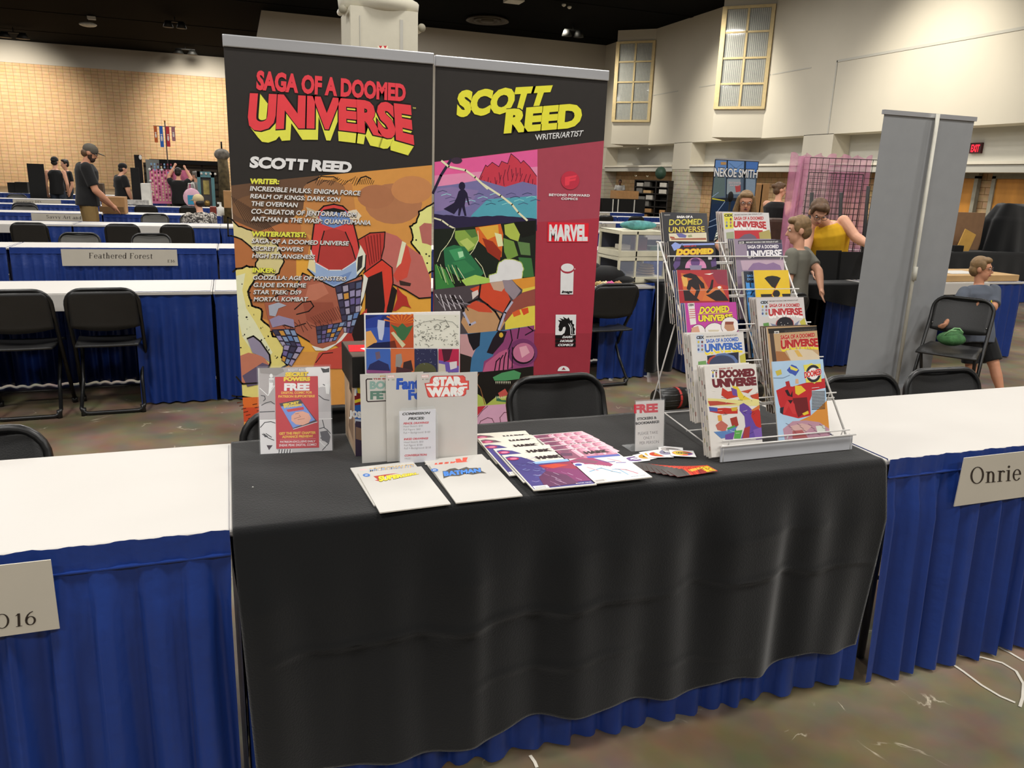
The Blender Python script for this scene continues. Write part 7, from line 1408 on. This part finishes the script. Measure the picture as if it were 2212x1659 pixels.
# tall black drape over something
def drape(x0, x1, y0, y1, z0, z1, label, seed):
    r = random.Random(seed); ph = [r.uniform(0, 6) for _ in range(4)]; mb = MB(); n = 60; rows = 22; vs = []
    for j in range(rows + 1):
        t = j / rows; z = z1 - (z1 - z0) * t ** 1.1 if j else z1; g = min(1, .45 + .75 * t) if t < .35 else .74 + .3 * (t - .35)
        for i in range(n):
            a = 2 * math.pi * i / n; cx_, sx_ = math.cos(a), math.sin(a); p = 4; rr = (abs(cx_) ** p + abs(sx_) ** p) ** (-1 / p); w = 1 + t * .06 * math.sin(a * 7 + ph[0]) + t * .03 * math.sin(a * 13 + ph[1])
            vs.append(V(((x0 + x1) / 2 + (x1 - x0) / 2 * g * rr * cx_ * w, (y0 + y1) / 2 + (y1 - y0) / 2 * g * rr * sx_ * w, z + .02 * math.sin(a * 3 + ph[2]) * (1 - t))))
    fs = [(j * n + i, j * n + (i + 1) % n, (j + 1) * n + (i + 1) % n, (j + 1) * n + i) for j in range(rows) for i in range(n)] + [list(range(n))]
    mb.add(vs, fs, CLOTH, True); return tag(mb.build('draped_display', origin=((x0 + x1) / 2, (y0 + y1) / 2, z0)), label, 'drape')
a = AY(2128, 440, 8.75); drape(a.x - .02, a.x + 1.1, 8.45, 9.0, ZT + .005, a.z, 'tall shape covered in black cloth at the right photo edge, before the wooden doors', 4)
# chair carried by the boy, with a green bag on the seat
cpos = AD(2080, 680, 5.72) - V((.17, .10, 0)); dup(ch0, (cpos.x, cpos.y, 0), math.radians(122), 'black folding chair held by the boy in the slate t-shirt')
g = MB(); gm = mat('green_knit', '#3f6b3f', .9, var=.3, scale=30, bump=.4, bscale=60); c = V((cpos.x - .02, cpos.y, .475)); g.ell(c + V((0, 0, .045)), (.10, .09, .05), gm); g.ell(c + V((.05, .02, .08)), (.06, .05, .03), gm)
g.tube([c + V((.08 * math.cos(a), -.02 + .05 * math.sin(a), .09 + .03 * math.sin(2 * a))) for a in [k * math.pi / 6 for k in range(9)]], .006, mat('pale_green_cord', '#7fae7a', .8), 6); tag(g.build('green_bag', origin=c), 'small green bag with a pale cord on the chair seat below the boy', 'bag')
# ---- pink grid wall
GW = mat('black_grid_wire', '#1a1716', .5)
def gridwall(x0, x1, y, z0, z1, label, step=.075, sk=0, rz=0):
    t = thing('grid_panel', label, 'display', ((x0 + x1) / 2, y, 0)); b = MB(); L = lambda x: y + (x - x0) * sk
    n = int((x1 - x0) / step); k = int((z1 - z0) / step)
    for i in range(n + 1): x = x0 + (x1 - x0) * i / n; b.tube([(x, L(x), z0), (x, L(x), z1)], .0035 if i not in (0, n) else .006, GW, 4)
    for i in range(k + 1): z = z0 + (z1 - z0) * i / k; b.tube([(x0, L(x0) - .004, z), (x1, L(x1) - .004, z)], .0035 if i not in (0, k) else .006, GW, 4)
    b.build('wire_grid', t)
    for x in (x0 + .05, x1 - .05): f = MB(); f.tube([(x, L(x) - .22, .01), (x, L(x), .03), (x, L(x) + .22, .01)], .011, GW, 6); f.tube([(x, L(x), .02), (x, L(x), z0 + .02)], .011, GW, 6); f.build('leg', t)
    return t
A = AY(1738, 338, 8.6); B = AY(1900, 346, 8.3); gridwall(A.x, B.x, 8.6, .15, A.z - .01, 'large black wire grid hung with pink tulle, left of the grey banner', sk=(8.3 - 8.6) / (B.x - A.x))
A2 = AY(1742, 372, 8.2); B2 = AY(1884, 380, 8.0); gridwall(A2.x, B2.x, 8.15, .6, A2.z, 'smaller black wire grid panel standing before the pink tulle grid', .07)
TU = mat('pink_tulle', '#d58fae', .8, var=.2, scale=5, alpha=.62)
mb = MB(); L = B.x - A.x
mb.grid(lambda i, j: V((A.x - .12 + (L + .14) * i, 8.72 - .3 * i + .02 * math.sin(i * 70) + .015 * math.sin(i * 33 + 3 * j), A.z + .03 + .025 * math.sin(i * 41) * (1 - j) - (A.z - .6) * j)), 140, 14, TU)
mb.grid(lambda i, j: V((A.x - .13 + .16 * i - .06 * j, 8.55 - .05 * math.sin(i * 9) , A.z - .0 - (A.z - .55) * j)), 14, 14, TU)
tag(mb.build('tulle_drape', origin=(A.x + L / 2, 8.65, 1)), 'pink tulle gathered over the large black wire grid', 'fabric')
for q, lb in ((((1896, 362), (1838, 560)), 'slanting black pole in front of the pink grid, beside the grey banner'), (((1876, 402), (1862, 560)), 'short upright black post by the arm of the yellow shirted person'), (((1817, 416), (1812, 545)), 'upright black post behind the yellow shirted person'), (((1754, 416), (1746, 545)), 'upright black post left of the yellow shirted person')):
    b = MB(); a, e = AY(*q[0], 7.9), AY(*q[1], 7.9); e = V((e.x + (e.x - a.x) * (e.z / (a.z - e.z)), 7.9, .0)) if 'slant' not in lb else V((a.x + (e.x - a.x) * a.z / (a.z - e.z), 7.6, 0)); b.cyl(a, e, .012 if 'slant' in lb else .022, GW, 8); tag(b.build('display_post', origin=e), lb, 'post')
# little table goods by the yellow person
o = boxt('goods_tray', 'pale tray of pink striped goods under the hand of the yellow shirted person', 'tray', AY(1833, 535, 6.0).x, AY(1872, 535, 6.0).x, 5.85, 6.0, ZT + .004, ZT + .05, WB)
# brown bag by the person with the bun
c = AD(1676, 500, 11.3); b = MB(); bm_ = mat('brown_leather', '#4f3a30', .5, var=.2); b.box(c.x - .19, c.x + .14, c.y - .08, c.y + .12, .0, c.z + .19, bm_); tag(b.build('brown_armchair', origin=(c.x, c.y, 0), bevel=.05), 'brown leather seat back below the person with the bun', 'chair')
for k, (q, lb) in enumerate((((1634, 398, 1646, 424), 'cardboard box left of the bun haired head, shorter one'), ((1646, 396, 1660, 424), 'cardboard box touching the bun haired head, taller one'))): pxbox('cardboard_box', lb, 'box', q, 14.2, .3, CB, z0=ZT + .01)
boxt('storage_table', 'dark table under the two cardboard boxes behind the person with the bun', 'table', AY(1626, 420, 14.1).x, AY(1672, 420, 14.1).x, 14.05, 14.6, 0, ZT, DK)
# ---- skyscraper banner with a name
yb = 12.3; xa, xb = AY(1543, 360, yb).x, AY(1638, 360, yb).x; zt = AY(1590, 346, yb).z; t = thing('pull_up_banner', 'blue city banner with large white name, behind the long haired person', 'banner', ((xa + xb) / 2, yb, 0))
S = Surf((xa, yb - .004, 0), (1, 0, 0), (0, 0, 1)); mb = MB(); mb.box(xa, xb, yb - .003, yb + .003, .08, zt, PC('20242c')); p = Pr(S, mb, clip=(.015, xb - xa - .015, .1, zt - .015), eps=.0002)
cn = cr(1500, 340, 5.027)
for a, c in ((((205, 30), (700, 40), (690, 160), (205, 150)), '4a74b8'), (((205, 30), (350, 30), (345, 150), (205, 150)), '5f86c0'), (((360, 40), (540, 40), (540, 220), (360, 220)), '6a8fc4'), (((200, 150), (690, 170), (670, 440), (180, 440)), '56667a'), (((350, 30), (365, 30), (355, 440), (340, 440)), '1d2733'), (((540, 40), (562, 40), (550, 420), (530, 420)), '24303e'), (((225, 200), (330, 220), (330, 420), (190, 440)), '5d6f70'), (((355, 235), (500, 235), (500, 400), (350, 400)), '8d9aa2'), (((560, 230), (660, 240), (660, 420), (560, 420)), '7f92a6'), (((440, 310), (500, 300), (500, 370), (450, 380)), 'b04a4c'),
    (((180, 440), (330, 460), (345, 500), (160, 660)), '22344a'), (((150, 520), (420, 470), (640, 560), (620, 900), (140, 900)), '1c2f4c'), (((190, 440), (330, 465), (330, 475), (190, 455)), 'c9c03c'), (((285, 50), (345, 50), (345, 80), (285, 80)), 'b08a5a')): p.poly(cn(*a), c)
for a in (((160, 700), (330, 620)), ((150, 760), (330, 700)), ((240, 600), (330, 480)), ((380, 60), (450, 120), (530, 60)), ((190, 430), (260, 380))): p.line(cn(*a), .012, ('5a7fb0', 'c9c03c', '8fa6c6')[len(a) % 3])
p.textq('NEKOE SMITH', *cn((212, 208), (680, 225), (688, 130), (218, 105)), '16181c', bold=.05); p.textq('NEKOE SMITH', *cn((212, 205), (680, 222), (688, 133), (218, 108)), 'ececec', bold=.02); p.text('CREATOR/WRITER', *cn((370, 285), (505, 290), (370, 262)), 'c9b8bc'); p.text('ARTIST', *cn((380, 310), (490, 313), (380, 295)), 'c9b8bc')
p.mb.build('printed_graphic', t, clean=False); b = MB(); b.box(xa, xb, yb - .08, yb + .08, 0, .08, ALU); b.build('base', t); b = MB(); b.box(xa, xb, yb - .012, yb + .012, zt - .005, zt + .02, ALU); b.build('top_rail', t)
b = MB(); c = AD(1578, 425, 8.9); b.ell(c, (.035, .03, .06), DK); b.cyl(c, (c.x, c.y, .02), .012, DK); b.lathe([(.14, 0), (.14, .02), (.02, .04)], (c.x, c.y, 0), DK); tag(b.build('round_headed_stand', origin=(c.x, c.y, 0)), 'black round-headed stand left of the long haired person', 'stand')
# ---- clear drop-front bins on the table right of the maroon banner
CLR = mat('clear_bin_plastic', '#b9bfd0', .1, var=0, alpha=.22, spec=.7); FRM = mat('ivory_bin_frame', '#d3cdb4', .45)
x0, x1, y0, y1 = AY(1325, 600, 5.62).x, AY(1426, 600, 5.62).x, 5.55, 5.93
for k in range(2):
    z0 = ZT + .005 + k * .205; z1 = z0 + .20; t = thing('clear_bin', 'clear-fronted ivory storage bin with %s, %s of two by the maroon banner' % (('folded beige goods', 'lower') if k == 0 else ('red and green goods', 'upper')), 'bin', ((x0 + x1) / 2, (y0 + y1) / 2, z0), 'clear display bins')
    b = MB(); b.box(x0, x1, y0, y1, z0, z0 + .045, FRM); b.box(x0, x1, y0, y1, z1 - .028, z1, FRM); xm = x0 + (x1 - x0) * .36
    for xx in (x0, xm - .009, x1 - .018): b.box(xx, xx + .018, y0, y0 + .02, z0, z1, FRM)
    for xx in (x0, x1 - .018): b.box(xx, xx + .018, y1 - .02, y1, z0, z1, FRM)
    b.build('bin_frame', t, bevel=.003)
    for xa_, xb_ in ((x0 + .018, xm - .009), (xm + .009, x1 - .018)):
        g = MB(); g.box(xa_, xb_, y0 + .004, y0 + .007, z0 + .045, z1 - .028, CLR); pn = g.build('clear_door', t)
        h = MB(); h.tube([((xa_ + xb_) / 2 - .015 + .03 * i / 5, y0 - .001, z1 - .045 - .02 * math.sin(math.pi * i / 5)) for i in range(6)], .003, FRM, 5); h.build('finger_grip', pn)
    g = MB(); g.box(x0 + .004, x1 - .004, y1 - .008, y1 - .005, z0 + .045, z1 - .028, mat('grey_bin_back', '#454757', .4)); g.build('bin_back', t)
zz = ZT + .052
for j in range(4): b = MB(); c = V((x0 + .34, y0 + .16, zz + .012 + j * .021)); b.ell(c, (.075 - .006 * j, .08, .013), mat('beige_cotton', '#c2a888', .85)); tag(b.build('folded_cloth', origin=c), 'folded beige cloth in the lower clear bin, %s of the pile of four' % ('bottom', 'second', 'third', 'top')[j], 'cloth', 'beige pile in the lower bin')
for j, (dx, w, hgt, col, lb) in enumerate(((.20, .09, .15, '#6a2630', 'dark red box'), (.32, .14, .03, '#3f6b4a', 'green flat packet'), (.06, .08, .04, '#b9b2a4', 'pale folded packet'))): boxt('packed_item', '%s inside the upper clear bin' % lb, 'packet', x0 + dx, x0 + dx + w, y0 + .08, y0 + .2, ZT + .257, ZT + .257 + min(hgt, .10), mat('packet_' + col[1:], col, .6))
b = MB(); c = V((x0 + .19, y0 + .18, ZT + .413)); b.ell(c + V((.06, 0, .035)), (.17, .05, .038), mat('teal_patterned_pouch', '#4c8c8c', .6, var=.6, scale=16)); tag(b.build('patterned_pouch', origin=c), 'teal patterned pouch lying on top of the clear bins', 'pouch')
b = MB(); c = AY(1312, 596, 5.6); b.ell(V((c.x - .02, 5.62, ZT + .06)), (.19, .12, .075), BT); b.ell(V((c.x + .10, 5.56, ZT + .03)), (.12, .09, .03), BT); b.ell(V((c.x - .12, 5.66, ZT + .09)), (.1, .09, .07), BT); tag(b.build('black_jacket', origin=(c.x, 5.6, ZT)), 'bunched black jacket on the table beside the clear bins', 'jacket')
for j, (px, col, lb) in enumerate(((1293, '#c2a56e', 'small tan trinket at the table edge by the maroon banner'), (1306, '#d9c9a0', 'small cream trinket beside the pink one'), (1318, '#d8629a', 'small pink trinket on the table edge before the black jacket'), (1334, '#b98a5c', 'small brown ring-shaped trinket left of the clear bins'))):
    b = MB(); c = AY(px, 610, 5.45); c.z = ZT + .012; b.tube([c + V((.028 * math.cos(a), .02 * math.sin(a), .012 * math.sin(a * 2))) for a in [k * math.pi / 4 for k in range(8)]], .011, mat('trinket_' + col[1:], col, .6), 6, closed=True); tag(b.build('trinket', origin=c), lb, 'trinket', 'trinkets on the table edge')
mb = MB(); xe = AY(1405, 700, 5.36).x
mb.grid(lambda i, j: V((xe + .02 + .24 * i + .02 * math.sin(j * 5), 5.385 - .03 * math.sin(i * 9) - .02 * math.sin(i * 4 + j * 6), ZT + .03 - (ZT - .02) * j)), 30, 24, CLOTH); mb.grid(lambda i, j: V((xe + .02 + .24 * i, 5.385 + .35 * j, ZT + .03)), 10, 8, CLOTH)
tag(mb.build('black_cover', origin=(xe + .1, 5.4, .7), solid=.004), 'black cloth hanging to the floor at the right end of the bin table', 'cloth')
# ---- tube on the floor
a = V((2.72, 4.55, .075)); e = V((3.62, 4.62, .075)); t = thing('drawing_tube', 'black telescopic drawing tube with a red band on the floor behind the rack', 'tube', (a.x, a.y, 0)); b = MB(); bt_ = mat('black_ribbed_plastic', '#1c1c1b', .35, spec=.6)
b.tube([a, a.lerp(e, .02), a.lerp(e, .021), a.lerp(e, .24)], [.066, .074, .074, .074], bt_, 22); b.tube([a.lerp(e, .24), e], .066, bt_, 22)
for k in range(12): an = 2 * math.pi * k / 12; o_ = V((0, math.cos(an), math.sin(an))); b.cyl(a.lerp(e, .04) + o_ * .072, a.lerp(e, .22) + o_ * .072, .005, bt_, 5); b.cyl(a.lerp(e, .27) + o_ * .064, a.lerp(e, .98) + o_ * .064, .004, bt_, 5)
b.build('tube_body', t); b = MB(); b.tube([a.lerp(e, .175), a.lerp(e, .195)], .0765, mat('red_band', '#b8342f', .5), 22); b.build('band', t)
boxt('flat_case', 'flat grey metal edged case on the floor right of the rack', 'case', 3.42, 4.15, 4.2, 4.36, 0, .05, mat('grey_case', '#4c4c48', .5))
# ---- white floor marks near the right corner
WM = mat('white_tape', '#d0cabc', .6)
for k, (pts, lb) in enumerate((([(2026, 1414), (2080, 1450), (2120, 1480), (2160, 1504), (2193, 1518)], 'straight white tape mark on the floor below the Onrie sign'), ([(2072, 1416), (2120, 1420), (2165, 1432), (2195, 1450), (2211, 1478), (2209, 1508), (2203, 1527)], 'curved white tape mark on the floor at the right photo edge'), ([(2158, 1398), (2185, 1412), (2212, 1428)], 'short white tape mark nearest the right skirt'), ([(1145, 1632), (1155, 1646), (1160, 1658)], 'short white tape mark on the floor under the black cloth'))):
    q = [AZ(*p_, .002) for p_ in pts]; mb = MB(); vs = []
    for i, c in enumerate(q): d = (q[min(i + 1, len(q) - 1)] - q[max(i - 1, 0)]).normalized(); n = V((-d.y, d.x, 0)) * .0045; vs += [c - n, c + n, c + n + V((0, 0, .001)), c - n + V((0, 0, .001))]
    fs = [(4 * i + a, 4 * i + (a + 1) % 4, 4 * i + 4 + (a + 1) % 4, 4 * i + 4 + a) for i in range(len(q) - 1) for a in range(4)]; mb.add(vs, fs, WM); tag(mb.build('floor_tape', origin=q[0]), lb, 'tape', 'white tape marks on the floor')
# ---- left background
pxbox('black_screen', 'tall black panel standing beside the person in the tank top', 'panel', (57, 353, 102, 430), 20.7, .04, DK, z0=0)
pxbox('black_screen', 'rearmost tall black panel with a white tag, behind the pink board', 'panel', (289, 334, 313, 430), 19.4, .04, DK, z0=0)
o = pxbox('black_screen', 'tall black panel hiding the beanie wearer\'s arm', 'panel', (281, 362, 305, 432), 18.3, .04, DK, z0=0)
a = AY(303, 340, 19.36); b = MB(); b.ell(a, (.03, .01, .05), WB); tag(b.build('paper_tag', origin=a), 'white tag on the rearmost tall black panel', 'tag')
PK = mat('pink_display_board', '#d97aa0', .7, var=.08); t = thing('pin_board', 'pink display board covered with small pins, before the person with raised arms', 'board', (AY(350, 400, 19.0).x, 19.0, ZT)); A, B = AY(322, 365, 19.0), AY(366, 437, 19.0); b = MB(); b.box(A.x, B.x + .45, 19.0, 19.03, ZT + .002, A.z, PK); b.build('board', t)
r_ = random.Random(77); b = MB(); cs_ = [mat('pin_%s' % c, '#' + c, .4) for c in ('4a2432', '7a9cc0', 'd9c0a0', '8a3f4f')]
for i in range(14):
    for j in range(7):
        x, z = A.x + .05 + j * .065, ZT + .08 + i * .058; b.box(x - .016, x + .016, 18.992, 18.999, z - .022, z + .018, r_.choice(cs_ if i > 9 else cs_[2:]))
b.build('pins', t)['kind'] = 'stuff'
for i, (dx, dz) in enumerate(((.0, .0), (.24, .0), (.48, .0), (.0, -.24), (.0, -.46))): c = MB(); c.ell((A.x + dx + .01, 18.985, A.z + dz - .01), (.03, .02, .03), WB, n=8, k=6); c.build('clip', t)
pxbox('trade_box', 'long tan cardboard box on the table right of the man in the cap', 'box', (218, 425, 270, 445), 14.55, .4, CB, z0=ZT); pxbox('trade_box', 'dark brown cardboard box below the tan one, right of the man\'s hand', 'box', (214, 446, 268, 459), 14.44, .04, mat('shaded_card', '#6d5030', .8))  # second piece is a thin slab with shade put into its cardboard colour
TE = mat('teal_painted_frame', '#5f9098', .6); A, B = AY(425, 370, 20.2), AY(466, 442, 20.2); t = thing('fairground_booth', 'teal framed ornate display cabinet with a yellow picture, left of the tall banner', 'display', ((A.x + B.x) / 2, 20.2, 0)); b = MB()
for xx in (A.x, B.x - .07): b.box(xx, xx + .07, 20.15, 20.3, 0, A.z, TE)
b.box(A.x, B.x, 20.15, 20.3, A.z - .13, A.z, TE); b.build('frame', t); b = MB(); b.box(A.x + .07, B.x - .07, 20.22, 20.28, 0, A.z - .13, mat('slate_panel', '#4c4a4a', .6)); b.build('panel', t); b = MB(); b.box(A.x + .12, B.x - .12, 20.205, 20.22, A.z - .52, A.z - .2, mat('pale_yellow_picture', '#a89c5a', .6, var=.4, scale=6)); b.build('picture', t); b = MB(); b.lathe([(.07, 0), (.07, .02)], (0, 0, 0), mat('brass_dial', '#b89a5a', .35, .6), 16)
for v in b.v: v.rotate(Matrix.Rotation(math.pi / 2, 3, 'X')); v += V(((A.x + B.x) / 2, 20.2, A.z - .72))
b.build('dial', t)
for i in range(4): c = MB(); c.ell((A.x + .1 + i * .1, 20.14, A.z - .05), (.028, .02, .028), WB, n=8, k=6); c.build('bulb', t)
ST = block_mat('dark_stone_print', '#5d5346', '#3f382f', '#2a2420', .38, .17, .03); A, B = AY(328, 347, 21.6), AY(470, 352, 21.6); b = MB(); b.box(A.x - .2, B.x + .1, 21.6, 21.7, 0, A.z - .05, ST); b.box(A.x - .05, B.x + .1, 21.5, 21.75, A.z - .06, A.z + .04, DK); tag(b.build('stone_backdrop', origin=((A.x + B.x) / 2, 21.6, 0)), 'dark stone patterned backdrop wall behind the raised arms', 'backdrop')
pxbox('grey_partition', 'grey partition panel left of the dark stone backdrop', 'panel', (314, 344, 345, 372), 21.4, .05, mat('grey_partition', '#7f837f', .7), z0=0)
A = AY(480, 345, 20.9); b = MB(); b.tube([(A.x, 20.9, 0), (A.x + .02, 20.92, A.z * .8), (A.x, 20.9, A.z + .1)], [.16, .13, .12], mat('bark_wrapped_pillar', '#5c5038', .8, var=.5, scale=10), 12); b.ell((A.x, 20.9, A.z + .12), (.18, .18, .14), mat('grey_moss', '#77726a', .9, var=.4, scale=14)); b.cyl((A.x, 20.9, A.z + .2), (A.x, 20.9, A.z + .42), .02, DK, 6); tag(b.build('mossy_pillar', origin=(A.x, 20.9, 0)), 'bark-brown pillar with a grey top, touching the tall left banner', 'prop')
bgx = AY(414, 415, 17.75).x; t = thing('tote_bag', 'pale pink handbag with a teal front, right of the raised-arms person', 'bag', (bgx, 17.75, ZT)); b = MB(); b.ell((bgx, 17.75, ZT + .19), (.17, .09, .19), mat('pale_pink_bag', '#d6a8ba', .6)); b.build('bag_body', t); b = MB(); b.box(bgx - .08, bgx + .20, 17.64, 17.655, ZT + .05, ZT + .24, mat('teal_panel', '#2f86a8', .5)); b.build('front_panel', t, bevel=.01)
b = MB(); b.tube([(bgx - .06, 17.75, ZT + .36), (bgx - .05, 17.75, ZT + .47), (bgx + .05, 17.75, ZT + .47), (bgx + .07, 17.75, ZT + .36)], .012, WB, 6); b.build('handle', t)
# flags on a pole
px0 = AY(356, 265, 21.0); t = thing('flag_pole', 'thin pole with four small hanging flags against the brick wall', 'flag', (px0.x, 21.0, 0)); b = MB(); b.cyl((px0.x, 21, 0), (px0.x, 21, px0.z + .02), .013, GW, 6); xl_, xr_ = AY(331, 273, 21).x, AY(379, 272, 21).x; zt_ = AY(356, 273, 21).z; b.cyl((xl_, 21, zt_), (xr_, 21, zt_), .008, GW, 6); b.ell((px0.x, 21, px0.z + .03), (.02, .02, .03), mat('brass_finial', '#b08a4a', .4, .5)); b.build('pole', t)
for (xa_, xb_, yb_, col) in ((331, 342, 308, 'b0582c'), (343, 355, 318, '2b5fb0'), (357, 369, 317, 'b03038'), (369, 380, 305, '9a6a72')):
    A, B = AY(xa_, 273, 20.99), AY(xb_, yb_, 20.99); S = Surf((A.x, 20.99, B.z), (1, 0, 0), (0, 0, 1)); w, h = B.x - A.x, zt_ - B.z; mb = MB(); mb.slab([S.P(.006, 0), S.P(w - .006, 0), S.P(w - .006, h), S.P(.006, h)], (0, .004, 0), PC(col)); p = Pr(S, mb, eps=.001); p.ell((w * .5, h * .42), w * .22, h * .14, 'd9d4cc', raw=True); p.line([(w * .35, h * .6), (w * .65, h * .6)], .02, 'd9d4cc', raw=True); p.mb.build('flag', t, clean=False)
# small goods on the far left tables
for q, Y, dep, m, lb, nm, ct, z0 in (((200, 410, 213, 424), 17.7, .2, WB, 'white ribbed carton behind the cardboard box', 'carton', 'box', ZT), ((205, 389, 212, 393), 19.5, .1, DK, None, None, None, None), ((15, 394, 33, 407), 23.8, .3, DK, 'dark crate at the far left, next to the taller dark crate', 'dark_crate', 'crate', ZT), ((31, 393, 60, 409), 23.75, .3, DK, 'wide dark crate just left of the black panel', 'dark_crate', 'crate', ZT), ((206, 396, 222, 403), 20.0, .3, mat('brown_tray', '#4a3a2c', .7), 'dark tray right of the man in the cap', 'stock_tray', 'tray', ZT),
    ((270, 431, 322, 443), 17.45, .04, mat('newsprint', '#b5b2ae', .8, var=.35, scale=20), 'patterned grey cloth front left of the pink board', 'patterned_cloth', 'cloth', None), ((303, 396, 324, 402), 17.65, .3, WB, 'pale storage drawers stacked left of the pink board', 'drawer_unit', 'drawers', ZT), ((453, 447, 468, 468), 13.6, .3, mat('rust_bin', '#7c3326', .6), 'rust red bin behind the person in camouflage', 'rust_bin', 'bin', 0), ((482, 412, 500, 440), 17.6, .3, CB, 'cardboard box with a white label by the tall left banner', 'cardboard_box', 'box', ZT)):
    if lb: pxbox(nm, lb, ct, q, Y, dep, m, z0=z0)
c = AY(476, 446, 17.2); c.z = 0; cc = AY(476, 446, 14.7); b = MB(); b.lathe([(.06, 0), (.06, .13), (.02, .15), (.02, .2)], (cc.x, 14.7, ZT), WB, 12); b.box(cc.x - .05, cc.x + .02, 14.68, 14.72, ZT + .19, ZT + .22, WB); tag(b.build('pump_bottle', origin=(cc.x, 14.7, ZT)), 'white pump bottle on the table beside the tall left banner', 'bottle')
# ---- far right: bookcase, boxes, black-covered table
yk = 33.0; A, B = AX(1371, 388, 17.9), AX(1446, 388, 18.9)
t = thing('bookcase', 'tall dark bookcase full of boxes and goods by the right wall pilaster', 'bookcase', (18.4, 33.9, 0)); u = (V((B.x, B.y, 0)) - V((A.x, A.y, 0))); w = u.length; u.normalize(); S = Surf((A.x, A.y, 0), u, (0, 0, 1)); zt_ = A.z; dp = -S.n * .5; DW = mat('dark_wood_shelf', '#1c1712', .6); b = MB()
for a0, a1 in ((0, .05), (w * .62, w * .62 + .05), (w - .05, w)): b.slab([S.P(a0, 0), S.P(a1, 0), S.P(a1, zt_), S.P(a0, zt_)], dp, DW)
for k in range(7): z = zt_ * k / 6; b.slab([S.P(0, z - .04 if k else 0), S.P(w, z - .04 if k else 0), S.P(w, z if k else .04), S.P(0, z if k else .04)], dp, DW)
b.slab([S.P(0, 0, -.48), S.P(w, 0, -.48), S.P(w, zt_, -.48), S.P(0, zt_, -.48)], -S.n * .02, DW); b.build('shelving', t)
r_ = random.Random(8); nn = 0
for k in range(6):
    z = zt_ * k / 6 + .005; a0 = .1
    while a0 < w - .35:
        bw_ = r_.uniform(.25, .5); bh_ = zt_ / 6 * r_.uniform(.4, .8)
        if not (a0 < w * .62 + .06 and a0 + bw_ > w * .62 - .01) and a0 + bw_ < w - .06:
            m = (CB if k < 2 else r_.choice((mat('shelf_box_grey', '#6d6a64', .7), CBL, mat('shelf_box_black', '#26241f', .7), mat('shelf_box_white', '#b5b0a6', .7)))); bb = MB(); bb.slab([S.P(a0, z, -.05), S.P(a0 + bw_, z, -.05), S.P(a0 + bw_, z + bh_, -.05), S.P(a0, z + bh_, -.05)], -S.n * .3, m); nn += 1
            tag(bb.build('shelf_box', origin=S.P(a0 + bw_ / 2, z, -.2)), 'small box of goods standing in the dark bookcase', 'box', 'boxes in the dark bookcase')
        a0 += bw_ + .06
bx = AX(1345, 445, 16.5); b = MB(); b.box(bx.x - 1.2, bx.x + .9, bx.y - .4, bx.y + .4, 0, .9, DK); 
ctab = thing('covered_table', 'black covered table in front of the man by the bookcase', 'table', (bx.x, bx.y, 0)); b.build('cover', ctab)
for k in (-.7, -.45, .35): bb = MB(); bb.box(bx.x + k - .02, bx.x + k + .02, bx.y - .44, bx.y - .41, .0, .88, WB); bb.build('leg', ctab)
boxt('cardboard_box', 'open cardboard box on the black covered table by the bookcase', 'box', bx.x - .5, bx.x + .6, bx.y - .3, bx.y + .3, .905, 1.25, CB); boxt('cardboard_box', 'cardboard carton left of the black covered table, beside the maroon banner', 'box', bx.x - 2.2, bx.x - 1.3, bx.y - .2, bx.y + .4, 0, .95, CBL)
A = AX(1435, 376, 19.6); bb = MB(); bb.ell((19.4, A.y, zt_ + .35), (.25, .3, .3), mat('dark_globe', '#2f4a3c', .5)); tag(bb.build('dark_globe', origin=(19.4, A.y, zt_)), 'dark green globe shape on top of the bookcase', 'ornament')
